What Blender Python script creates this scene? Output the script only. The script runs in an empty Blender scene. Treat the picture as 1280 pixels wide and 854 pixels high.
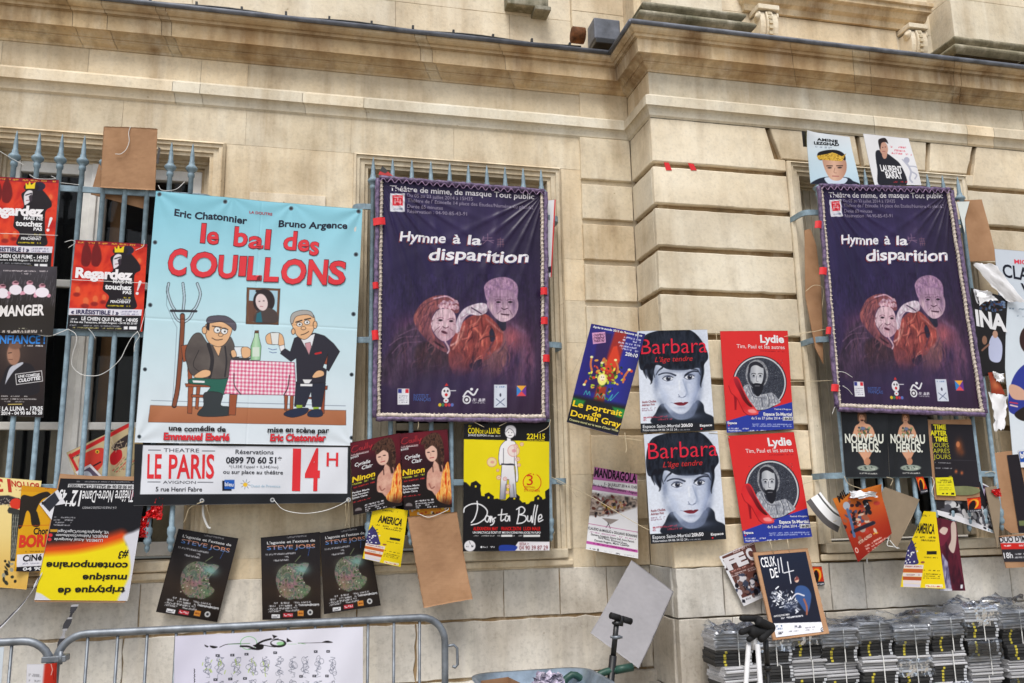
import bpy, bmesh, math, random
import numpy as np
from mathutils import Vector, Matrix
random.seed(7); RNG = np.random.default_rng(7)
scene = bpy.context.scene
COL = scene.collection
R = math.radians
# ------------------------------------------------------------------ camera
F_PX = 1064.53
YAW, PIT, ROL = R(13.3654), R(11.1022), R(-1.1313)
CAM = np.array([0.0, -4.6, 1.75])
_f = np.array([math.sin(YAW)*math.cos(PIT), math.cos(YAW)*math.cos(PIT), math.sin(PIT)])
_r0 = np.array([math.cos(YAW), -math.sin(YAW), 0.0]); _u0 = np.cross(_r0, _f)
_r = _r0*math.cos(ROL) + _u0*math.sin(ROL)
_u = -_r0*math.sin(ROL) + _u0*math.cos(ROL)
cd = bpy.data.cameras.new('camera'); cam = bpy.data.objects.new('camera', cd); COL.objects.link(cam)
cd.sensor_width = 36; cd.lens = F_PX/1280*36; cd.clip_start = .05; cd.clip_end = 500
M4 = Matrix(((_r[0], _u[0], -_f[0], CAM[0]), (_r[1], _u[1], -_f[1], CAM[1]), (_r[2], _u[2], -_f[2], CAM[2]), (0, 0, 0, 1)))
cam.matrix_world = M4
scene.camera = cam
# ------------------------------------------------------------------ light: open shade, soft and from above
w = bpy.data.worlds.new('World'); scene.world = w; w.use_nodes = True
nt = w.node_tree; nt.nodes.clear()
sky = nt.nodes.new('ShaderNodeTexSky'); sky.sky_type = 'NISHITA'; sky.sun_disc = False
SUN_EL, SUN_AZ = R(58), R(203)
sky.sun_elevation = SUN_EL; sky.sun_rotation = SUN_AZ; sky.air_density = 1.2; sky.dust_density = 2.5; sky.ozone_density = 1.0
hs = nt.nodes.new('ShaderNodeHueSaturation'); hs.inputs['Saturation'].default_value = .45
bg = nt.nodes.new('ShaderNodeBackground'); bg.inputs['Strength'].default_value = .097
wo = nt.nodes.new('ShaderNodeOutputWorld')
nt.links.new(sky.outputs[0], hs.inputs['Color']); nt.links.new(hs.outputs[0], bg.inputs['Color']); nt.links.new(bg.outputs[0], wo.inputs[0])
sl = bpy.data.lights.new('sun', 'SUN'); sl.energy = 1.5; sl.angle = R(22); sl.color = (1, .965, .91)
sun = bpy.data.objects.new('sun', sl); COL.objects.link(sun)
sd = Vector((math.sin(SUN_AZ)*math.cos(SUN_EL), math.cos(SUN_AZ)*math.cos(SUN_EL), math.sin(SUN_EL)))
sun.rotation_euler = sd.to_track_quat('Z', 'Y').to_euler()
vs = scene.view_settings; vs.view_transform = 'Standard'; vs.look = 'None'; vs.gamma = 1; vs.exposure = 0.74; vs.use_curve_mapping = False

# ------------------------------------------------------------------ helpers
def ray(x, y):
    return _f*F_PX + _r*(x-640) - _u*(y-427)
def at(x, y, Y=0.0):
    """point of the plane y = Y seen at photo position x, y"""
    d = ray(x, y); return CAM + d*((Y-CAM[1])/d[1])
def lin(c):
    c = np.asarray(c, float)/255.0
    return np.where(c <= .04045, c/12.92, ((c+.055)/1.055)**2.4)
def L4(c): return (*[float(v) for v in lin(c)], 1.0)
def new_mat(name):
    m = bpy.data.materials.new(name); m.use_nodes = True
    n = m.node_tree; b = n.nodes['Principled BSDF']; return m, n, b
def nd(n, t, **k):
    o = n.nodes.new(t)
    for a, v in k.items():
        if a in o.inputs.keys(): o.inputs[a].default_value = v
        else: setattr(o, a, v)
    return o
def noise_pos(n, scale, detail=4, rough=.55, stretch=(1, 1, 1)):
    g = nd(n, 'ShaderNodeNewGeometry'); mp = nd(n, 'ShaderNodeMapping'); mp.inputs['Scale'].default_value = stretch
    no = nd(n, 'ShaderNodeTexNoise', Scale=scale, Detail=detail, Roughness=rough)
    n.links.new(g.outputs['Position'], mp.inputs[0]); n.links.new(mp.outputs[0], no.inputs['Vector']); return no
def ramp(n, src, stops):
    r = nd(n, 'ShaderNodeValToRGB'); e = r.color_ramp.elements
    while len(e) < len(stops): e.new(.5)
    for i, (p, c) in enumerate(stops):
        e[i].position = p; e[i].color = c if len(c) == 4 else (*c, 1)
    n.links.new(src, r.inputs[0]); return r
def mix(n, a, b, fac, mode='MIX'):
    m = nd(n, 'ShaderNodeMix', data_type='RGBA', blend_type=mode)
    for s, v in ((m.inputs[0], fac), (m.inputs[6], a), (m.inputs[7], b)):
        if hasattr(v, 'is_linked') or hasattr(v, 'links'): n.links.new(v, s)
        elif isinstance(v, (int, float)): s.default_value = v
        else: s.default_value = v if len(v) == 4 else (*v, 1)
    return m.outputs[2]
def bump(n, b, src, strength=.3, dist=.004):
    bp = nd(n, 'ShaderNodeBump', Strength=strength, Distance=dist); n.links.new(src, bp.inputs['Height'])
    n.links.new(bp.outputs[0], b.inputs['Normal'])

def stone(name, ca, cb, stain, stain_amt, dark_amt, grain=.35, rust=0.0):
    m, n, b = new_mat(name)
    n1 = noise_pos(n, 2.2, 5, .6); r1 = ramp(n, n1.outputs[0], [(.32, (0, 0, 0)), (.68, (1, 1, 1))])
    c = mix(n, L4(ca), L4(cb), r1.outputs[0])
    n2 = noise_pos(n, 3.0, 6, .62, (1.6, 1.6, .35)); r2 = ramp(n, n2.outputs[0], [(.46, (0, 0, 0)), (.7, (stain_amt,)*3)])
    c = mix(n, c, L4(stain), r2.outputs[0])
    n7 = noise_pos(n, 4.2, 5, .6, (2.4, 2.4, .16)); r7 = ramp(n, n7.outputs[0], [(.52, (0, 0, 0)), (.7, (.34, .34, .34))])
    c = mix(n, c, L4((236, 228, 210)), r7.outputs[0])
    n3 = noise_pos(n, 9, 8, .7); r3 = ramp(n, n3.outputs[0], [(.33, (1-dark_amt,)*3), (.52, (1, 1, 1)), (.75, (1.0+dark_amt*.25,)*3)])
    c = mix(n, c, r3.outputs[0], 1.0, 'MULTIPLY')
    n4 = noise_pos(n, 55, 3, .6); r4 = ramp(n, n4.outputs[0], [(.25, (1-grain*.55,)*3), (.5, (1, 1, 1))])
    c = mix(n, c, r4.outputs[0], 1.0, 'MULTIPLY')
    # small pits
    n6 = noise_pos(n, 26, 2, .5); r6 = ramp(n, n6.outputs[0], [(.2, (.6, .54, .46)), (.26, (1, 1, 1))])
    c = mix(n, c, r6.outputs[0], .7, 'MULTIPLY')
    n8 = noise_pos(n, .9, 4, .55, (1, 1, 1.6)); r8 = ramp(n, n8.outputs[0], [(.36, (.84, .82, .80)), (.5, (1, 1, 1)), (.66, (1.05, 1.05, 1.05))])
    c = mix(n, c, r8.outputs[0], 1.0, 'MULTIPLY')
    at_ = nd(n, 'ShaderNodeAttribute', attribute_name='tint')
    c = mix(n, c, at_.outputs['Color'], 1.0, 'MULTIPLY')
    if rust:
        n5 = noise_pos(n, 1.7, 5, .6, (1, 1, .8)); r5 = ramp(n, n5.outputs[0], [(.42, (0, 0, 0)), (.66, (rust,)*3)])
        c = mix(n, c, L4((150, 112, 70)), r5.outputs[0])
    n.links.new(c, b.inputs['Base Color']); b.inputs['Roughness'].default_value = .88; b.inputs['Specular IOR Level'].default_value = .2
    nb = noise_pos(n, 45, 6, .7); bump(n, b, nb.outputs[0], .35, .006)
    return m
def simple(name, c, rough=.6, metal=0, spec=.5, var=.12, vs_=14, bmp=0):
    m, n, b = new_mat(name)
    no = noise_pos(n, vs_, 5, .6)
    c = np.array(c, float)
    r = ramp(n, no.outputs[0], [(.3, L4(c*(1-var))), (.7, L4(np.minimum(c*(1+var*.6), 255)))])
    n.links.new(r.outputs[0], b.inputs['Base Color'])
    b.inputs['Roughness'].default_value = rough; b.inputs['Metallic'].default_value = metal; b.inputs['Specular IOR Level'].default_value = spec
    if bmp: bump(n, b, noise_pos(n, vs_*4, 4).outputs[0], bmp, .003)
    return m

M = {}
M['stone'] = stone('limestone', (225, 212, 188), (209, 191, 161), (160, 135, 102), .66, .15, .26)
M['stone_pale'] = stone('pale limestone', (230, 219, 198), (216, 201, 174), (172, 150, 118), .58, .12, .24)
M['stone_cornice'] = stone('stained limestone', (224, 207, 176), (196, 169, 129), (128, 99, 68), .9, .2, .28, .45)
M['stone_plinth'] = stone('weathered plinth stone', (218, 213, 204), (194, 188, 178), (152, 143, 130), .65, .13, .38)
M['stone_moss'] = stone('mossy stone', (160, 152, 132), (118, 114, 96), (84, 84, 62), .7, .4, .6)
M['joint'] = stone('joint mortar', (172, 148, 114), (138, 114, 82), (100, 80, 56), .6, .25, .4)
M['iron'] = simple('blue grey painted iron', (124, 145, 158), .5, 0, .4, .18, 30, .15)
M['white_wood'] = simple('white painted wood', (234, 232, 228), .5, 0, .4, .06)
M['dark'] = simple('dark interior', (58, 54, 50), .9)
M['curtain_reflection'] = simple('beige blind', (178, 166, 138), .9)
M['grey_wood'] = simple('weathered grey beige painted wood', (190, 181, 164), .6, 0, .3, .12, 10)
M['card_green'] = simple('olive green paper', (116, 120, 82), .7)
M['lead'] = simple('lead flashing', (104, 108, 118), .55, .2, .4, .25, 10)
M['black'] = simple('black plastic', (24, 24, 26), .4, 0, .5, .2)
M['steel'] = simple('galvanised steel', (124, 130, 138), .5, .6, .5, .2, 18)
m, n, b = new_mat('corrugated cardboard'); no = noise_pos(n, 5, 5, .6); wv = nd(n, 'ShaderNodeTexWave', Scale=38.0, Distortion=1.2); wv.bands_direction = 'Z'; gp_ = nd(n, 'ShaderNodeNewGeometry'); n.links.new(gp_.outputs['Position'], wv.inputs['Vector'])
c = ramp(n, no.outputs[0], [(.3, L4((150, 114, 86))), (.7, L4((176, 138, 106)))]).outputs[0]; c = mix(n, c, ramp(n, wv.outputs[0], [(.2, (.97, .97, .97)), (.8, (1, 1, 1))]).outputs[0], 1.0, 'MULTIPLY'); c = mix(n, c, ramp(n, noise_pos(n, 2.1, 4, .7).outputs[0], [(.5, (1, 1, 1)), (.68, (.8, .76, .7))]).outputs[0], 1.0, 'MULTIPLY')
n.links.new(c, b.inputs['Base Color']); b.inputs['Roughness'].default_value = .9; b.inputs['Specular IOR Level'].default_value = .12; bump(n, b, wv.outputs[0], .1, .001); M['card'] = m
M['card_grey'] = simple('grey board', (150, 148, 152), .8, 0, .2, .05, 6)
M['card_tan'] = simple('faded grey brown cardboard', (140, 124, 104), .85, 0, .2, .08, 6, .1)
M['twine'] = simple('natural twine', (205, 190, 160), .9)
M['tie'] = simple('white plastic tie', (220, 220, 218), .5)
M['red_tape'] = simple('red adhesive tape', (214, 30, 36), .4, 0, .5, .08)

def link(o, parent=None):
    COL.objects.link(o)
    if parent is not None: o.parent = parent
    return o
def tag(o, label=None, cat=None, group=None, kind=None):
    if label: o['label'] = label
    if cat: o['category'] = cat
    if group: o['group'] = group
    if kind: o['kind'] = kind
    return o
def thing(name, loc, label, cat, group=None):
    o = bpy.data.objects.new(name, None); o.empty_display_size = .05; link(o); o.location = loc
    return tag(o, label, cat, group)

class MB:
    """collects faces of one mesh; every face may carry a tint"""
    def __init__(s): s.v = []; s.f = []; s.t = []; s.sm = []
    def add(s, vs, fs, tint=(1, 1, 1), smooth=False):
        o = len(s.v); s.v += [tuple(float(c) for c in p) for p in vs]
        for f in fs: s.f.append([i+o for i in f]); s.t.append(tint); s.sm.append(smooth)
        return s
    def box(s, a, b, tint=(1, 1, 1), ch=0.0):
        x0, y0, z0 = a; x1, y1, z1 = b
        if ch <= 0:
            v = [(x, y, z) for x in (x0, x1) for y in (y0, y1) for z in (z0, z1)]
            return s.add(v, [(0, 1, 3, 2), (4, 6, 7, 5), (0, 4, 5, 1), (2, 3, 7, 6), (0, 2, 6, 4), (1, 5, 7, 3)], tint)
        bm = bmesh.new(); bmesh.ops.create_cube(bm, size=1)
        for p in bm.verts: p.co = ((x0+x1)/2+p.co.x*(x1-x0), (y0+y1)/2+p.co.y*(y1-y0), (z0+z1)/2+p.co.z*(z1-z0))
        bmesh.ops.bevel(bm, geom=bm.edges[:], offset=ch, segments=2, affect='EDGES', profile=.5)
        s.bm(bm, tint); return s
    def bm(s, bm, tint=(1, 1, 1), smooth=False):
        bm.verts.ensure_lookup_table(); bm.verts.index_update()
        s.add([p.co for p in bm.verts], [[p.index for p in f.verts] for f in bm.faces], tint, smooth); bm.free()
    def tube(s, pts, r, n=8, tint=(1, 1, 1), cap=True):
        pts = [Vector(p) for p in pts]; m = len(pts)
        rs = r if hasattr(r, '__len__') else [r]*m
        up = None; vs = []
        for i, p in enumerate(pts):
            t = (pts[min(i+1, m-1)] - pts[max(i-1, 0)])
            if t.length < 1e-9: t = Vector((0, 0, 1))
            t.normalize()
            if up is None: up = t.orthogonal().normalized()
            up = (up - t*up.dot(t));
            if up.length < 1e-6: up = t.orthogonal()
            up.normalize(); sd_ = t.cross(up)
            for k in range(n):
                a = 2*math.pi*k/n; vs.append(p + (up*math.cos(a)+sd_*math.sin(a))*rs[i])
        fs = [(i*n+k, i*n+(k+1) % n, (i+1)*n+(k+1) % n, (i+1)*n+k) for i in range(m-1) for k in range(n)]
        if cap: fs += [tuple(range(n))[::-1], tuple(range((m-1)*n, m*n))]
        return s.add(vs, fs, tint, True)
    def lathe(s, prof, loc, n=14, tint=(1, 1, 1), axis='Z'):
        pts = [(loc[0], loc[1], loc[2]+z) for r_, z in prof]
        vs = []
        for r_, z in prof:
            for k in range(n):
                a = 2*math.pi*k/n; x, y = r_*math.cos(a), r_*math.sin(a)
                vs.append((loc[0]+x, loc[1]+y, loc[2]+z) if axis == 'Z' else (loc[0]+z, loc[1]+x, loc[2]+y))
        m = len(prof)
        fs = [(i*n+k, i*n+(k+1) % n, (i+1)*n+(k+1) % n, (i+1)*n+k) for i in range(m-1) for k in range(n)]
        fs += [tuple(range(n))[::-1], tuple(range((m-1)*n, m*n))]
        return s.add(vs, fs, tint, True)
    def build(s, name, mat, parent=None, mats=None, recalc=True):
        me = bpy.data.meshes.new(name); me.from_pydata(s.v, [], s.f); me.materials.append(mat)
        a = me.attributes.new('tint', 'FLOAT_COLOR', 'FACE')
        a.data.foreach_set('color', np.array([(*t, 1.0) for t in s.t], np.float32).ravel())
        me.polygons.foreach_set('use_smooth', s.sm)
        if recalc:
            bm = bmesh.new(); bm.from_mesh(me); bmesh.ops.recalc_face_normals(bm, faces=bm.faces[:]); bm.to_mesh(me); bm.free()
        me.update()
        o = bpy.data.objects.new(name, me); link(o, None)
        if parent is not None:
            o.parent = parent; o.matrix_parent_inverse = Matrix.Translation(parent.location).inverted()
        return o
def rt(lo=.9, hi=1.06, warm=.03):
    b = random.uniform(lo, hi); wv = random.uniform(-warm, warm)
    return (b*(1+wv), b, b*(1-wv*1.4))
def smooth_path(pts, n=8):
    """Catmull-Rom through 3D points"""
    P = [np.array(p, float) for p in pts]
    if len(P) < 3: return P
    P = [2*P[0]-P[1]] + P + [2*P[-1]-P[-2]]; out = []
    for i in range(1, len(P)-2):
        for k in range(n):
            t = k/n; a, b, c, d = P[i-1], P[i], P[i+1], P[i+2]
            out.append(.5*((2*b)+(-a+c)*t+(2*a-5*b+4*c-d)*t*t+(-a+3*b-3*c+d)*t**3))
    out.append(P[-2]); return out

# ------------------------------------------------------------------ ground
GZ = .17
g = MB(); g.add([(-60, -60, GZ), (60, -60, GZ), (60, 30, GZ), (-60, 30, GZ)], [(0, 1, 2, 3)])
mg, n, b = new_mat('paving'); br = nd(n, 'ShaderNodeTexBrick', Scale=1.6)
gm = nd(n, 'ShaderNodeNewGeometry'); n.links.new(gm.outputs['Position'], br.inputs['Vector'])
br.inputs['Color1'].default_value = L4((168, 158, 142)); br.inputs['Color2'].default_value = L4((150, 142, 128)); br.inputs['Mortar'].default_value = L4((110, 100, 88)); br.inputs['Mortar Size'].default_value = .008
n.links.new(mix(n, br.outputs[0], noise_pos(n, 3).outputs[0], .15, 'MULTIPLY'), b.inputs['Base Color']); b.inputs['Roughness'].default_value = .85
tag(g.build('ground', mg), kind='structure')

# ------------------------------------------------------------------ the building
BLD = thing('stone_building', (1.8, .3, GZ), 'cream limestone public building with moulded cornice, barred ground floor windows and a rusticated projecting pavilion', 'building')
P = .35; XP = 1.855            # projection and left edge of the pavilion
COURSES = [1.43+.25*i for i in range(10)] + [3.945]
def jitter_poly(q, amp, step=.05):
    out = []
    for i in range(len(q)):
        a, b_ = np.array(q[i], float), np.array(q[(i+1) % len(q)], float)
        k = max(1, int(np.linalg.norm(b_-a)/step))
        for j in range(k):
            p = a+(b_-a)*j/k; out.append(p if amp == 0 else p+RNG.normal(0, amp, 2)*(.4 if j == 0 else 1))
    return out
def block(mb, q, y, depth, ch=.006, amp=.0008, tint=None, axis='XZ', gap=.0):
    """one dressed block: front face, chamfer and sides. q = polygon in the wall plane"""
    tint = tint or rt()
    q = jitter_poly(q, amp); c = np.mean(q, 0)
    # inset by gap/ch along direction to centre, per axis
    def inset(d):
        mn, mx = np.min(q, 0), np.max(q, 0); s_ = 1-2*d/np.maximum(mx-mn, .02); return [c+(p-c)*s_ for p in q]
    q0, q1 = inset(gap), inset(gap+ch); n_ = len(q)
    to3 = (lambda p, d: (p[0], d, p[1])) if axis == 'XZ' else (lambda p, d: (d, p[0], p[1]))
    vs = [to3(p, y) for p in q1]+[to3(p, y+ch) for p in q0]+[to3(p, y+depth) for p in q0]
    fs = [tuple(range(n_))]
    for i in range(n_):
        j = (i+1) % n_
        fs += [(i, j, n_+j, n_+i), (n_+i, n_+j, 2*n_+j, 2*n_+i)]
    mb.add(vs, fs, tint)
def rects_minus(x0, x1, holes):
    segs = [(x0, x1)]
    for a, b_ in holes:
        ns = []
        for s0, s1 in segs:
            if b_ <= s0 or a >= s1: ns.append((s0, s1)); continue
            if a > s0: ns.append((s0, a))
            if b_ < s1: ns.append((b_, s1))
        segs = ns
    return segs
W1 = (-1.71, -.493); W2 = (.194, 1.41); W3 = (2.70, 3.94); ZT, ZB = 3.74, 1.53
# smooth ashlar of the recessed wall
mb = MB()
zc = [1.43, 1.53, 1.93, 2.18, 2.68, 2.93, 3.18, 3.74, 3.95]
for i in range(len(zc)-1):
    z0, z1 = zc[i], zc[i+1]
    holes = [W1, W2] if (z0 >= ZB-.01 and z1 <= ZT+.01) else []
    for s0, s1 in rects_minus(-3.4, 1.54, holes):
        x = s0
        while x < s1-.01:
            wd = random.uniform(.55, .95) if i % 2 else random.uniform(.4, .75)
            e = x+wd
            if s1-e < .25: e = s1
            block(mb, [(x, z0), (e, z0), (e, z1), (x, z1)], 0, .05, .0008, .0004, rt(.95, 1.04), gap=.0006); x = e
mb.build('wall', M['stone'], BLD)
mb = MB(); mb2 = MB()
# mortar plane behind the blocks, open at the windows
def sheet_with_holes(mb, x0, x1, z0, z1, y, holes):
    for s0, s1 in rects_minus(x0, x1, [(h[0], h[1]) for h in holes]): mb.add([(s0, y, z0), (s1, y, z0), (s1, y, z1), (s0, y, z1)], [(0, 1, 2, 3)])
    for h in holes:
        mb.add([(h[0], y, z0), (h[1], y, z0), (h[1], y, h[2]), (h[0], y, h[2])], [(0, 1, 2, 3)])
        mb.add([(h[0], y, h[3]), (h[1], y, h[3]), (h[1], y, z1), (h[0], y, z1)], [(0, 1, 2, 3)])
OP = .055
sheet_with_holes(mb, -3.4, XP+.1, GZ, 4.3, .004, [(W1[0]+OP, W1[1]-OP, ZB, ZT-OP), (W2[0]+OP, W2[1]-OP, ZB, ZT-OP)])
mb.build('mortar', M['stone_pale'], BLD)
# rusticated strip in the inner corner and the pavilion: blocks with open grooves
G = .034
mb = MB(); back = MB()
for z0, z1 in zip(COURSES[:-1], COURSES[1:]):
    block(mb, [(1.535, z0), (XP-.001, z0), (XP-.001, z1-(G if z1 < 3.9 else 0)), (1.535, z1-(G if z1 < 3.9 else 0))], -.022, .024, .004, .0009)
mb.build('corner_strip', M['stone'], BLD)
mb = MB()
rows = list(zip(COURSES[:-1], COURSES[1:]))
for k, (z0, z1) in enumerate(rows):
    g_ = G if z1 < 3.9 else 0
    segs = rects_minus(XP, 6.4, [W3] if z1 < ZT else [])
    if z1 > ZT:       # flat arch course with slanted grooves
        cx = (W3[0]+W3[1])/2; cut = [(2.66, 2.60), (2.965, 2.935), (3.22, 3.205), (3.45, 3.46), (3.68, 3.71), (3.98, 4.05)]
        zt = z1; zb = [z0 if (i == 0 or i == len(cut)) else 3.755 for i in range(len(cut)+1)]
        edges = [(XP, XP)]+cut+[(6.4, 6.4)]
        for i in range(len(edges)-1):
            (b0, t0), (b1, t1) = edges[i], edges[i+1]
            h = .016 if i > 0 else 0; h2 = .016 if i < len(edges)-2 else 0
            lo = zb[i]
            block(mb, [(b0+h, lo), (b1-h2, lo), (t1-h2, zt), (t0+h, zt)], -P, .034, .005, .0009)
        block(mb, [(2.615, z0), (2.70, z0), (2.70, 3.75), (2.615, 3.75)], -P+.003, .03, .003)
        block(mb, [(3.94, z0), (4.02, z0), (4.02, 3.75), (3.94, 3.75)], -P+.003, .03, .003)
        continue
    for s0, s1 in segs:
        x = s0
        while x < s1-.01:
            e = x+random.uniform(.7, 1.3)
            if s1-e < .35 or s1-x < 1.0: e = s1
            block(mb, [(x, z0), (e, z0), (e, z1-g_), (x, z1-g_)], -P, .034, .005, .0012, gap=.0); x = e
# left flank of the pavilion
for z0, z1 in rows:
    g_ = G if z1 < 3.9 else 0
    block(mb, [(-P+.036, z0), (-.024, z0), (-.024, z1-g_), (-P+.036, z1-g_)], XP, .034, .004, .0009, axis='YZ')
mb.build('rusticated_blocks', M['stone_pale'], BLD)
mb = MB()
sheet_with_holes(mb, XP+.03, 6.4, GZ, 4.3, -P+.033, [(W3[0]+OP, W3[1]-OP, ZB, ZT-OP)])
mb.add([(XP+.03, -P+.033, GZ), (XP+.03, .004, GZ), (XP+.03, .004, 4.3), (XP+.03, -P+.033, 4.3)], [(0, 1, 2, 3)])
mb.build('groove_backing', M['joint'], BLD)
# plinth courses: big rough blocks, ragged joints
mb = MB()
def course(xs, z0, z1, y, amp=.0015, gp=.002, lo=.94, hi=1.04):
    for a, b_ in zip(xs[:-1], xs[1:]): block(mb, [(a, z0), (b_, z0), (b_, z1), (a, z1)], y, .05, .003, amp, rt(lo, hi, .02), gap=gp)
course([-3.4, -2.3, -1.5, -.79, .25, 1.02, 1.33, 1.6, XP], 1.185, 1.43, -.006)
course([-3.4, -2.6, -1.9, -.85, -.2, .55, 1.78, XP], .89, 1.176, -.009, .003, .003, .94, 1.03)
course([-3.4, -2.2, -1.2, -.1, 1.0, XP], .17, .885, -.05, .003)
course([XP, 2.12, 2.33, 2.75, 2.96, 3.9, 4.6, 5.6, 6.4], 1.18, 1.43, -P-.006)
course([XP, 2.16, 2.7, 3.25, 4.1, 5.2, 6.4], .83, 1.175, -P-.008)
course([XP-.05, 2.3, 3.2, 4.1, 5.2, 6.4], .17, .825, -P-.055)
for (z0, z1, xo) in ((1.18, 1.43, .006), (.83, 1.175, .008), (.17, .825, .055)):
    block(mb, [(-P-xo+.052, z0), (-.012, z0), (-.012, z1), (-P-xo+.052, z1)], XP-xo, .05, .004, .002, rt(.92, 1.0), 'YZ', .002)
mb.build('plinth', M['stone_plinth'], BLD)
mb = MB(); mb.add([(-3.4, .0015, GZ), (XP, .0015, GZ), (XP, .0015, 1.42), (-3.4, .0015, 1.42)], [(0, 1, 2, 3)]); mb.build('plinth_mortar', M['joint'], BLD)
# mortar repairs smeared on the lower stones
for cx_, cz, rx, rz in ((.98, 1.0, .09, .1), (.45, .98, .09, .12)):
    pass

# ---- mouldings: profile (projection, height) swept along the front with a return round the pavilion corner
def zat(py, p): return float(at(320, py, -p)[2])
def sweep(mb, prof, tint=(1, 1, 1), cuts=()):
    path = [(-3.4, 0, (0, -1)), (XP, 0, None), (XP, -P, None), (6.4, -P, (0, -1))]
    rows_ = []
    for p, z in prof:
        rows_.append([(-3.4, -p, z), (XP-p, -p, z), (XP-p, -P-p, z), (6.4, -P-p, z)])
    # split the runs into stones so that each has its own tint
    for (ia, ib, n_) in ((0, 1, 9), (1, 2, 1), (2, 3, 7)):
        ts = [0]+sorted(random.uniform(.08, .92) for _ in range(n_-1))+[1]
        for t0, t1 in zip(ts[:-1], ts[1:]):
            tn = rt(.86, 1.08, .05)
            vs = []
            for rr in rows_:
                a, b_ = np.array(rr[ia]), np.array(rr[ib]); e = .0012 if n_ > 1 else 0
                L = np.linalg.norm(b_-a); vs += [a+(b_-a)*t0+(b_-a)/L*(e if t0 > 0 else 0), a+(b_-a)*t1-(b_-a)/L*(e if t1 < 1 else 0)]
            m_ = len(rows_)
            mb.add(vs, [(2*i, 2*i+1, 2*i+3, 2*i+2) for i in range(m_-1)], tn)
def arc(p0, p1, n=5, bulge=.3):
    (a, z0), (b_, z1) = p0, p1; out = []
    for k in range(1, n):
        t = k/n; e = (1-math.cos(t*math.pi/2)) if bulge > 0 else math.sin(t*math.pi/2)
        out.append((a+(b_-a)*e, z0+(z1-z0)*t))
    return out
cz = lambda py, p: (p, zat(py, p))
prof = [(-.35, zat(19, .15)+.03), cz(19, .15), cz(25, .152)]
prof += arc(cz(25, .15), cz(31, .132)) + [cz(31, .132), cz(31.5, .124), cz(36, .118), cz(36.5, .108), cz(38, .107), cz(38.5, .100), cz(56, .096), cz(57.5, .072)]
prof += arc(cz(57.5, .072), cz(66, .05), 5, -1) + [cz(66, .05), cz(67, .042), cz(69, .042)] + arc(cz(69, .038), cz(77, .010), 5) + [cz(77.5, .008), cz(80, .006), cz(80.5, 0)]
mb = MB(); sweep(mb, prof); mb.build('cornice', M['stone_cornice'], BLD)
mb = MB(); sweep(mb, [cz(80.8, 0), cz(110, 0)]); mb.build('frieze', M['stone'], BLD)
mb = MB(); sweep(mb, [(0, zat(110, 0)+.004), cz(111, .04), cz(123, .042), cz(124, .03)] + arc(cz(124, .03), cz(131, .016), 4, -1) + [cz(131, .016), cz(136, .012), (0, 3.945)]); mb.build('architrave', M['stone_pale'], BLD)
# lead edge on the cornice
mb = MB(); z19 = zat(18, .16)
for a, b_ in (((-3.4, -.157, z19), (XP-.157, -.157, z19)), ((XP-.157, -.157, z19), (XP-.157, -P-.157, z19)), ((XP-.157, -P-.157, z19), (6.4, -P-.157, z19))):
    mb.tube([a, b_], .014, 8)
mb.build('lead_edge', M['lead'], BLD)
# frieze / wall step beside the pavilion
mb = MB(); mb.box((1.545, -.014, 4.02), (XP-.003, .0, 4.24), rt(), .002); mb.build('frieze_return', M['stone'], BLD)

# ---- upper storey, set back on the cornice
mb = MB()
def courses_up(x0, x1, z0, z1, y, hs_, wmin, wmax):
    z = z0; k = 0
    while z < z1:
        h_ = hs_[k % len(hs_)]; k += 1; x = x0
        while x < x1-.01:
            e = min(x1, x+random.uniform(wmin, wmax))
            if x1-e < .2: e = x1
            block(mb, [(x, z), (e, z), (e, z+h_), (x, z+h_)], y, .05, .0015, .0005, rt(.95, 1.05), gap=.0008); x = e
        z += h_
courses_up(-3.4, 1.53, 4.4, 6.6, .06, [.36, .34, .38], .7, 1.2)
courses_up(1.53, XP+.02, 4.4, 6.6, .03, [.42, .5], .5, .6)
courses_up(XP+.02, 6.4, 4.4, 6.6, -P+.16, [.4, .36], .8, 1.3)
mb.build('upper_wall', M['stone_pale'], BLD)
mb = MB(); mb.add([(-3.4, .066, 4.3), (6.4, .066, 4.3), (6.4, .066, 6.6), (-3.4, .066, 6.6)], [(0, 1, 2, 3)]); mb.add([(XP, -P+.165, 4.3), (6.4, -P+.165, 4.3), (6.4, -P+.165, 6.6), (XP, -P+.165, 6.6)], [(0, 1, 2, 3)])
mb.add([(XP+.02, -P+.165, 4.3), (XP+.02, .066, 4.3), (XP+.02, .066, 6.6), (XP+.02, -P+.165, 6.6)], [(0, 1, 2, 3)])
mb.build('upper_mortar', M['stone'], BLD)
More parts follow.
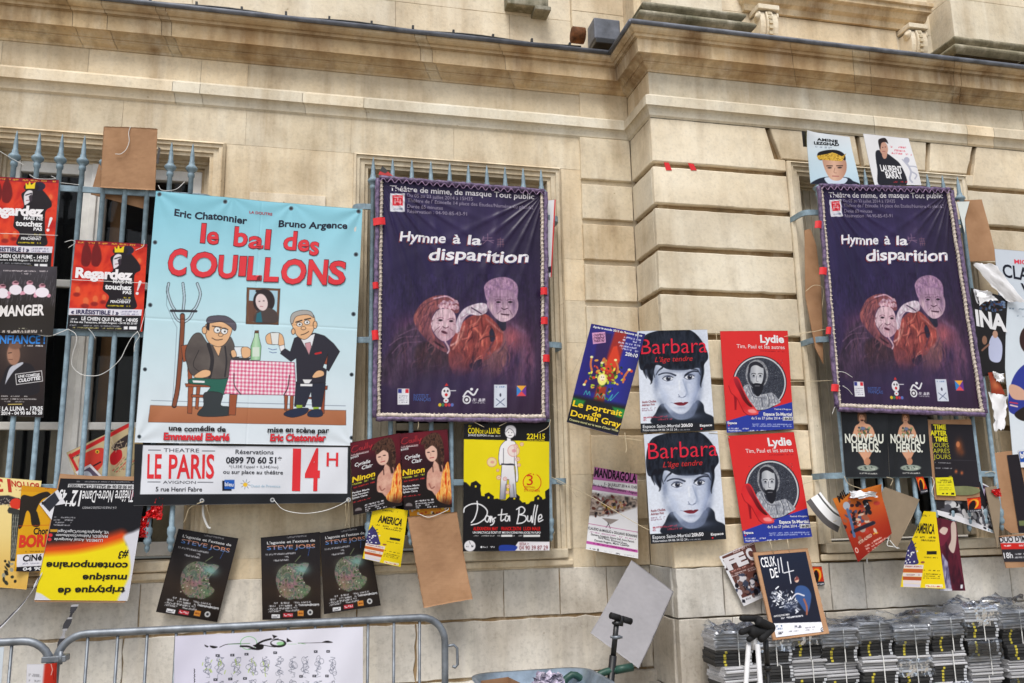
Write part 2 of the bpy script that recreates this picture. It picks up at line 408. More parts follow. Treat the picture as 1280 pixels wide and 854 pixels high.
def base_mould(x0, x1, y0, y1, zb, sc=1.0):
    """torus and plinth of a pilaster, with the pilaster above"""
    m1 = MB()
    tor = lambda p, b_, z0, z1: [(p+b_*math.sin(t*math.pi/8), z0+(z1-z0)*t/8) for t in range(9)]
    prof = tor(.105, .034, 0, .07)+[(.085, .073), (.075, .086)]+tor(.07, .03, .088, .148)+[(.05, .151), (.045, .164), (.0, .17)]
    ring = lambda p, z: [(x0-p, y1, z), (x0-p, y0-p, z), (x1+p, y0-p, z), (x1+p, y1, z)]
    vs = []; fs = []
    for p, z in prof: vs += ring(p, zb+z)
    for i in range(len(prof)-1):
        for k in range(3): fs.append((4*i+k, 4*i+k+1, 4*i+k+5, 4*i+k+4))
    m1.add(vs, fs, rt()); m1.build('pilaster_base', M['stone_moss'], BLD)
    m2 = MB()
    z = zb+.17
    for h_ in (.3, .45, .5, .5, .5): m2.box((x0, y0, z+.001), (x1, y1+.04, z+h_-.001), rt(.95, 1.04), .002); z += h_
    m2.build('pilaster', M['stone_pale'], BLD)
base_mould(1.90, 2.36, -P-.0, -P+.16, 4.485)
base_mould(3.97, 4.62, -P-.04, -P+.16, 4.485)
# upper window of the pavilion: sill on two consoles
mb = MB(); ya = -P+.16
zs = 4.80
sill_prof = [(0, 0), (.03, .0), (.035, .04), (.06, .055), (.075, .09), (.10, .10), (.10, .13), (.115, .135), (.115, .16), (0, .17)]
x0, x1 = 2.60, 3.86
for (p, z), (p2, z2) in zip(sill_prof[:-1], sill_prof[1:]):
    mb.add([(x0-p*.5, ya-p, zs+z), (x1+p*.5, ya-p, zs+z), (x1+p2*.5, ya-p2, zs+z2), (x0-p2*.5, ya-p2, zs+z2)], [(0, 1, 2, 3)])
    for xe, sg in ((x0, -1), (x1, 1)):
        mb.add([(xe+sg*p*.5, ya-p, zs+z), (xe+sg*p*.5, ya, zs+z), (xe+sg*p2*.5, ya, zs+z2), (xe+sg*p2*.5, ya-p2, zs+z2)], [(0, 1, 2, 3)])
mb.build('upper_sill', M['stone_cornice'], BLD)
mb = MB(); mb.box((2.78, ya-.012, 4.4), (3.69, ya, 4.795), rt(), .003); mb.box((2.78, ya-.02, 4.4), (3.69, ya-.0115, 4.60), rt(), .003); mb.build('window_apron', M['stone'], BLD)
for cx_ in (2.70, 3.775):
    c = MB(); zt = 4.795
    prof = []
    for t in range(13):
        u_ = t/12; prof.append((.105-.055*(1-math.cos(u_*math.pi))/2+.018*math.sin(u_*math.pi*2), zt-.05-u_*.40))
    for xa, xb, dy in ((-.06, -.026, 0), (-.022, .022, -.012), (.026, .06, 0)):
        for (p, z), (p2, z2) in zip(prof[:-1], prof[1:]):
            a = (cx_+xa, cx_+xb)
            vs = [(a[0], ya-p+dy, z), (a[1], ya-p+dy, z), (a[1], ya-p2+dy, z2), (a[0], ya-p2+dy, z2), (a[0], ya, z), (a[1], ya, z), (a[1], ya, z2), (a[0], ya, z2)]
            c.add(vs, [(0, 1, 2, 3), (0, 3, 7, 4), (1, 5, 6, 2)], (1, 1, 1))
    for k in range(13): c.box((cx_-.012, ya-prof[min(k, 12)][0]-.022, prof[k][1]-.022), (cx_+.012, ya-prof[min(k, 12)][0]+.004, prof[k][1]-.004), (.8, .78, .72))
    for sg in (-1, 1):
        for rr, xo in ((.034, .062), (.022, .066), (.01, .07)): c.lathe([(rr, -.004), (rr, .004)], (cx_+sg*xo, ya-.085, zt-.07), 16, axis='X')
    c.box((cx_-.072, ya-.125, zt-.035), (cx_+.072, ya, zt-.002), (1, 1, 1), .004)
    c.build('console', M['stone_pale'], BLD)
# upper window glass and frame
mb = MB(); mb.box((2.84, ya-.006, 4.975), (2.90, ya+.03, 6.3), ch=.003); mb.box((3.56, ya-.006, 4.975), (3.63, ya+.03, 6.3), ch=.003); mb.box((2.90, ya-.005, 4.973), (3.56, ya+.03, 5.0), ch=.003)
uw = mb.build('upper_window', M['white_wood'], BLD)
mgl, n, b = new_mat('window glass'); b.inputs['Base Color'].default_value = (.012, .013, .015, 1); b.inputs['Roughness'].default_value = .04; b.inputs['Alpha'].default_value = .4; b.inputs['Specular IOR Level'].default_value = .5
bump(n, b, noise_pos(n, 2.5, 2).outputs[0], .12, .02)
M['glass'] = mgl
mg2, n, b = new_mat('upper glass'); b.inputs['Base Color'].default_value = (.16, .2, .26, 1); b.inputs['Roughness'].default_value = .08
mb = MB(); mb.add([(2.90, ya-.003, 4.99), (3.56, ya-.003, 4.99), (3.56, ya-.003, 6.3), (2.90, ya-.003, 6.3)], [(0, 1, 2, 3)]); mb.build('pane', mg2, uw)
mb = MB()
mb = None
for xs_ in (((3.64, 3.69, .02), (3.69, 3.75, .035), (3.75, 3.82, .015)), ((2.64, 2.76, .02), (2.76, 2.83, .03))):
    mb = MB()
    for xa, xb, yy in xs_: mb.box((xa, ya-yy, 4.972), (xb-.001, ya+.01, 6.5), rt(), .003)
    mb.build('upper_surround', M['stone_pale'], BLD)
# small sill high on the recessed wall
mb = MB(); s0 = at(645, 5, -.0)
mb.box((1.1, -.03, s0[2]-.02), (1.36, .08, s0[2]+.06), rt(), .006); mb.box((1.27, -.05, s0[2]-.05), (1.37, .08, s0[2]-.022), rt(), .004); mb.build('upper_bracket', M['stone_moss'], BLD)

# ---- ground floor windows
def window(x0, x1, yw, first):
    a = MB()
    rings = [(0, -.012), (.014, -.030), (.016, -.020), (.034, -.020), (.036, -.008), (.062, -.008), (.064, .004), (.082, .004), (.085, .05)]
    def rg(d, y):
        return [(x0+d, yw+y, ZB), (x0+d, yw+y, ZT-d), (x1-d, yw+y, ZT-d), (x1-d, yw+y, ZB)]
    vs = rg(0, .004); fs = []
    for d, y in rings: vs += rg(d, y)
    for i in range(len(rings)):
        for k in range(3): fs.append((4*i+k, 4*i+k+1, 4*i+k+5, 4*i+k+4))
    a.add(vs, fs, rt(.98, 1.02))
    # inner steps of the reveal
    for d, y0, y1 in ((.085, .05, .07), (.10, .07, .09), (.115, .09, .11), (.13, .11, .18)):
        r0, r1 = rg(d, y0), rg(d, y1); a.add(r0+r1, [(k, k+1, k+5, k+4) for k in range(3)], rt(.96, 1.02))
        if d < .13: r0, r1 = rg(d, y1), rg(d+.015, y1); a.add(r0+r1, [(k, k+1, k+5, k+4) for k in range(3)], rt(.96, 1.02))
    # sill and its moulding
    a.box((x0+.03, yw-.03, ZB-.05), (x1-.03, yw+.3, ZB+.002), rt(), .008)
    a.box((x0+.0, yw-.018, ZB-.09), (x1, yw+.0, ZB-.055), rt(), .008)
    a.build('window_surround', M['stone'] if yw == 0 else M['stone_pale'], BLD)
    f = MB(); xi0, xi1 = x0+.13, x1-.13; yf = yw+.13; zt, zb = ZT-.13, ZB+.02; mid = (xi0+xi1)/2-(.06 if first else 0)
    sw = .05 if first else (.2 if yw < 0 else .13)
    f.box((xi0, yf-.02, zb), (xi0+sw, yf+.03, zt), ch=.004); f.box((xi1-sw, yf-.02, zb), (xi1, yf+.03, zt), ch=.004)
    if not first:
        for xx in (xi0+.04, xi0+.085, xi0+sw-.03, xi1-.085, xi1-.04): f.box((xx-.006, yf-.03, zb), (xx+.006, yf-.019, zt), ch=.003)
    f.box((mid-.055, yf-.03, zb), (mid+.055, yf+.03, zt), ch=.005); f.box((mid-.016, yf-.045, zb), (mid+.016, yf-.031, zt), ch=.005)
    f.box((xi0+sw+.001, yf-.019, zt-.06), (xi1-sw-.001, yf+.03, zt-.001), ch=.004); f.box((xi0+sw+.001, yf-.018, zb+.001), (xi1-sw-.001, yf+.03, zb+.07), ch=.004)
    for zz in (2.205, 2.95): f.box((xi0+sw+.001, yf-.014, zz-.02), (xi1-sw-.001, yf+.02, zz+.02), ch=.004)
    fo = f.build('window', M['white_wood'] if first else M['grey_wood'], BLD)
    for xa, xb in ((xi0+sw, mid-.05), (mid+.05, xi1-sw)):
        p_ = MB(); p_.add([(xa, yf+.005, zb+.06), (xb, yf+.005, zb+.06), (xb, yf+.005, zt-.05), (xa, yf+.005, zt-.05)], [(0, 1, 2, 3)])
        p_.build('pane', M['glass'], fo)
    # room behind
    i_ = MB(); y1 = yw+1.2
    i_.add([(xi0-.02, yf+.04, zb), (xi1+.02, yf+.04, zb), (xi1+.02, y1, zb), (xi0-.02, y1, zb), (xi0-.02, yf+.04, zt), (xi1+.02, yf+.04, zt), (xi1+.02, y1, zt), (xi0-.02, y1, zt)],
           [(0, 1, 2, 3), (4, 5, 6, 7), (2, 3, 7, 6), (0, 3, 7, 4), (1, 2, 6, 5)])
    i_.build('room', M['dark'], BLD)
    cu = MB()
    for k in range(7):
        if k in (1, 3, 5): continue
        xx = xi0+.03+k*(xi1-xi0-.06)/7; cu.box((xx, yf+.045, zb), (xx+.095, yf+.049, 2.19))  # blind slats, also standing in for beige reflections in the lower panes
    cu.box((mid+.07, yf+.06, 2.2), (mid+.12, yf+.065, zt), (.5, .3, .16)); cu.box((xi1-.26, yf+.08, 2.2), (xi1-.08, yf+.085, 2.62), (.7, .66, .55)); cu.box((xi0+.1, yf+.07, 2.2), (xi0+.2, yf+.075, zt), (.28, .27, .25)); cu.box((xi1-.2, yf+.1, 2.7), (xi1-.12, yf+.105, zt), (.4, .38, .32))  # tinted strips imitate reflections in the upper panes by colour
    cu.build('blind_and_reflections', M['curtain_reflection'], BLD)
    return fo
def grille(xs, yw, extra=0):
    Yg = yw-.14
    go = bpy.data.objects.new('window_grille', None); link(go, BLD); go.matrix_parent_inverse = Matrix.Translation(BLD.location).inverted()
    for z in (3.376, 2.637, 1.89):
        rl = MB()
        rl.box((xs[0]-.04, Yg-.006, z-.016), (xs[-1]+.04, Yg+.006, z+.016), ch=.002)
        for xe, sg in ((xs[0], -1), (xs[-1], 1)):
            pts = [(xe+sg*.03, Yg, z), (xe+sg*.075, Yg+.012, z), (xe+sg*.095, Yg+.05, z), (xe+sg*.095, yw+.02, z)]
            pts = smooth_path(pts, 5); vs = []; fs = []
            for p in pts: vs += [(p[0], p[1], p[2]-.016), (p[0], p[1], p[2]+.016)]
            nn = len(pts)
            off = [(p[0]+sg*.010, p[1]-.006, p[2]) for p in pts]
            for p in off: vs += [(p[0], p[1], p[2]-.016), (p[0], p[1], p[2]+.016)]
            for i in range(nn-1):
                fs += [(2*i, 2*i+2, 2*i+3, 2*i+1), (2*nn+2*i, 2*nn+2*i+1, 2*nn+2*i+3, 2*nn+2*i+2), (2*i, 2*nn+2*i, 2*nn+2*i+2, 2*i+2), (2*i+1, 2*i+3, 2*nn+2*i+3, 2*nn+2*i+1)]
            rl.add(vs, fs)
        rl.build('rail', M['iron'], go)
    r_ = .0125
    prof = [(.0, 1.575), (.010, 1.585), (.013, 1.60), (.010, 1.613), (.017, 1.62), (.019, 1.635), (.014, 1.65), (.020, 1.668), (.020, 1.69), (r_, 1.70), (r_, 3.475), (.017, 3.48), (.018, 3.495), (.014, 3.503), (.022, 3.512), (.030, 3.522), (.030, 3.53), (.022, 3.54), (.015, 3.547), (.016, 3.556), (.012, 3.565), (.011, 3.60), (.004, 3.655), (.0005, 3.668)]
    first = None
    for x in xs:
        if first is None:
            m1 = MB(); m1.lathe(prof, (0, 0, 0), 10); first = m1.build('bar', M['iron'], None); o = first
        else:
            o = first.copy(); COL.objects.link(o)
        o.parent = go; o.location = (x, Yg, 0)
    return go

m, n, b = M['curtain_reflection'], M['curtain_reflection'].node_tree, M['curtain_reflection'].node_tree.nodes['Principled BSDF']
a_ = nd(n, 'ShaderNodeAttribute', attribute_name='tint'); n.links.new(mix(n, b.inputs['Base Color'].links[0].from_socket, a_.outputs['Color'], 1.0, 'MULTIPLY'), b.inputs['Base Color'])
window(*W1, 0, True); window(*W2, 0, False); window(*W3, -P, False)
grille([-1.585+.1046*i for i in range(10)], 0); grille([.295+.1062*i for i in range(10)], 0); grille([2.805+.1062*i for i in range(10)], -P)
# engraved plaque between the first two windows
mb = MB(); pa, pb = at(312, 240, -.005), at(407, 247, -.005)
mb.box((pa[0], -.012, pa[2]-.35), (pb[0], .0, pa[2]), (1.05, 1.05, 1.08), .002); mb.build('plaque', M['stone_pale'], BLD); PLQ = True

# ------------------------------------------------------------------ floodlight and its cable on the cornice
fl = thing('floodlight', at(752, 52, -.05), 'dark boxy floodlight with a rusty drum lying in the corner of the cornice', 'floodlight')
c0 = np.array(at(770, 50, -.06)); mb = MB(); bx, bz = 1.70, 4.545
mb.box((bx-.085, -.13, bz), (bx+.085, .0, bz+.14), ch=.008); mb.build('housing', M['lead'], fl)
mb = MB(); mb.box((bx-.08, -.135, bz-.03), (bx+.08, -.0, bz-.002), ch=.004); mb.build('front_frame', M['black'], fl)
M['rust'] = simple('rusty metal', (104, 66, 40), .8, .2, .3, .35, 30, .3)
mb = MB(); mb.lathe([(.03, -.05), (.05, -.045), (.05, .03), (.03, .035)], (bx-.17, -.09, bz+.03), 16, axis='X'); mb.build('drum', M['rust'], fl)
mb = MB(); pts = []
for x in np.linspace(-1.0, 1.52, 26): pts.append((x, -.145, z19+.022+.006*math.sin(x*9)+(0 if x < 1.3 else .0)))
mb.tube(pts, .006, 6)
for x in np.linspace(-.9, 1.45, 11): mb.box((x-.006, -.155, z19+.02), (x+.006, -.135, z19+.042))
tag(mb.build('electric_cable', M['black']), 'thin black cable clipped along the lead edge of the left cornice', 'cable')
for i, (a_, b_, c_, d_) in enumerate((((830, 203), (836, 203.5), (840, 213), (833, 213)), ((860, 204), (867, 205), (871, 213), (864, 213)))):
    q = [at(*p_, -P-.003) for p_ in (a_, b_, c_, d_)]; mb = MB(); mb.add(q+[p_+np.array((0, .002, 0)) for p_ in q], [(0, 1, 2, 3), (0, 4, 5, 1), (1, 5, 6, 2), (2, 6, 7, 3), (3, 7, 4, 0)])
    tag(mb.build('tape_strip', M['red_tape']), ['short slanted strip of red tape on the pavilion stone, the one nearer the corner', 'short strip of red tape on the pavilion stone, the one farther from the corner'][i], 'tape', 'red tape strips on the pavilion')
# ------------------------------------------------------------------ printed sheets: a fine mesh whose points carry the printed colour, letters as mesh outlines on it
ALB = .86
def homography(src, dst):
    A = []
    for (x, y), (u, v) in zip(src, dst):
        A += [[x, y, 1, 0, 0, 0, -u*x, -u*y, -u], [0, 0, 0, x, y, 1, -v*x, -v*y, -v]]
    return np.linalg.svd(np.array(A))[2][-1].reshape(3, 3)
def happ(H, X, Y):
    w_ = H[2, 0]*X+H[2, 1]*Y+H[2, 2]
    return (H[0, 0]*X+H[0, 1]*Y+H[0, 2])/w_, (H[1, 0]*X+H[1, 1]*Y+H[1, 2])/w_
def crv(pts, n=6, closed=False):
    P_ = [np.array(p, float) for p in pts]
    if closed: P_ = [P_[-1]]+P_+[P_[0], P_[1]]
    else: P_ = [2*P_[0]-P_[1]]+P_+[2*P_[-1]-P_[-2]]
    out = []
    for i in range(1, len(P_)-2):
        for k in range(n):
            t = k/n; a, b_, c, d = P_[i-1], P_[i], P_[i+1], P_[i+2]
            out.append(.5*((2*b_)+(-a+c)*t+(2*a-5*b_+4*c-d)*t*t+(-a+3*b_-3*c+d)*t**3))
    if not closed: out.append(P_[-2])
    return out
_GL = {}
def glyphs(s, bold, sp=1.0):
    key = (s, round(bold, 4), sp)
    if key not in _GL:
        cu = bpy.data.curves.new('letters', 'FONT'); cu.body = s; cu.size = 1; cu.offset = bold; cu.resolution_u = 3; cu.space_character = sp
        ob = bpy.data.objects.new('letters', cu); COL.objects.link(ob)
        dg = bpy.context.evaluated_depsgraph_get(); me = ob.evaluated_get(dg).to_mesh()
        me.calc_loop_triangles()
        v = np.array([p.co[:2] for p in me.vertices], float).reshape(-1, 2); t = np.array([t.vertices[:] for t in me.loop_triangles], int).reshape(-1, 3)
        ob.evaluated_get(dg).to_mesh_clear(); bpy.data.objects.remove(ob); bpy.data.curves.remove(cu)
        _GL[key] = (v, t)
    return _GL[key]
CAPH = .682
def lg(p0, p1, *stops):
    p0 = np.array(p0, float); d = np.array(p1, float)-p0; L2 = d@d; st = np.array(stops, float)
    def f(x, y):
        t = np.clip(((x-p0[0])*d[0]+(y-p0[1])*d[1])/L2, 0, 1)*(len(st)-1); i = np.minimum(t.astype(int), len(st)-2); q = (t-i)[:, None]
        return st[i]*(1-q)+st[i+1]*q
    return f
def vnoise(x, y, seed=0):
    xi = np.floor(x).astype(int); yi = np.floor(y).astype(int); fx = x-xi; fy = y-yi
    fx = fx*fx*(3-2*fx); fy = fy*fy*(3-2*fy)
    def h(a, b_):
        n_ = (a*374761393+b_*668265263+seed*974634777) & 0x7fffffff
        n_ = ((n_ ^ (n_ >> 13))*1274126177) & 0x7fffffff; n_ ^= n_ >> 16
        return (n_ & 0xffff)/65535.0
    return (h(xi, yi)*(1-fx)+h(xi+1, yi)*fx)*(1-fy)+(h(xi, yi+1)*(1-fx)+h(xi+1, yi+1)*fx)*fy
def fbm(x, y, seed=0, o=3):
    s_ = 0; a = .5
    for k in range(o): s_ = s_+a*vnoise(x*2**k+17*k, y*2**k, seed+k); a *= .5
    return s_/(1-.5**o)
def ns(sx, sy, *cols, seed=1, o=3, lo=.25, hi=.75):
    st = np.array(cols, float)
    def f(x, y):
        t = np.clip((fbm(x/sx, y/sy, seed, o)-lo)/(hi-lo), 0, .9999)*(len(st)-1); i = t.astype(int); q = (t-i)[:, None]
        return st[i]*(1-q)+st[np.minimum(i+1, len(st)-1)]*q
    return f
W_, K_ = (236, 236, 240), (26, 25, 28)
class Art:
    def __init__(s, c, base=W_, ppp=1.35):
        s.c = np.array(c, float)
        wd = max(np.linalg.norm(s.c[1]-s.c[0]), np.linalg.norm(s.c[2]-s.c[3])); ht = max(np.linalg.norm(s.c[3]-s.c[0]), np.linalg.norm(s.c[2]-s.c[1]))
        s.nu, s.nv = int(wd*ppp)+2, int(ht*ppp)+2; s.ppp = ppp
        sq = [(0, 0), (1, 0), (1, 1), (0, 1)]
        s.H = homography(sq, s.c); s.Hi = homography(s.c, sq)
        u, v = np.meshgrid(np.linspace(0, 1, s.nu), np.linspace(0, 1, s.nv)); s.U, s.V = u.ravel(), v.ravel()
        s.X, s.Y = happ(s.H, s.U, s.V)
        s.C = np.empty((s.nu*s.nv, 3)); s.C[:] = 0 if callable(base) else base
        s.tv = []; s.tf = []; s.tc = []; s.nt = 0; s.layer = []
        s.tr(0, 0, 1)
        if callable(base): s.C = base(s.X, s.Y)
    def tr(s, x0, y0, sc, rot=0):
        s.o = (x0, y0, sc); s.ZX = (s.X-x0)*sc; s.ZY = (s.Y-y0)*sc; s.px = sc/s.ppp; return s
    def _put(s, idx, a, col):
        if callable(col): col = col(s.ZX[idx], s.ZY[idx])
        a = np.clip(a, 0, 1)[:, None]; s.C[idx] = s.C[idx]*(1-a)+np.asarray(col, float)*a
    def poly(s, pts, col, soft=0, smooth=False, a=1.0, outline=None, ow=1):
        P_ = np.array(crv(pts, 6, True) if smooth else pts, float); e = max(soft, s.px*.9)
        mn, mx = P_.min(0)-e, P_.max(0)+e
        idx = np.nonzero((s.ZX > mn[0]) & (s.ZX < mx[0]) & (s.ZY > mn[1]) & (s.ZY < mx[1]))[0]
        if len(idx):
            x, y = s.ZX[idx], s.ZY[idx]; ins = np.zeros(len(idx), bool); d2 = np.full(len(idx), 1e18)
            for i in range(len(P_)):
                (ax, ay), (bx_, by) = P_[i], P_[(i+1) % len(P_)]
                if ay != by: ins ^= ((ay > y) != (by > y)) & (x < (bx_-ax)*(y-ay)/(by-ay)+ax)
                dx, dy = bx_-ax, by-ay; L = dx*dx+dy*dy
                t = np.clip(((x-ax)*dx+(y-ay)*dy)/L, 0, 1) if L > 0 else 0
                d2 = np.minimum(d2, (x-ax-t*dx)**2+(y-ay-t*dy)**2)
            sd_ = np.where(ins, 1, -1)*np.sqrt(d2); s._put(idx, (.5+sd_/e)*1.0 if a == 1 else np.clip(.5+sd_/e, 0, 1)*a, col)
        if outline is not None: s.line(list(P_)+[P_[0]], ow*s.owk, outline)
        return s
    def line(s, pts, w_, col, soft=0, smooth=False, a=1.0, w1=None):
        P_ = np.array(crv(pts, 6) if smooth else pts, float); e = max(soft, s.px*.9); m_ = max(w_, w1 or 0)/2+e
        mn, mx = P_.min(0)-m_, P_.max(0)+m_
        idx = np.nonzero((s.ZX > mn[0]) & (s.ZX < mx[0]) & (s.ZY > mn[1]) & (s.ZY < mx[1]))[0]
        if not len(idx): return s
        x, y = s.ZX[idx], s.ZY[idx]; best = np.full(len(idx), -1e9); n_ = len(P_)-1
        for i in range(n_):
            (ax, ay), (bx_, by) = P_[i], P_[i+1]; dx, dy = bx_-ax, by-ay; L = dx*dx+dy*dy
            t = np.clip(((x-ax)*dx+(y-ay)*dy)/L, 0, 1) if L > 0 else np.zeros(len(idx))
            ww = w_ if w1 is None else w_+(w1-w_)*(i+t)/n_
            best = np.maximum(best, ww/2-np.hypot(x-ax-t*dx, y-ay-t*dy))
        s._put(idx, np.clip(.5+best/e, 0, 1)*a, col); return s
    def ell(s, cx, cy, rx, ry, col, rot=0, soft=0, a=1.0, outline=None, ow=1):
        e = max(soft, s.px*.9); m_ = max(rx, ry)+e
        idx = np.nonzero((abs(s.ZX-cx) < m_) & (abs(s.ZY-cy) < m_))[0]
        if len(idx):
            x, y = s.ZX[idx]-cx, s.ZY[idx]-cy; c_, n_ = math.cos(R(rot)), math.sin(R(rot)); x, y = x*c_+y*n_, -x*n_+y*c_
            rr = np.hypot(x/rx, y/ry); s._put(idx, np.clip(.5+(1-rr)*min(rx, ry)/e, 0, 1)*a, col)
        if outline is not None:
            th = np.linspace(0, 2*math.pi, 25); c_, n_ = math.cos(R(rot)), math.sin(R(rot))
            s.line([(cx+rx*math.cos(t)*c_-ry*math.sin(t)*n_, cy+rx*math.cos(t)*n_+ry*math.sin(t)*c_) for t in th], ow, outline)
        return s
    def glow(s, cx, cy, rx, ry, col, a=1.0, rot=0):
        m_ = max(rx, ry)*2.2; idx = np.nonzero((abs(s.ZX-cx) < m_) & (abs(s.ZY-cy) < m_))[0]
        if len(idx):
            x, y = s.ZX[idx]-cx, s.ZY[idx]-cy; c_, n_ = math.cos(R(rot)), math.sin(R(rot)); x, y = x*c_+y*n_, -x*n_+y*c_
            s._put(idx, a*np.exp(-((x/rx)**2+(y/ry)**2)), col)
        return s
    def box(s, x0, y0, x1, y1, col, **k): return s.poly([(x0, y0), (x1, y0), (x1, y1), (x0, y1)], col, **k)
    def fill(s, col): s._put(np.arange(len(s.X)), np.ones(len(s.X)), col); return s
    def speck(s, x0, y0, x1, y1, n_, cols, r0=1, r1=2, seed=3, line=0):
        rg = random.Random(seed)
        for k in range(n_):
            x, y = rg.uniform(x0, x1), rg.uniform(y0, y1)
            if line: t = rg.uniform(0, 6.28); s.line([(x, y), (x+math.cos(t)*line, y+math.sin(t)*line)], rg.uniform(r0, r1), rg.choice(cols))
            else: s.ell(x, y, rg.uniform(r0, r1), rg.uniform(r0, r1), rg.choice(cols))
        return s
    def words(s, p0, p1, h, col, a=.85, seed=0):
        """a line of print too small to read"""
        p0, p1 = np.array(p0, float), np.array(p1, float); d = p1-p0; L = np.linalg.norm(d); d /= L; n_ = np.array((-d[1], d[0]))
        m_ = h+s.px; mn, mx = np.minimum(p0, p1)-m_, np.maximum(p0, p1)+m_
        idx = np.nonzero((s.ZX > mn[0]) & (s.ZX < mx[0]) & (s.ZY > mn[1]) & (s.ZY < mx[1]))[0]
        if not len(idx): return s
        x, y = s.ZX[idx]-p0[0], s.ZY[idx]-p0[1]; al, ac = x*d[0]+y*d[1], x*n_[0]+y*n_[1]
        sd_ = seed+int(p0[0]*7+p0[1]*13)
        m1 = vnoise(al/(h*.28), np.round(ac/(h*.5)+.5)*3.7, sd_); gap = vnoise(al/(h*1.7), al*0, sd_+5) > .26
        s._put(idx, (np.clip((m1-.28)*3.5, 0, 1))*gap*((al > 0) & (al < L))*np.clip(.5+(h/2-abs(ac))/s.px, 0, 1)*a, col); return s
    def text(s, t, p0, p1, h, col, bold=.012, shear=0.0, sp=1.0, arc_=0.0, wob=0.0):
        """letters standing on the line p0-p1, h = height of a capital, in the present coordinates"""
        v, f = glyphs(t, bold, sp)
        if not len(v): return s
        p0, p1 = np.array(p0, float), np.array(p1, float); d = p1-p0; L = np.linalg.norm(d); d /= L
        x0, x1 = v[:, 0].min(), v[:, 0].max(); tx = (v[:, 0]-x0)/(x1-x0); y_ = v[:, 1]/CAPH*h
        if s.uv_up is None:
            up = s.c[0]-s.c[3]; up = up/np.linalg.norm(up)
            if up @ np.array((d[1], -d[0])) < 0: up = -up
        else: up = s.uv_up
        q = p0+d*(tx*L)[:, None]+up*(y_+arc_*h*(4*tx*(1-tx))+(wob*h*np.sin(tx*9+len(t)) if wob else 0))[:, None]+d*(shear*y_)[:, None]
        X_, Y_ = q[:, 0]/s.o[2]+s.o[0], q[:, 1]/s.o[2]+s.o[1]
        XY = np.stack([X_, Y_], 1); T_ = 5.0
        for _ in range(4):      # break long triangles so that letters follow the buckled sheet
            e = np.max([np.linalg.norm(XY[f[:, i]]-XY[f[:, (i+1) % 3]], axis=1) for i in range(3)], 0); big = e > T_
            if not big.any(): break
            fb = f[big]; n0 = len(XY); m01 = (XY[fb[:, 0]]+XY[fb[:, 1]])/2; m12 = (XY[fb[:, 1]]+XY[fb[:, 2]])/2; m20 = (XY[fb[:, 2]]+XY[fb[:, 0]])/2; k = len(fb); i0 = np.arange(k)+n0; i1, i2 = i0+k, i0+2*k
            XY = np.concatenate([XY, m01, m12, m20]); f = np.concatenate([f[~big], np.stack([fb[:, 0], i0, i2], 1), np.stack([i0, fb[:, 1], i1], 1), np.stack([i2, i1, fb[:, 2]], 1), np.stack([i0, i1, i2], 1)])
        X_, Y_ = XY[:, 0], XY[:, 1]; q = (XY-np.array(s.o[:2]))*s.o[2]
        U, V = happ(s.Hi, X_, Y_)
        s.tv.append(np.stack([U, V], 1)); s.tf.append(f+s.nt); s.nt += len(U); s.tc.append(col(q[:, 0], q[:, 1]) if callable(col) else np.tile(np.array(col, float), (len(U), 1))); s.layer.append(np.full(len(U), len(s.layer)))
        return s
    uv_up = None; owk = 1.0
    def tex(s, x0, y0, x1, y1, amt, sx, sy, seed=1, o=4):
        """mottle an area as photographs are mottled"""
        idx = np.nonzero((s.ZX > x0) & (s.ZX < x1) & (s.ZY > y0) & (s.ZY < y1))[0]
        n_ = fbm(s.ZX[idx]/sx, s.ZY[idx]/sy, seed, o)-.5; s.C[idx] = np.clip(s.C[idx]*(1+amt*2*n_)[:, None], 0, 250); return s
    def folds(s, poly, n_, L, w_, cols, ang, seed=1, a=.5, soft=5):
        rg = random.Random(seed); P_ = np.array(poly, float); mn, mx = P_.min(0), P_.max(0); k = 0; tr_ = 0
        while k < n_ and tr_ < 3000:
            tr_ += 1; x, y = rg.uniform(mn[0], mx[0]), rg.uniform(mn[1], mx[1]); ins = False
            for i in range(len(P_)):
                (ax, ay), (bx_, by) = P_[i], P_[(i+1) % len(P_)]
                if (ay > y) != (by > y) and x < (bx_-ax)*(y-ay)/(by-ay)+ax: ins = not ins
            if not ins: continue
            t = R(ang+rg.gauss(0, 22)); l = L*rg.uniform(.4, 1.2); b_ = rg.uniform(-.25, .25)*l; k += 1
            s.line([(x, y), (x+math.cos(t)*l/2-math.sin(t)*b_, y+math.sin(t)*l/2+math.cos(t)*b_), (x+math.cos(t)*l, y+math.sin(t)*l)], w_*rg.uniform(.5, 1.3), rg.choice(cols), smooth=True, soft=soft, a=a*rg.uniform(.5, 1))
        return s
    def script(s, strokes, w_, col, n_=6):
        """pen strokes: each a list of points"""
        for st in strokes: s.line(st, w_, col, smooth=len(st) > 2)
        return s

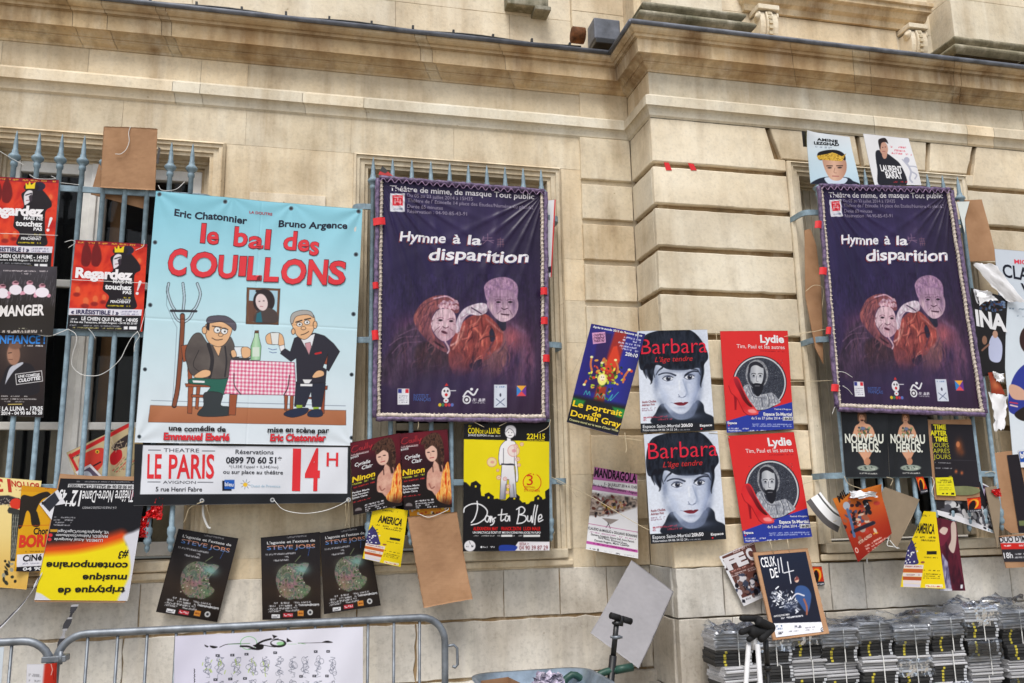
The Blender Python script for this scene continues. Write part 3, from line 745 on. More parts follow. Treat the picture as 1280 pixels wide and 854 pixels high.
def sheet_mat(name, rough, spec, coat=0, cloth=False):
    m, n, b = new_mat(name); a_ = nd(n, 'ShaderNodeAttribute', attribute_name='Col')
    v_ = noise_pos(n, 8, 4); r_ = ramp(n, v_.outputs[0], [(.3, (.95, .95, .95)), (.7, (1, 1, 1))])
    n.links.new(mix(n, a_.outputs['Color'], r_.outputs[0], 1.0, 'MULTIPLY'), b.inputs['Base Color'])
    b.inputs['Roughness'].default_value = rough; b.inputs['Specular IOR Level'].default_value = spec; b.inputs['Coat Weight'].default_value = coat; b.inputs['Coat Roughness'].default_value = .25
    bump(n, b, noise_pos(n, 9 if cloth else 5, 3, .5).outputs[0], .35 if cloth else .2, .01)
    return m
M['paper'] = sheet_mat('printed poster paper', .5, .2)
M['vinyl'] = sheet_mat('printed vinyl banner', .42, .3)
M['cloth'] = sheet_mat('printed satin cloth', .38, .28, 0, True)
def sheet(name, art, Y, label=None, cat=None, group=None, corners=None, mat='paper', disp=None, parent=None, thick=.002, torn=None, back=(214, 212, 208)):
    """mesh of a printed sheet. corners: photo positions of its four corners, Y: their planes (one or four)"""
    c = art.c if corners is None else np.array(corners, float)
    Ys = [Y]*4 if np.isscalar(Y) else Y
    q = [at(*p, yy) for p, yy in zip(c, Ys)]
    org = (q[0]+q[1]+q[2]+q[3])/4
    nrm = np.cross(q[1]-q[0], q[3]-q[0]); nrm /= np.linalg.norm(nrm)
    if nrm[1] > 0: nrm = -nrm
    disp = disp or (lambda u, v: 0*u)
    def surf(u, v, off=0.0):
        u_, v_ = u[:, None], v[:, None]
        return (q[0]*(1-u_)+q[1]*u_)*(1-v_)+(q[3]*(1-u_)+q[2]*u_)*v_+nrm*(disp(u, v)+off)[:, None]
    nu, nv = art.nu, art.nv
    V = [surf(art.U, art.V)]; C = [art.C]
    i = np.arange(nu*nv).reshape(nv, nu)
    Q = np.stack([i[:-1, :-1], i[:-1, 1:], i[1:, 1:], i[1:, :-1]], -1)
    if torn is not None:
        keep = ~torn(art.U, art.V); Q = Q[keep[Q].all(-1)]
    Q = Q.reshape(-1, 4)
    faces = [Q[:, ::-1]]; base = nu*nv
    # edge and back
    if torn is None:
        bu, bv = (max(17, nu//2), max(17, nv//2)) if mat == 'cloth' else (17, 17)
        u, v = np.meshgrid(np.linspace(0, 1, bu), np.linspace(0, 1, bv)); V.append(surf(u.ravel(), v.ravel(), -np.full(u.size, thick))); C.append(np.tile(np.array(back, float), (u.size, 1)))
        k = np.arange(bu*bv).reshape(bv, bu)+base
        faces.append(np.stack([k[:-1, :-1], k[:-1, 1:], k[1:, 1:], k[1:, :-1]], -1).reshape(-1, 4)); base += bu*bv
        per = np.concatenate([i[0, :], i[1:, -1], i[-1, -2::-1], i[-2::-1, 0]])
        V.append(surf(art.U[per], art.V[per], -np.full(len(per), thick))); C.append(np.tile(np.array(back, float), (len(per), 1)))
        k = np.arange(len(per))+base
        faces.append(np.stack([per[:-1], per[1:], k[1:], k[:-1]], -1)[:, ::-1]); base += len(per)
    quads = np.concatenate(faces)
    tris = np.zeros((0, 3), int)
    if art.tv:
        tv = np.concatenate(art.tv); ly = np.concatenate(art.layer); tris = np.concatenate(art.tf)+base
        V.append(surf(tv[:, 0], tv[:, 1], .0009+ly*.0001)); C.append(np.concatenate(art.tc))
        if torn is not None: kp = ~torn(tv[:, 0], tv[:, 1]); tris = tris[kp[tris-base].all(-1)]
    V = np.concatenate(V)-org; C = np.maximum(lin(np.concatenate(C))*ALB-.005, .004)
    me = bpy.data.meshes.new(name); me.vertices.add(len(V)); me.vertices.foreach_set('co', V.astype(np.float32).ravel())
    nl = quads.size+tris.size; me.loops.add(nl); me.polygons.add(len(quads)+len(tris))
    me.loops.foreach_set('vertex_index', np.concatenate([quads.ravel(), tris.ravel()]).astype(np.int32))
    me.polygons.foreach_set('loop_start', np.concatenate([np.arange(len(quads))*4, quads.size+np.arange(len(tris))*3]).astype(np.int32))
    me.polygons.foreach_set('use_smooth', np.concatenate([np.ones(len(quads), bool), np.zeros(len(tris), bool)]))
    a_ = me.attributes.new('Col', 'FLOAT_COLOR', 'POINT'); a_.data.foreach_set('color', np.concatenate([C, np.ones((len(C), 1))], 1).astype(np.float32).ravel())
    me.materials.append(M[mat]); me.update(calc_edges=True); me.validate()
    o = bpy.data.objects.new(name, me); link(o, parent); o.location = Vector(org)-(parent.location if parent is not None else Vector((0, 0, 0)))
    return tag(o, label, cat, group)
def waves(*ws, curl=0, sag=0, corner=None, seed=0):
    """gentle buckling of a sheet: (amplitude, cycles across, cycles down, phase)"""
    def f(u, v):
        z = 0*u
        for a, fu, fv, ph in ws: z = z+a*np.sin(2*math.pi*(fu*u+fv*v)+ph)
        if curl: z = z+curl*np.maximum(0, v-.6)**2*6.25
        if sag: z = z+sag*4*u*(1-u)
        if corner:
            cu_, cv_, r_, am = corner; d = np.maximum(0, 1-np.hypot(u-cu_, v-cv_)/r_); z = z+am*d*d
        return z
    return f
def slab(name, pts, Y, thick, mat, parent=None, label=None, cat=None, group=None, bend=0.0):
    """a flat board outlined by photo positions pts on plane(s) Y"""
    Ys = [Y]*len(pts) if np.isscalar(Y) else Y
    q = np.array([at(*p, y_) for p, y_ in zip(pts, Ys)]); org = q.mean(0); mb = MB(); n_ = len(q); q = q-org
    bk = q+np.array((0, thick, 0))
    mb.add(list(q)+list(bk), [tuple(range(n_)), tuple(range(n_, 2*n_))[::-1]]+[(i, (i+1) % n_, n_+(i+1) % n_, n_+i) for i in range(n_)])
    o = mb.build(name, M[mat]); o.location = Vector(org)-(parent.location if parent is not None else Vector((0, 0, 0)))
    if parent is not None: o.parent = parent
    return tag(o, label, cat, group)

v_, f_ = glyphs('HÔTEL', .0); pa_, pb_ = at(345, 260, -.013), at(371, 261, -.013); k_ = (pb_[0]-pa_[0])/v_[:, 0].max()
mb = MB(); mb.add([(pa_[0]+x*k_, -.0128, pa_[2]+y*k_*1.25) for x, y in v_], [tuple(t) for t in f_], (.45, .4, .36)); mb.build('inscription', M['stone'], BLD)
# ------------------------------------------------------------------ posters and banners
POSTERS = 'show posters tied to the window bars and strings'
def A(c, base=W_, ppp=1.35): return Art(c, base, ppp)
RED, YEL, BLK = (222, 48, 50), (236, 214, 30), (24, 23, 26)

# ---- the pale blue banner with the drawn dinner
a = A([(195, 239), (453, 262), (440, 557), (168, 553)], lg((300, 240), (296, 560), (132, 200, 220), (156, 212, 229), (184, 224, 236), (203, 228, 238), (217, 231, 240), (224, 232, 241)), 1.6); a.owk = .72
a.tr(160, 230, 4.267); NAVY = (18, 30, 52)
a.text('Eric Chatonnier', (248, 174), (638, 212), 36, NAVY, .03, wob=.1).text('Bruno Argence', (805, 231), (1170, 243), 34, NAVY, .03, wob=.1).text('LA DOUTRE', (650, 157), (772, 168), 13, (190, 40, 60), .02)
def red_letters(t, p0, p1, h, bold=.026, sh=0.0):
    a.text(t, (p0[0]-3, p0[1]+3), (p1[0]+3, p1[1]+3), h+6, (110, 24, 38), bold+.004, sh); a.text(t, p0, p1, h, (226, 56, 66), bold, sh)
for t, p0, p1, h in (('l', (388, 312), (412, 314), 96), ('e', (422, 318), (483, 320), 88), ('b', (566, 330), (637, 332), 96), ('a', (645, 340), (722, 344), 86), ('l', (732, 344), (758, 346), 96), ('d', (830, 350), (898, 352), 92), ('e', (908, 358), (966, 358), 82), ('s', (970, 378), (1016, 382), 96)): red_letters(t, p0, p1, h)
for t, x0, x1, y0, y1 in (('C', 208, 312, 355, 490), ('O', 328, 475, 370, 498), ('U', 478, 582, 385, 503), ('I', 590, 632, 390, 492), ('L', 634, 716, 392, 514), ('L', 724, 806, 398, 522), ('O', 813, 950, 408, 535), ('N', 955, 1062, 412, 540), ('S', 1065, 1160, 418, 538)): red_letters(t, (x0+3, y1-4), (x1-3, y1-3), y1-y0-8, .034)
a.tr(160, 340, 4.267); INK = (30, 26, 30); SK = (230, 182, 138)
a.line([(125, 687), (1160, 716)], 3, (120, 130, 150)); a.poly([(120, 713), (1163, 740), (1163, 818), (108, 802)], lg((0, 700), (0, 820), (186, 122, 86), (170, 104, 70)), outline=(90, 60, 50), ow=3)
for pts in ([(218, 66), (212, 110), (232, 175), (252, 208)], [(295, 66), (302, 140), (296, 210)], [(372, 66), (388, 122), (368, 185), (345, 212)], [(240, 215), (262, 255), (290, 272)], [(350, 215), (330, 250), (300, 272)]):
    a.line(pts, 15, INK, smooth=True).line(pts, 9, (190, 214, 228), smooth=True)
a.line([(230, 211), (366, 213)], 13, (50, 46, 52)); a.line([(292, 236), (290, 330), (268, 600), (247, 714)], 27, INK, smooth=True).line([(292, 238), (290, 330), (268, 600), (248, 710)], 20, (134, 76, 52), smooth=True)
BR = (156, 84, 54)
for p in ([(284, 396), (362, 384), (352, 470), (296, 482)], [(318, 480), (340, 478), (345, 600), (322, 600)], [(305, 597), (440, 600), (440, 617), (310, 615)], [(322, 614), (350, 614), (342, 757), (318, 755)], [(368, 612), (388, 614), (376, 735), (360, 730)], [(340, 655), (440, 660), (440, 673), (340, 670)]): a.poly(p, BR, outline=INK, ow=3)
a.poly([(335, 572), (440, 560), (548, 556), (530, 640), (500, 658), (425, 650), (440, 612), (345, 600), (325, 590)], (38, 98, 84), smooth=True, outline=INK, ow=3.5)
a.poly([(412, 646), (505, 652), (498, 712), (545, 724), (552, 764), (440, 774), (376, 766), (380, 745), (405, 715)], (52, 58, 62), smooth=True, outline=INK, ow=3.5)
a.poly([(388, 330), (345, 345), (308, 425), (315, 490), (345, 552), (440, 572), (545, 562), (552, 480), (572, 420), (562, 372), (540, 348), (490, 400), (430, 385)], ns(60, 60, (100, 92, 88), (84, 76, 74), seed=5), smooth=True, outline=INK, ow=4)
a.line([(432, 390), (452, 470), (438, 560)], 20, (46, 42, 46), smooth=True).line([(520, 400), (528, 480), (520, 560)], 9, (46, 42, 46), smooth=True)
a.poly([(455, 395), (502, 398), (486, 455)], SK, outline=INK, ow=2.5); a.line([(380, 420), (350, 500), (400, 545)], 3, INK, smooth=True)
a.poly([(545, 440), (600, 462), (655, 462), (650, 474), (560, 470)], (66, 62, 66), outline=INK, ow=3)
a.poly([(412, 300), (430, 275), (500, 268), (548, 285), (556, 320), (528, 378), (490, 402), (442, 386), (418, 350)], SK, smooth=True, outline=INK, ow=3.5)
a.poly([(425, 268), (440, 262), (436, 318), (416, 305)], (44, 40, 46)); a.ell(410, 314, 13, 20, SK, outline=INK, ow=3)
a.poly([(420, 264), (440, 240), (520, 237), (572, 270), (580, 300), (570, 316), (545, 292), (500, 268), (435, 276)], (92, 86, 98), smooth=True, outline=INK, ow=4)
for x, y in ((478, 312), (516, 318)): a.ell(x, y, 18, 17, (240, 240, 240), outline=INK, ow=2.5).ell(x+3, y+2, 5, 5, INK)
a.ell(497, 338, 13, 9, SK, outline=INK, ow=2.5).line([(450, 355), (474, 366), (506, 362)], 4, INK, smooth=True).line([(452, 292), (500, 298)], 5, INK).line([(505, 302), (535, 310)], 5, INK)
a.poly([(568, 402), (620, 402), (612, 456), (578, 456)], (226, 234, 240), outline=INK, ow=3); a.poly([(608, 410), (640, 404), (660, 425), (652, 455), (615, 460)], SK, smooth=True, outline=INK, ow=3).poly([(552, 425), (572, 420), (582, 450), (560, 458)], SK, smooth=True, outline=INK, ow=3)
a.poly([(352, 560), (400, 526), (440, 530), (438, 556), (395, 568)], SK, smooth=True, outline=INK, ow=3).poly([(345, 580), (410, 584), (412, 594), (350, 592)], (232, 232, 236))
def gingham(x, y):
    w_ = x+.03*y; h_ = y-.045*x; sx = ((w_ % 20) < 10).astype(float); sy = ((h_ % 20) < 10).astype(float); t = (sx+sy)/2
    return np.array((244, 232, 238))*(1-t)[:, None]+np.array((216, 92, 132))*t[:, None]
for p in ([(545, 655), (586, 657), (576, 766), (540, 764)], [(836, 660), (856, 660), (850, 742), (838, 740)], [(868, 662), (886, 664), (882, 748), (866, 746)]): a.poly(p, BR, outline=INK, ow=3)
a.poly([(550, 472), (890, 487), (902, 664), (835, 660), (605, 656), (514, 652), (540, 560)], gingham, outline=(80, 40, 60), ow=3).line([(568, 545), (572, 610), (605, 656)], 5, INK, smooth=True).line([(864, 555), (855, 620), (834, 660)], 5, INK, smooth=True)
a.poly([(657, 474), (658, 402), (677, 348), (678, 326), (700, 326), (701, 348), (714, 402), (708, 475)], lg((655, 0), (715, 0), (120, 176, 124), (190, 222, 190), (130, 186, 140)), outline=INK, ow=3).poly([(679, 316), (700, 316), (700, 330), (679, 330)], (104, 70, 46), outline=INK, ow=2).box(667, 405, 704, 455, (214, 228, 214))
a.poly([(637, 86), (815, 93), (805, 286), (632, 281)], (112, 76, 52), outline=INK, ow=3).poly([(650, 98), (802, 104), (794, 275), (645, 270)], (168, 204, 222))
a.poly([(645, 155), (690, 160), (690, 270), (645, 270)], (104, 70, 56)).ell(728, 160, 58, 66, (44, 34, 38)).poly([(680, 272), (690, 215), (750, 195), (796, 220), (794, 275)], (74, 62, 60), smooth=True).ell(716, 165, 31, 46, (226, 206, 206), rot=-15).line([(690, 105), (760, 120), (765, 190)], 14, (40, 30, 34), smooth=True).poly([(684, 272), (690, 225), (712, 215), (720, 272)], (40, 104, 120))
for x, y in ((704, 160), (727, 158)): a.ell(x, y, 5, 3, (70, 50, 60))
a.line([(708, 187), (722, 188)], 4, (180, 110, 120))
for p in ([(1048, 430), (1082, 436), (1072, 500), (1046, 492)], [(936, 608), (1066, 610), (1064, 630), (940, 628)], [(1034, 626), (1054, 626), (1048, 756), (1030, 752)], [(940, 668), (985, 670), (985, 680), (940, 678)]): a.poly(p, (150, 74, 50), outline=INK, ow=3)
a.poly([(898, 590), (980, 575), (1056, 596), (1034, 722), (985, 722), (978, 640), (946, 722), (890, 720)], (42, 44, 60), outline=INK, ow=3)
a.poly([(936, 336), (1000, 330), (1050, 345), (1098, 386), (1130, 428), (1072, 532), (1040, 512), (1068, 440), (1054, 592), (905, 600), (900, 462), (872, 482), (816, 440), (832, 408), (868, 430), (890, 358)], (46, 44, 56), outline=INK, ow=4)
a.poly([(924, 362), (1000, 332), (986, 390), (968, 450), (950, 410)], (232, 234, 240), outline=INK, ow=2.5).poly([(946, 384), (974, 378), (980, 400), (968, 446), (952, 410)], (206, 150, 160), outline=INK, ow=2)
a.poly([(870, 260), (900, 235), (980, 225), (1000, 272), (984, 330), (945, 364), (905, 345), (882, 300)], SK, smooth=True, outline=INK, ow=3.5).ell(1000, 286, 11, 20, SK, outline=INK, ow=3).ell(884, 322, 10, 16, SK, outline=INK, ow=3)
a.poly([(868, 264), (880, 225), (930, 208), (978, 216), (992, 248), (960, 232), (900, 242), (880, 280)], (172, 168, 164), smooth=True, outline=INK, ow=3)
for x, y in ((917, 284), (957, 273)): a.ell(x, y, 15, 11, (240, 240, 240), outline=INK, ow=2.5).ell(x+1, y, 4.5, 4.5, INK)
a.line([(898, 272), (930, 262)], 6, INK).line([(944, 258), (976, 252)], 6, INK).ell(938, 304, 13, 9, SK, outline=INK, ow=2.5).line([(925, 340), (945, 334), (966, 322)], 4, INK, smooth=True)
a.poly([(738, 350), (760, 330), (800, 328), (828, 345), (838, 400), (825, 425), (808, 395), (775, 392), (745, 385)], SK, smooth=True, outline=INK, ow=3).poly([(762, 328), (810, 328), (804, 392), (772, 392)], (226, 236, 242), outline=INK, ow=2.5, a=.85).poly([(808, 400), (836, 392), (840, 412), (818, 430)], (236, 236, 240), outline=INK, ow=2.5)
a.poly([(985, 560), (1010, 530), (1042, 532), (1045, 555), (1000, 568)], SK, smooth=True, outline=INK, ow=3).poly([(932, 575), (985, 576), (968, 598), (944, 598)], (232, 232, 236), outline=INK, ow=2).box(922, 600, 985, 612, (236, 236, 240)).line([(1002, 440), (1030, 434)], 10, (196, 40, 44), smooth=False)
a.line([(752, 412), (775, 420), (796, 416)], 3, (60, 80, 140)).line([(758, 430), (775, 436), (795, 434)], 3, (60, 80, 140))
a.box(900, 712, 932, 728, (150, 180, 60)).box(990, 722, 1020, 740, (150, 180, 60)); a.poly([(835, 765), (850, 745), (905, 730), (960, 728), (962, 745), (935, 765), (880, 778)], (38, 46, 72), smooth=True, outline=INK, ow=3).poly([(962, 752), (990, 736), (1030, 736), (1040, 765), (1010, 776), (965, 772)], (38, 46, 72), smooth=True, outline=INK, ow=3)
a.line([(212, 75), (206, 180), (240, 260), (262, 300), (250, 520), (238, 690)], 2.5, (60, 70, 90), a=.6)
a.tr(160, 520, 4.267)
a.text('une comédie de', (218, 79), (525, 85), 27, INK, .03, wob=.06).text('mise en scène par', (747, 87), (1073, 92), 27, INK, .03, wob=.06)
a.text('Emmanuel Eberlé', (190, 127), (545, 133), 36, (120, 20, 30), .05).text('Emmanuel Eberlé', (192, 125), (545, 131), 34, (224, 50, 62), .035).text('Eric Chatonnier', (760, 135), (1057, 135), 36, (120, 20, 30), .05).text('Eric Chatonnier', (762, 133), (1055, 133), 34, (224, 50, 62), .035)
eye = [(168, 57), (522, 97), (873, 131), (1230, 149), (145, 315), (1216, 379), (119, 650), (1203, 697)]; a.tr(160, 230, 4.267)
for x, y in eye: a.ell(x, y, 12, 12, (96, 110, 120)).ell(x, y, 7, 7, (24, 30, 36))
a.tr(160, 340, 4.267)
for x, y in ((91, 523), (1193, 550)): a.ell(x, y, 11, 11, (96, 110, 120)).ell(x, y, 7, 7, (24, 30, 36))
a.tr(160, 520, 4.267)
for x, y in ((60, 111), (1193, 117)): a.ell(x, y, 11, 11, (96, 110, 120)).ell(x, y, 7, 7, (24, 30, 36))
def d_blue(u, v):
    z = .004*np.sin(2*math.pi*(1.3*u+.6*v))+.002*np.sin(2*math.pi*(3.1*u-1.2*v)+1)
    for cu_, cv_, k in ((0, 0, 1), (1, 0, 1), (.36, 0, .6), (.65, 0, .6), (0, 1, .7), (1, 1, .7)):
        r_ = np.hypot(u-cu_, v-cv_)+1e-4; th = np.arctan2(v-cv_, u-cu_); z = z+k*.0035*np.sin(th*9)*np.exp(-r_*4.5)*np.minimum(1, r_*9)
    z = z-.0015*np.exp(-((u-.5)/.004)**2)-.0012*np.exp(-((v-.52)/.004)**2)
    return z
sheet('banner', a, -.178, 'pale blue vinyl banner with red lettering and two cartoon men at a checked table', 'banner', None, mat='vinyl', disp=d_blue, thick=.003)

# ---- theatre address banner under it
zc_ = lambda x, y: (160+x/4.267, 520+y/4.267)
a = A([zc_(36, 150), zc_(1184, 160), zc_(1190, 462), zc_(28, 480)], (28, 30, 36), 1.5); a.tr(160, 520, 4.267)
a.poly([(82, 157), (1173, 167), (1170, 414), (66, 418)], (226, 229, 238)); G_ = (70, 72, 84); RD = (224, 48, 56)
a.text('THEATRE', (195, 193), (388, 195), 20, G_, .0).text('AVIGNON', (192, 361), (370, 362), 15, G_, 0)
for p, q in (((112, 182), (178, 183)), ((405, 187), (472, 188)), ((108, 352), (176, 353)), ((380, 354), (462, 355))): a.line([p, q], 4, G_)
a.text('LE', (104, 331), (182, 332), 124, RD, .02).text('PARIS', (222, 332), (468, 331), 122, RD, .02).text('5 rue Henri Fabre', (152, 402), (404, 403), 23, (40, 40, 50), .015)
a.text('Réservations', (583, 203), (785, 205), 23, (40, 42, 54), .01).text('0899 70 60 51*', (532, 253), (828, 253), 32, (36, 38, 50), .03).text("*(1,35€ l'appel + 0,34€/mn)", (548, 277), (810, 280), 14, (60, 62, 74), 0).text('ou sur place au théâtre', (517, 308), (835, 312), 20, (40, 42, 54), .012)
a.text('1', (882, 394), (925, 395), 214, RD, .02).text('4', (948, 395), (1026, 395), 214, RD, .02).text('H', (1062, 268), (1122, 269), 72, RD, .01)
a.box(512, 345, 562, 400, (20, 24, 40)).box(524, 341, 578, 390, (34, 96, 190)).text('bleu', (526, 374), (572, 376), 20, (235, 240, 250), .02)
for k in range(8): a.line([(637, 365), (637+26*math.cos(k*.785+.2), 365+26*math.sin(k*.785+.2))], 3, (120, 130, 150))
a.ell(635, 367, 12, 11, (238, 190, 50)); a.text('Ouest de Provence', (664, 380), (820, 382), 14, (150, 190, 214), -.005)
for x, y in ((403, 452), (779, 448), (1177, 447)): a.ell(x, y, 12, 12, (190, 192, 196)).ell(x, y, 6, 6, (60, 62, 66))
sheet('banner', a, -.170, 'long white banner with black edges and red 14 H under the pale blue banner', 'banner', None, mat='vinyl', disp=waves((.002, .8, .2, 0), (.0015, 4, 1, 1)), thick=.003)

# ---- purple banner with two masked old people
hym_c = [(474, 224), (680, 241), (682, 524), (470, 522)]
def purple(x, y):
    c = lg((474, 0), (684, 0), (48, 39, 76), (52, 41, 80), (52, 39, 72), (48, 33, 51))(x, y); d = lg((0, 225), (0, 525), (60, 50, 94), (46, 37, 77), (46, 35, 68), (55, 35, 56))(x, y)
    n_ = fbm(x/30, y/60, 3)[:, None]; st = vnoise(x/2.2, y/160, 9)[:, None]; return (c*.5+d*.5)*(.82+.3*n_)*(.94+.1*st)
a = A(hym_c, purple, 1.7); a.tr(440, 340, 4.271)
def cloth_(c0, c1, sx=26, sy=60, seed=1): return ns(sx, sy, c0, c1, seed=seed, o=4, lo=.2, hi=.8)
a.glow(420, 430, 190, 150, (92, 62, 96), .8).glow(780, 420, 210, 170, (104, 66, 92), .75).glow(330, 300, 100, 60, (110, 64, 84), .5)
a.poly([(160, 600), (205, 400), (240, 330), (330, 280), (400, 370), (510, 425), (540, 520), (520, 620)], cloth_((46, 36, 52), (88, 64, 88)), smooth=True, soft=26)
a.poly([(350, 400), (440, 380), (512, 430), (515, 560), (380, 580), (340, 500)], cloth_((38, 30, 40), (78, 52, 58), seed=4), smooth=True, soft=18)
for p in ([(200, 400), (260, 360), (360, 350)], [(215, 440), (270, 390), (370, 380)], [(250, 350), (310, 320), (345, 310)]): a.line(p, 5, (120, 88, 116), smooth=True, soft=6, a=.7)
a.poly([(640, 620), (600, 520), (700, 470), (790, 420), (830, 320), (900, 320), (960, 390), (975, 560), (900, 620)], cloth_((60, 44, 74), (112, 72, 96), seed=7), smooth=True, soft=24)
a.glow(850, 360, 60, 60, (176, 92, 96), .8).glow(880, 300, 60, 12, (130, 100, 130), .5, rot=35)
a.poly([(520, 420), (545, 345), (600, 270), (660, 236), (720, 236), (770, 280), (806, 318), (800, 400), (730, 470), (640, 540), (560, 560), (520, 500)], cloth_((112, 50, 48), (188, 88, 76), 30, 60, 12), smooth=True, soft=8)
a.poly([(700, 480), (800, 400), (812, 330), (830, 460), (780, 560), (680, 600)], cloth_((104, 70, 76), (150, 98, 96), seed=15), smooth=True, soft=14)
for p, c in (([(600, 300), (580, 360), (540, 420)], (232, 150, 130)), ([(640, 270), (625, 340), (600, 420)], (222, 110, 88)), ([(690, 260), (700, 330), (670, 430)], (96, 40, 40)), ([(740, 300), (760, 360), (730, 430)], (84, 40, 46)), ([(575, 330), (560, 380), (530, 400)], (240, 190, 180)), ([(650, 300), (690, 350), (700, 400)], (228, 128, 100)), ([(570, 430), (600, 470), (560, 500)], (180, 80, 66)), ([(720, 260), (790, 320), (806, 330)], (176, 110, 104))): a.line(p, 9, c, smooth=True, soft=8, a=.8)
a.poly([(735, 330), (752, 310), (765, 360), (745, 380)], (36, 34, 52), smooth=True, soft=4).poly([(630, 500), (690, 470), (690, 520), (650, 530)], (40, 30, 44), soft=6, smooth=True).poly([(770, 262), (818, 265), (822, 312), (800, 318)], (34, 32, 48), smooth=True, soft=5)
a.poly([(556, 330), (562, 262), (600, 206), (660, 180), (716, 178), (722, 220), (680, 242), (632, 236), (596, 268), (574, 330)], ns(16, 16, (236, 228, 236), (200, 176, 192), seed=3), smooth=True, soft=5).line([(640, 200), (690, 232)], 7, (70, 56, 76), soft=4).line([(580, 260), (620, 232)], 4, (170, 140, 160), soft=3)
a.poly([(712, 130), (708, 84), (738, 52), (790, 36), (846, 42), (884, 84), (882, 150), (866, 190), (740, 190), (725, 170)], ns(10, 10, (176, 140, 168), (138, 106, 140), seed=6), smooth=True, soft=5)
a.poly([(738, 128), (760, 106), (840, 108), (876, 140), (888, 190), (872, 240), (830, 270), (796, 272), (760, 246), (738, 214), (722, 186), (726, 160)], lg((740, 110), (830, 270), (162, 128, 158), (176, 144, 168), (206, 176, 188)), smooth=True, soft=4)
a.glow(745, 195, 14, 24, (226, 196, 204), .8).glow(790, 240, 26, 18, (224, 196, 206), .8).glow(866, 190, 16, 50, (126, 98, 130), .8).glow(815, 190, 14, 14, (196, 166, 182), .7)
for x in (784, 846): a.ell(x, 169, 12, 5.5, (40, 26, 40), soft=3).line([(x-18, 160), (x, 154), (x+18, 159)], 4, (120, 84, 112), smooth=True, soft=3)
a.line([(800, 200), (814, 208), (832, 202)], 5, (70, 40, 60), smooth=True, soft=2).line([(800, 232), (820, 236), (838, 238)], 7, (66, 34, 50), smooth=True, soft=3).line([(795, 215), (778, 232)], 3, (120, 86, 108), soft=2).line([(842, 212), (856, 236)], 3, (110, 76, 100), soft=2).line([(806, 248), (830, 250)], 5, (230, 200, 206), soft=4).line([(756, 140), (840, 142)], 2.5, (140, 106, 136), soft=3).line([(765, 178), (790, 182)], 2.5, (120, 90, 116), soft=2)
a.poly([(330, 262), (344, 216), (394, 158), (476, 132), (552, 156), (574, 192), (560, 230), (480, 200), (436, 236), (424, 300), (446, 352), (492, 388), (506, 436), (440, 404), (372, 340), (345, 300)], cloth_((98, 58, 70), (170, 96, 92), 14, 60, 21), smooth=True, soft=5)
for p in ([(352, 250), (400, 180), (470, 150)], [(366, 290), (410, 200), (440, 180)], [(376, 330), (404, 260), (420, 230)]): a.line(p, 5, (84, 48, 62), smooth=True, soft=5, a=.8)
a.line([(440, 150), (510, 140), (566, 176)], 7, (212, 172, 190), smooth=True, soft=6)
for k in range(13): a.ell(468+k*8, 190+6*math.sin(k*2.1)+k*.8, 9, 10, (222, 186, 196) if k % 2 else (196, 150, 164), soft=3)
for k in range(8): a.ell(480+k*11, 172+5*math.cos(k*2.3), 9, 8, (206, 170, 184) if k % 2 else (170, 128, 146), soft=3)
a.poly([(438, 240), (468, 208), (530, 212), (554, 246), (556, 286), (560, 306), (548, 346), (500, 378), (456, 356), (428, 308), (424, 280)], lg((424, 220), (560, 370), (226, 196, 204), (214, 180, 190), (190, 148, 162)), smooth=True, soft=4)
a.glow(452, 300, 22, 22, (236, 208, 214), .8).glow(500, 296, 12, 14, (238, 212, 216), .9).glow(548, 308, 14, 16, (232, 204, 210), .7).glow(504, 356, 18, 10, (230, 198, 206), .7)
for x, y in ((474, 266), (530, 272)): a.ell(x, y, 11, 6, (44, 26, 36), soft=3).line([(x-18, y-8), (x, y-15), (x+16, y-10)], 4, (150, 104, 122), smooth=True, soft=3)
a.line([(486, 300), (502, 308), (516, 302)], 5, (110, 66, 82), smooth=True, soft=2).ell(494, 330, 17, 7, (84, 40, 54), rot=22, soft=3).line([(480, 340), (500, 348)], 5, (226, 170, 178), soft=3).line([(470, 300), (448, 318), (440, 330)], 3.5, (140, 92, 110), smooth=True, soft=2).line([(478, 308), (464, 330)], 3, (150, 104, 120), soft=2).line([(524, 312), (540, 322)], 3, (140, 96, 112), soft=2).line([(450, 280), (470, 284)], 2.5, (160, 116, 130), soft=2).line([(540, 286), (552, 290)], 2.5, (160, 116, 130), soft=2)
a.line([(500, 380), (520, 420), (512, 440)], 8, (222, 190, 200), smooth=True, soft=5).line([(440, 380), (490, 410)], 10, (52, 30, 36), soft=6)
JK = [(530, 410), (560, 330), (620, 250), (720, 245), (800, 330), (780, 420), (640, 530), (540, 540)]
a.folds(JK, 34, 90, 7, [(70, 30, 36), (92, 40, 40), (214, 118, 100), (232, 150, 128), (150, 60, 54)], 115, 5, .75)
a.folds([(640, 430), (800, 330), (960, 400), (960, 580), (640, 600)], 30, 110, 8, [(54, 38, 60), (120, 80, 96), (150, 92, 96), (70, 48, 70)], 100, 6, .6)
a.folds([(220, 420), (330, 300), (500, 420), (510, 580), (230, 590)], 34, 90, 7, [(38, 28, 40), (96, 70, 92), (60, 44, 60), (112, 74, 84)], 120, 7, .6)
a.folds([(340, 260), (400, 170), (470, 150), (430, 300), (440, 380), (380, 340)], 16, 80, 6, [(84, 48, 60), (176, 108, 108), (120, 70, 80)], 110, 8, .7)
a.glow(640, 560, 260, 60, (66, 46, 74), .8).glow(380, 560, 180, 50, (52, 38, 56), .7).glow(560, 470, 60, 40, (96, 56, 64), .5)
a.tex(150, 20, 990, 610, .22, 9, 22, 4).tex(150, 20, 990, 610, .16, 4, 60, 14)
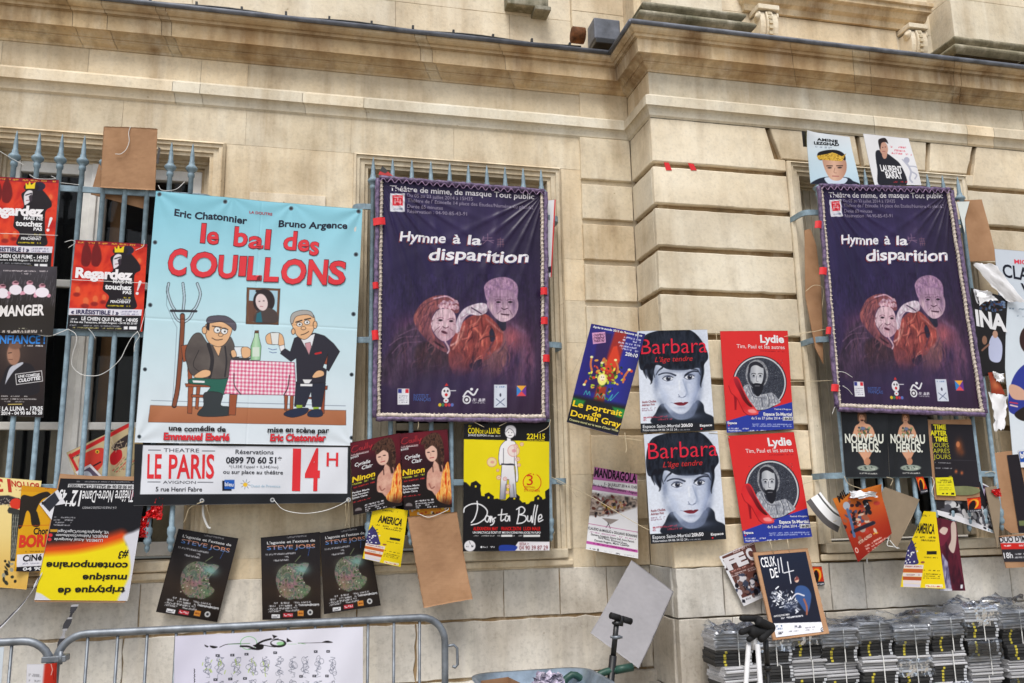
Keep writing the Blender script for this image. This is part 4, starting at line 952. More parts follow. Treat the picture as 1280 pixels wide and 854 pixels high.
a.glow(560, 400, 420, 260, (78, 54, 90), .14).glow(600, 600, 300, 60, (54, 42, 76), .75).glow(450, 610, 200, 40, (50, 40, 70), .6)
a.box(244, 627, 306, 710, (226, 226, 234)).box(246, 629, 266, 650, (52, 60, 140)).box(286, 629, 304, 650, (206, 44, 56))
for k in range(4): a.words((252, 664+k*11), (298, 665+k*11), 5, (120, 120, 140))
a.text('INSTITUT', (330, 672), (410, 674), 17, (74, 96, 160), .01).text('FRANÇAIS', (330, 690), (422, 692), 17, (74, 96, 160), .01)
a.ell(503, 650, 24, 30, (228, 226, 232)).poly([(495, 615), (505, 598), (516, 612)], (200, 50, 50)).ell(504, 660, 8, 8, (206, 44, 50)).ell(494, 640, 5, 6, (60, 50, 60)).ell(512, 640, 5, 6, (60, 50, 60)).line([(526, 638), (555, 638)], 4, (220, 220, 228)).ell(503, 690, 14, 12, (232, 232, 238)).ell(503, 690, 5, 4, (206, 44, 50))
for x, c in ((470, (210, 180, 40)), (486, (60, 120, 80)), (503, (206, 60, 50)), (520, (180, 60, 90)), (536, (90, 110, 180))): a.ell(x, 712, 8, 9, c)
a.ell(614, 685, 22, 22, (230, 230, 236)).ell(614, 685, 15, 15, (50, 36, 54)).ell(614, 685, 8, 8, (230, 230, 236)).line([(596, 668), (620, 640), (650, 660), (672, 630)], 9, (230, 230, 236), smooth=True).ell(640, 630, 8, 7, (230, 230, 236)).words((642, 686), (712, 686), 16, (210, 208, 216)).words((642, 700), (712, 701), 6, (190, 188, 196))
a.box(760, 606, 828, 725, (210, 216, 230)).line([(772, 680), (815, 715)], 4, (90, 100, 130)).line([(815, 680), (772, 715)], 4, (90, 100, 130)).words((768, 618), (822, 618), 8, (90, 120, 170)).ell(794, 660, 5, 9, (60, 60, 80))
a.poly([(880, 612), (930, 612), (905, 640)], (238, 170, 60)).poly([(930, 612), (930, 666), (905, 640)], (110, 60, 150)).poly([(880, 612), (905, 640), (880, 666)], (60, 130, 200)).poly([(880, 666), (930, 666), (905, 640)], (226, 80, 90))
a.tr(440, 190, 4.568); LT = (232, 228, 236); DM = (150, 140, 166)
a.text('Théâtre de mime, de masque Tout public', (216, 224), (1040, 272), 31, LT, .012)
for t, p0, p1 in (('Du 05 au 23 juillet 2014 à 15H35', (316, 260), (690, 282)), ("Théâtre de l' Etincelle 14 place des Etudes/Numéro du plan:62", (318, 290), (1035, 331)), ('Durée 65 minutes', (316, 324), (520, 334)), ('Réservation : 04-90-85-43-91', (316, 353), (657, 370))): a.text(t, p0, p1, 20, DM, .0)
a.poly([(218, 240), (302, 241), (301, 348), (218, 345)], (222, 222, 232)).box(231, 250, 291, 311, (214, 50, 62))
for p in ([(240, 262), (282, 262)], [(246, 275), (246, 300)], [(262, 262), (262, 280)], [(276, 275), (276, 302)], [(244, 290), (282, 290)]): a.line(p, 4, (236, 200, 206))
a.words((230, 330), (294, 331), 9, (120, 130, 160))
for dx, dy, c, b_ in ((-6, 7, (128, 62, 70), .02), (4, 6, (70, 60, 110), .02), (0, 0, (236, 234, 240), .022)):
    a.text('Hymne', (272+dx, 514+dy), (534+dx, 530+dy), 54, c, b_, .12, wob=.05); a.text('à', (575+dx, 530+dy), (620+dx, 531+dy), 50, c, b_, .1); a.text('la', (660+dx, 536+dy), (738+dx, 540+dy), 52, c, b_, .1)
    a.text('disparition', (437+dx, 622+dy), (1004+dx, 642+dy), 66, c, b_, .12, wob=.06)
CJ = (150, 116, 140)
for p in ([(752, 490), (748, 508)], [(748, 500), (800, 498)], [(744, 512), (812, 514)], [(776, 474), (776, 508), (746, 535)], [(778, 512), (808, 528)]): a.line(p, 3.5, CJ, soft=2)
for p in ([(830, 505), (868, 505)], [(848, 495), (848, 550)], [(834, 520), (866, 520)], [(830, 535), (870, 535)], [(836, 508), (834, 548)], [(862, 508), (864, 548)]): a.line(p, 3, (128, 92, 104), soft=2)
a.glow(800, 500, 70, 90, (96, 78, 116), .35)
ART_H = a
def d_hym(u, v):
    z = .003*np.sin(2*math.pi*(2.2*u+.3*v))*np.sin(math.pi*u)
    for k in range(7): # drawn folds radiating from the upper corners
        th0 = .3+k*.19; th = np.arctan2(v, u*.75+1e-3); r_ = np.hypot(u, v); z = z+(.011 if k % 2 else .008)*np.exp(-((th-th0)/.035)**2)*np.exp(-r_*2.0)*np.minimum(1, r_*5)
    th = np.arctan2(v, (1-u)*.75+1e-3); r_ = np.hypot(1-u, v)
    for k in range(5): z = z+.009*np.exp(-((th-(.5+k*.2))/.04)**2)*np.exp(-r_*2.2)*np.minimum(1, r_*5)
    z = z+.004*np.exp(-((u*.75+v*.5-.82)/.02)**2)*np.exp(-((u-.12)/.12)**2)+.003*np.exp(-((u-.88)/.02)**2)*np.exp(-((v-.7)/.3)**2)
    z = z+.006*np.exp(-((u-.28-.25*v)/.025)**2)*np.exp(-((v-.25)/.18)**2)+.006*np.exp(-((u-.75+.3*v)/.022)**2)*np.exp(-((v-.3)/.2)**2)
    return z+.0016*np.sin(2*math.pi*(11*u+.4*np.sin(v*7)))*np.minimum(1, v*2)
M['lace_pale'] = simple('pale braided cord', (202, 190, 178), .8, 0, .3, .2, 60, .3)
M['lace'] = simple('purple lacing cord', (92, 70, 116), .7, 0, .4, .3, 60)
def framed_banner(corners, Y, label):
    t = thing('banner', (at(*corners[3], Y)+at(*corners[2], Y))/2, label, 'banner', 'purple theatre banners laced to poles')
    sheet('printed_cloth', ART_H, Y, None, None, corners=corners, mat='cloth', disp=d_hym, parent=t, thick=.006)
    q = [at(*p, Y-.006) for p in corners]; out = []
    for i in range(4):
        p0, p1 = q[i], q[(i+1) % 4]; mb = MB(); L = np.linalg.norm(p1-p0); dr = (p1-p0)/L; inn = np.cross(dr, (0, -1, 0)); inn = inn/np.linalg.norm(inn)
        if inn @ (sum(q)/4-p0) < 0: inn = -inn
        p0, p1 = p0+inn*.012, p1+inn*.012
        if i == 0: continue
        n_ = 40; pts = [p0+dr*L*k/n_+inn*.002*math.sin(k*.9) for k in range(n_+1)]
        mb.tube(pts, .0085 if i != 2 else .011, 8)
        k_ = np.linspace(0, 1, int(L*420)); tw = [p0+dr*L*s_+(inn*math.cos(s_*L*260)+np.array((0, 1, 0))*math.sin(s_*L*260))*(.0105 if i != 2 else .013) for s_ in k_]
        mb.tube(tw, .0022, 5, (.55, .52, .6)); mb.build('frame_pole', M['lace_pale'], t)
    # the hem turned over the poles, outside the cord
    mb = MB(); rnd = random.Random(int(Y*1000))
    for i in range(4):
        p0, p1 = q[i], q[(i+1) % 4]; L = np.linalg.norm(p1-p0); dr = (p1-p0)/L; inn = np.cross(dr, (0, -1, 0)); inn = inn/np.linalg.norm(inn)
        if inn @ (sum(q)/4-p0) < 0: inn = -inn
        n_ = 46; pts = [p0+dr*L*k/n_-inn*(.006+.004*rnd.random())+np.array((0, -.004-.004*rnd.random(), 0)) for k in range(n_+1)]
        mb.tube(pts, [(.011+.003*rnd.random()) for k in pts], 8)
        if i == 0:
            tw = [p0+dr*L*s_+(inn*(.5+.5*math.cos(s_*L*150))*.02+np.array((0, -.016, 0))) for s_ in np.linspace(0, 1, int(L*320))]
            mb.tube(tw, .0026, 5, (2.0, 1.9, 1.7))
    mb.build('rolled_hem', M['hem'], t)
    return t
m, n, b = new_mat('rolled purple hem'); a_ = nd(n, 'ShaderNodeAttribute', attribute_name='tint')
n.links.new(mix(n, ramp(n, noise_pos(n, 50, 3).outputs[0], [(.3, L4((46, 36, 66))), (.7, L4((126, 104, 140)))]).outputs[0], a_.outputs['Color'], 1.0, 'MULTIPLY'), b.inputs['Base Color']); b.inputs['Roughness'].default_value = .5
M['hem'] = m
framed_banner(hym_c, -.180, 'purple banner of two masked old people hung on the middle window')
framed_banner([(1024, 234), (1187, 239), (1230, 517), (1047, 510)], -.535, 'purple banner of two masked old people below the two white portrait posters')
# ------------------------------------------------------------------ left window posters
Yw = -.160
def Zf(x0, y0, sc): return lambda *pts: [(x0+x/sc, y0+y/sc) for x, y in pts]
# red poster
z = Zf(0, 320, 6.375)
rg_c = [(94.5, 300), (184, 305), (178, 415), (84, 412)]
a = A(rg_c, ns(9, 12, (188, 34, 30), (226, 66, 38), seed=2), 1.7); a.tr(0, 320, 6.375)
for k in range(12):
    t = -2.9+k*.5; a.poly([(800, 120), (800+700*math.cos(t), 120+700*math.sin(t)), (800+700*math.cos(t+.2), 120+700*math.sin(t+.2))], (232, 74, 44), a=.45, soft=16)
a.poly([(595, -130), (1180, -100), (1180, -70), (592, -96)], (150, 26, 44)); a.words((620, -108), (1150, -84), 12, (236, 190, 60))
for x, y, r_, in ((620, 270, 34), (685, 362, 40), (760, 345, 36), (830, 330, 30), (1110, 40, 26)): a.glow(x, y, r_, r_*1.2, (240, 96, 50), .8).ell(x, y-6, r_*.55, r_*.75, (232, 110, 66), soft=8).ell(x-8, y+34, r_*.8, r_*.5, (120, 24, 30), soft=10, a=.7)
for x in (690, 770): a.poly([(x-30, -60), (x, -95), (x+30, -60), (x+40, 20), (x+10, 80), (x-40, 60)], (92, 18, 26), smooth=True, soft=8, a=.8).ell(x, -95, 16, 18, (110, 30, 30), soft=4)
a.poly([(900, 110), (880, 20), (905, -10), (960, -50), (1000, -60), (1060, -5), (1110, 60), (1118, 110), (1072, 150), (1070, 300), (1078, 416), (852, 414), (868, 320), (822, 270), (822, 230), (838, 150)], (34, 28, 34), smooth=True, soft=3)
a.ell(1018, -48, 50, 34, (38, 34, 56)).ell(960, -40, 60, 34, (34, 28, 34)).poly([(905, 90), (902, 20), (930, -15), (966, -10), (962, 30), (948, 70), (920, 92)], (226, 220, 226), smooth=True).line([(915, 20), (960, 6)], 9, (40, 34, 40)).line([(918, 62), (945, 58)], 5, (120, 40, 50)).poly([(938, 30), (962, 10), (966, 60), (948, 80)], (60, 50, 60), soft=4)
a.poly([(914, -30), (914, -76), (932, -56), (944, -90), (956, -58), (990, -82), (984, -30)], (242, 214, 40))
a.text('Regardez', (600, 166), (1054, 186), 74, (244, 240, 244), .045, sp=.95).text('MAIS NE', (900, 211), (1052, 217), 24, W_, .03).text('touchez', (835, 258), (1047, 268), 40, W_, .04).text('PAS', (978, 297), (1047, 300), 24, W_, .03).text('PENCHENAT', (880, 369), (1040, 373), 20, W_, .03)
a.line([(1116, 204), (1096, 268)], 24, W_, w1=9).ell(1093, 293, 12, 12, W_)
a.words((940, 325), (1040, 330), 11, YEL).words((935, 342), (1040, 345), 10, (220, 220, 220)).words((860, 392), (1040, 396), 10, YEL)
a.poly([(545, 413), (1132, 424), (1126, 474), (541, 468)], (226, 224, 236)); a.text('« IRRÉSISTIBLE ! »', (566, 458), (945, 466), 32, (52, 46, 88), .03); a.words((960, 440), (1105, 442), 13, (120, 116, 150)).words((960, 460), (1105, 462), 12, (120, 116, 150))
a.poly([(541, 468), (1126, 474), (1118, 620), (530, 590)], (30, 29, 34)); a.text('LE CHIEN QUI FUME - 14H05', (650, 510), (1098, 525), 27, W_, .03).words((560, 500), (636, 503), 10, W_).text('75 Rue des Teinturiers, 84 000 Avignon - 04 90 85 25 87', (560, 532), (1095, 546), 15, W_, .015).words((555, 552), (970, 562), 11, (170, 170, 176)).words((555, 570), (975, 580), 10, (200, 190, 120)).box(988, 562, 1018, 586, W_).box(1030, 562, 1090, 586, W_)
ART_R = a
sheet('poster', ART_R, -.163, 'red poster with a black caped figure just right of the dark open window bars', 'poster', POSTERS, disp=waves((.002, .6, .3, 1), curl=.004))
sheet('poster', ART_R, -.166, 'red poster with a black caped figure, cut off by the left edge, topmost there', 'poster', POSTERS, corners=[(-18, 220), (73.7, 225), (66, 337), (-28, 333)], disp=waves((.002, .7, .3, 2), curl=-.003))
# dark poster of plates
a = A([(-16, 329), (72, 334), (66.5, 420), (-22, 415)], lg((0, 330), (0, 420), (74, 70, 78), (58, 54, 58), (46, 40, 36), (40, 35, 32)), 1.7); a.tr(0, 320, 6.375)
rr = random.Random(5)
for k in range(150): x, y = rr.uniform(-100, 450), rr.uniform(110, 370); a.line([(x, y), (x-8, y+rr.uniform(20, 60))], 3, (128, 122, 132), a=.4)
for x, y, w1 in ((18, 298, 46), (120, 270, 50), (233, 268, 50), (334, 292, 56)):
    a.ell(x, y-52, 26, 20, (206, 150, 166), soft=6).ell(x+4, y-60, 18, 7, (90, 50, 60)).ell(x-w1+2, y+26, 16, 15, (220, 160, 180)).ell(x+w1-2, y+26, 16, 15, (220, 160, 180)).ell(x, y, w1, 40, (240, 232, 242))
a.text('MANGER', (-8, 480), (352, 472), 80, (236, 232, 232), .035); a.words((25, 118), (380, 122), 10, (220, 210, 215)).words((165, 140), (245, 142), 10, (200, 190, 195)).words((10, 606), (336, 604), 22, (206, 196, 190)).words((140, 580), (215, 580), 8, (200, 196, 170))
sheet('poster', a, -.172, 'dark rainy poster of white plates held by hands, on the left window', 'poster', POSTERS, disp=waves((.003, .8, .5, 1), corner=(1, 0, .35, .012), curl=.006))
# dark poster of a man in a suit
a = A([(-30, 412), (58.5, 416), (54, 522), (-36, 517)], lg((0, 416), (0, 522), (60, 50, 48), (52, 42, 42), (38, 33, 35)), 1.7); a.tr(0, 440, 6.375)
a.text('CONFIANCE !', (-130, -68), (358, -66), 62, (62, 140, 226), .03); a.words((185, -50), (352, -48), 12, W_)
a.glow(100, 0, 110, 120, (84, 68, 62), .7); a.poly([(0, 330), (20, 200), (70, 110), (180, 85), (270, 130), (300, 330)], (40, 37, 42), smooth=True, soft=6).poly([(38, 255), (75, 130), (160, 85), (180, 95), (110, 150), (60, 220)], (190, 192, 204), smooth=True, soft=4).ell(105, 20, 52, 86, (160, 118, 98), soft=8).glow(80, 30, 22, 46, (186, 142, 118), .7).ell(118, -50, 50, 30, (122, 90, 76), soft=12)
a.line([(65, 10), (88, 6)], 7, (60, 40, 36), soft=4).line([(66, 60), (96, 62)], 5, (100, 60, 54), soft=3).ell(74, 34, 8, 14, (176, 130, 106), soft=4)
for p, q in (((120, 178), (330, 150)), ((330, 150), (338, 232)), ((338, 232), (128, 260)), ((128, 260), (120, 178))): a.line([p, q], 5, (226, 224, 226))
a.text('UNE COMÉDIE', (140, 207), (314, 190), 20, W_, .03).text('CULOTTÉE', (143, 242), (320, 220), 25, W_, .04)
a.words((-60, 352), (236, 354), 9, (210, 206, 206)).words((-60, 374), (290, 376), 9, (210, 206, 206)).words((30, 394), (192, 396), 9, (180, 176, 176)).line([(62, 418), (170, 416)], 6, (220, 196, 110)).text('THÉÂTRE LA LUNA - 17h25', (-190, 470), (340, 467), 32, W_, .03).text('OFF 2014 - 04 90 86 96 28', (-70, 502), (336, 498), 25, W_, .03)
sheet('poster', a, -.161, 'dark poster of a man in a suit with blue lettering and a white stamp', 'poster', POSTERS, disp=waves((.0015, .6, .3, 0)))
# tilted red and cream poster behind the bars
a = A([(83, 566), (165, 527), (196, 590), (112, 640)], (206, 186, 146), 1.6); a.tr(0, 560, 6.375)
a.poly([(560, 50), (1045, -210), (1060, -185), (580, 72)], (206, 44, 46)).poly([(545, 55), (565, 40), (640, 180), (620, 196)], (206, 44, 46)).poly([(640, 70), (760, 0), (840, 0), (830, 110), (760, 180), (650, 150)], (214, 66, 54), smooth=True).ell(785, 20, 16, 14, (230, 190, 60)).ell(785, 22, 7, 7, INK).line([(755, 130), (810, 100)], 12, (40, 30, 34)).poly([(890, 40), (960, -10), (980, 60), (930, 120), (890, 110)], (200, 36, 44), smooth=True).poly([(905, -30), (1040, -120), (1050, -40), (980, -10), (920, 10)], (60, 50, 50), smooth=True).speck(910, -60, 1040, 0, 12, [(220, 200, 170)], 3, 5, 4, line=50)
for k in range(6): a.words((880+k*26, 200-k*8), (1000+k*20, 60+k*6), 10, (80, 110, 70) if k % 2 else (190, 60, 60))
a.words((575, 80), (640, 45), 10, (50, 44, 48))
sheet('poster', a, -.085, 'cream and red illustrated poster tilted behind the left window bars', 'poster', POSTERS, disp=waves((.003, .7, .4, 1)))
a = A([(94, 590), (113, 580), (130, 598), (112, 612)], (232, 228, 234), 2); a.tr(0, 560, 6.375); a.poly([(628, 200), (716, 150), (790, 222), (700, 262)], (96, 84, 104)).poly([(640, 205), (700, 180), (740, 225), (690, 240)], (210, 214, 224), smooth=True)
sheet('leaflet', a, -.1, 'small white edged leaflet poking up behind the upside down black and yellow poster', 'leaflet')
# cream poster upside down with a bass neck
z = Zf(0, 590, 5.69)
a = A([(-34, 594), (52, 601), (33, 737), (-52, 730)], lg((0, 600), (0, 737), (246, 226, 160), (240, 214, 140), (224, 178, 84)), 1.6); a.tr(0, 590, 5.69)
a.uv_up = np.array((.1, .99)); RB = (196, 58, 44)
a.text('13', (74, 55), (-50, 50), 90, RB, .03); a.text('BOTTON', (275, 84), (78, 62), 42, RB, .03); a.uv_up = None
a.words((85, 130), (270, 138), 8, (160, 90, 60)).poly([(-200, 185), (60, 170), (150, 200), (150, 250), (50, 235), (-200, 250)], (58, 54, 58), soft=8).speck(-20, 190, 140, 250, 60, [(180, 170, 160), (30, 28, 30)], 2, 6, 9)
a.ell(112, 232, 44, 40, (222, 62, 44)).poly([(50, 280), (62, 255), (190, 290), (190, 320), (58, 300)], (60, 60, 58)).poly([(82, 300), (160, 310), (104, 640), (70, 640)], (52, 54, 52))
for k in range(4): a.line([(94+k*17, 310), (78+k*8, 620)], 3, (186, 186, 176))
for k in range(9): a.line([(84, 330+k*32), (150-k*5, 334+k*32)], 2, (170, 168, 150))
for k in range(16): a.ell(40+rr.uniform(-20, 70), 640+k*10, rr.uniform(8, 20), rr.uniform(6, 14), rr.choice([(54, 56, 46), (90, 92, 80), (160, 158, 140), (40, 40, 36)]), rot=rr.uniform(0, 90))
sheet('poster', a, -.160, 'cream poster hung upside down with red letters and a dark guitar neck', 'poster', POSTERS, disp=waves((.002, .5, .4, 0)), back=(190, 160, 110))
# ochre poster with black silhouette
a = A([(27, 607), (76, 611), (68, 716), (19, 714)], (222, 164, 30), 1.7); a.tr(0, 590, 5.69)
a.poly([(150, 100), (420, 110), (410, 150), (150, 140)], (214, 150, 30)).words((280, 115), (400, 120), 12, (180, 100, 30)).poly([(150, 180), (230, 175), (290, 150), (340, 142), (360, 170), (300, 200), (262, 270), (270, 300), (285, 385), (230, 385), (215, 300), (190, 285), (160, 390), (130, 390)], (44, 38, 34), smooth=True, soft=2)
a.line([(130, 388), (400, 380)], 3, (200, 80, 30)).text('Chor', (238, 448), (340, 444), 46, (40, 34, 34), .03).text('BORI', (136, 536), (330, 530), 78, (216, 60, 40), .05)
a.words((180, 570), (320, 568), 10, (120, 80, 20)).poly([(125, 590), (320, 580), (315, 670), (125, 676)], (232, 230, 238)).text('CiNé', (164, 638), (296, 628), 42, (30, 28, 34), .03).words((165, 655), (300, 650), 9, (130, 130, 150)).poly([(125, 676), (315, 668), (310, 710), (120, 712)], (34, 34, 44)).text('04 90', (165, 702), (300, 698), 22, W_, .03)
sheet('poster', a, -.166, 'ochre poster with black legs silhouette and red letters, beside the upside down cream one', 'poster', POSTERS, disp=waves((.003, .6, .4, 0), corner=(0, 1, .5, .015)), back=(200, 150, 40))
a = A([(49, 630), (72, 612), (84, 632), (66, 652)], (228, 228, 236), 2); a.tr(0, 560, 6.375); a.poly([(335, 440), (440, 350), (480, 420), (400, 510)], (50, 52, 62)).box(335, 425, 372, 452, (40, 42, 50))
sheet('leaflet', a, -.172, 'small dark leaflet with white edge between the ochre poster and the black upside down one', 'leaflet')
# upside down black and yellow poster on cardboard
t = thing('poster_board', at(110, 750, -.19), 'big black and yellow concert poster hung upside down on cardboard', 'poster board', POSTERS)
z = Zf(0, 560, 6.375)
slab('board', z((478, 205), (700, 222), (1020, 228), (1178, 226), (1180, 250), (1140, 470), (1095, 700), (1060, 860), (1010, 1215), (990, 1232), (280, 1228), (272, 1215)), [-.166]*8+[-.180]*4, .004, 'card', t)
a = A([(75.5, 598), (184, 601.5), (160, 751), (43, 750)], lg((0, 598), (0, 752), (30, 30, 36), (30, 30, 36), (34, 33, 38), (40, 36, 40)), 1.6); a.tr(0, 560, 6.375)
a.poly([(366, 800), (600, 790), (800, 745), (980, 680), (1000, 690), (1010, 760), (1080, 790), (1120, 830), (1000, 1240), (200, 1240), (300, 900)], (238, 218, 10), soft=30)
a.line([(350, 800), (600, 780), (800, 740), (970, 690)], 76, (222, 70, 30), smooth=True, soft=60, a=.95).poly([(985, 700), (1060, 660), (1160, 640), (1130, 860), (1015, 1225), (930, 1225), (1030, 1000), (1020, 800)], (214, 214, 224), smooth=True, soft=26).poly([(270, 1140), (330, 1160), (430, 1230), (260, 1230)], (216, 216, 224), soft=10)
a.uv_up = np.array((-.18, .98))
a.text('Théâtre Notre-Dame', (1075, 335), (663, 340), 92, W_, .005).text('12', (655, 340), (580, 338), 118, W_, .02).text('H', (572, 418), (528, 416), 40, W_, .02).text('45', (538, 338), (482, 330), 70, W_, .03)
a.poly([(545, 285), (1140, 290), (1135, 330), (540, 312)], (210, 210, 214)); a.text('RES : 04 90 85 06 48 SALLES CLIMATISÉES', (1130, 300), (552, 290), 24, (40, 40, 46), .015)
a.text('13 À 17 RUE DU COLLÈGE D’ANNECY', (930, 462), (658, 462), 17, (200, 200, 206), 0)
for k, (x1, tt) in enumerate(((872, 'VE, Aperghis/Berio/Cage/Kagel'), (862, 'MA/JE/DI, Feldman/Stockhausen'), (822, 'LU/ME/SA, Actual Avantgarde'))): a.text(tt, (x1, 655+k*32), (465-k*14, 645+k*32), 22, (206, 206, 210), .012)
for k in range(4): a.words((600-k*14, 548+k*20), (430, 545+k*20), 10, (190, 190, 196))
for k in range(2): a.ell(405-k*8, 686+k*34, 16, 14, (214, 50, 60))
a.box(402, 640, 460, 660, (200, 150, 40))
a.words((1110, 272), (610, 268), 8, (170, 170, 176)); rs = random.Random(3)
for k in range(9): x = 1030+rs.uniform(0, 80); a.line([(x, 330+rs.uniform(0, 60)), (x+rs.uniform(-30, 40), 440-rs.uniform(0, 60))], 5, (190, 120, 140))
a.tr(0, 680, 4.908)
a.text('#3', (792, 36), (735, 38), 46, (36, 34, 30), .02, shear=.1).text('contemporaine', (788, 110), (288, 106), 42, (36, 34, 30), .03).text('musique', (782, 186), (510, 186), 40, (36, 34, 30), .03).text('triptyque de', (772, 262), (358, 268), 42, (36, 34, 30), .03); a.uv_up = None
sheet('printed_sheet', a, [-.1685, -.1685, -.1825, -.1825], None, None, parent=t, disp=waves((.001, .4, .2, 0)), thick=.0008)
# the cardboards sticking up over the left window
z = Zf(0, 140, 4.571)
def cardboard(corners, Y, label, disp, cuts=None, name='cardboard_sheet', mat='card'):
    """a bent sheet of cardboard with a ragged edge"""
    a = A(corners, (160, 124, 96), .5); o = sheet(name, a, Y, label, 'cardboard', None, mat=mat, disp=disp, thick=.005, back=(160, 124, 96)); me = o.data
    rg = np.random.default_rng(len(label)); co = np.empty(len(me.vertices)*3, np.float32); me.vertices.foreach_get('co', co); co += rg.normal(0, .0006, co.shape).astype(np.float32); me.vertices.foreach_set('co', co); return o
cardboard(z((593, 84), (898, 92), (886, 446), (571, 432)), [-.186, -.186, -.170, -.170], 'upright brown cardboard tied over the spikes of the left window', waves((.003, .5, .2, 1), corner=(1, 0, .4, -.008)))
slab('cardboard_sheet', z((570, 280), (600, 240), (880, 300), (822, 553), (518, 470)), -.112, .005, 'card', None, 'tilted brown cardboard behind the bars of the left window', 'cardboard')
slab('cardboard_sheet', z((905, 200), (917, 208), (904, 300), (893, 290)), [-.10, -.06, -.06, -.10], .004, 'card_grey', None, 'narrow grey edge of a board behind the upright brown cardboard', 'cardboard')
# red plastic bag remains
def crumple(name, pts, Y, amp, mat, label, cat, n_=12, seed=1):
    q = [at(*p, Y) for p in pts]; rg = np.random.default_rng(seed); V = []
    for j in range(n_+1):
        for i in range(n_+1):
            u, v = i/n_, j/n_; p = (q[0]*(1-u)+q[1]*u)*(1-v)+(q[3]*(1-u)+q[2]*u)*v; V.append(p+rg.normal(0, 1, 3)*amp*np.array((.5, 1, .5)))
    F = [(j*(n_+1)+i, j*(n_+1)+i+1, (j+1)*(n_+1)+i+1, (j+1)*(n_+1)+i) for j in range(n_) for i in range(n_)]
    mb = MB(); org = np.mean(V, 0); mb.add([p-org for p in V], F, (1, 1, 1)); o = mb.build(name, mat); o.location = Vector(org); return tag(o, label, cat)
M['red_plastic'] = simple('red plastic film', (196, 24, 28), .25, 0, .6, .2, 40)
z = Zf(120, 580, 6.095)
crumple('plastic_bag', z((470, 245), (512, 262), (500, 420), (360, 410)), -.165, .006, M['red_plastic'], 'crumpled red plastic caught on a bar under the white theatre banner', 'bag')
crumple('plastic_bag', z((350, 400), (410, 420), (395, 555), (318, 560)), -.155, .005, M['red_plastic'], 'lower scrap of red plastic beside the upside down poster', 'bag', seed=4)

# ------------------------------------------------------------------ posters on the plinth, left
ag_c = [(326, 672), (400, 665), (401, 773), (328, 775)]
a = A(ag_c, lg((0, 668), (0, 775), (44, 42, 46), (42, 38, 40), (52, 42, 36), (38, 33, 32)), 1.7); a.tr(180, 640, 3.99)
a.text("L'agonie et l'extase de", (612, 163), (852, 149), 13, W_, .015).text('STEVE JOBS', (612, 192), (852, 182), 20, lg((0, 160), (0, 196), (226, 150, 110), (216, 150, 120), (90, 140, 206), (70, 120, 200)), .012)
a.words((690, 130), (806, 120), 8, (170, 170, 176)).words((604, 216), (752, 208), 9, (190, 190, 196)).words((660, 230), (720, 227), 9, (190, 190, 196)).words((640, 246), (718, 242), 9, (190, 190, 196)).line([(815, 222), (828, 162)], 2, (70, 110, 190))
APL = [(655, 350), (664, 302), (700, 266), (745, 260), (765, 265), (790, 258), (820, 262), (802, 296), (788, 330), (800, 362), (828, 380), (815, 410), (780, 436), (745, 436), (715, 440), (675, 410)]
a.poly(APL, ns(15, 15, (60, 74, 52), (116, 126, 96), (150, 116, 124), (70, 96, 84), (150, 150, 128), seed=8, o=4), smooth=True, soft=3).glow(785, 290, 36, 24, (130, 176, 172), .85).glow(690, 300, 30, 30, (120, 124, 110), .5).glow(720, 370, 30, 18, (170, 106, 128), .6).glow(790, 400, 30, 26, (92, 128, 86), .6).glow(700, 400, 26, 26, (150, 118, 96), .6)
a.speck(670, 280, 810, 430, 50, [(206, 200, 186), (40, 44, 36), (90, 110, 80)], 1.5, 3.5, 6).line([(750, 252), (776, 222)], 4, (110, 120, 90))
for y, x0, x1 in ((452, 640, 830), (466, 618, 875), (480, 618, 760), (492, 620, 770)): a.words((x0, y+6), (x1, y), 9, (206, 206, 210), seed=y)
a.text('Théâtre des Barriques', (766, 472), (872, 466), 10, W_, .01).box(634, 512, 674, 530, W_).words((638, 522), (670, 521), 10, (60, 60, 66)).box(690, 506, 738, 525, (190, 50, 60)).words((694, 516), (734, 515), 10, W_).box(762, 494, 792, 520, (214, 140, 60)).words((766, 508), (788, 507), 8, (110, 50, 30)).ell(826, 502, 14, 14, (206, 206, 206)).ell(826, 502, 7, 7, (60, 60, 66))
ART_J = a
sheet('poster', ART_J, -.06, 'black poster of a bitten apple, left one of the pair sharing an edge', 'poster', POSTERS, disp=waves((.002, .5, .2, 1)))
sheet('poster', ART_J, -.064, 'black poster of a bitten apple, half tucked under the small yellow flag poster', 'poster', POSTERS, corners=[(400, 666), (459, 656), (476, 757), (405, 768)], disp=waves((.002, .5, .3, 2)))
sheet('poster', ART_J, [-.03, -.05, -.03, -.06], 'black poster of a bitten apple hanging crooked by itself left of the pair', 'poster', POSTERS, corners=[(223, 661), (298, 673), (271, 778), (195, 765)], disp=waves((.002, .5, .2, 0), corner=(1, 1, .3, -.01)))
a = A([(246, 761), (275, 771), (268, 790), (246, 778)], (44, 80, 150), 2.5); a.tr(180, 640, 3.99); a.text('Nissan', (268, 508), (340, 540), 26, W_, .01, shear=.2)
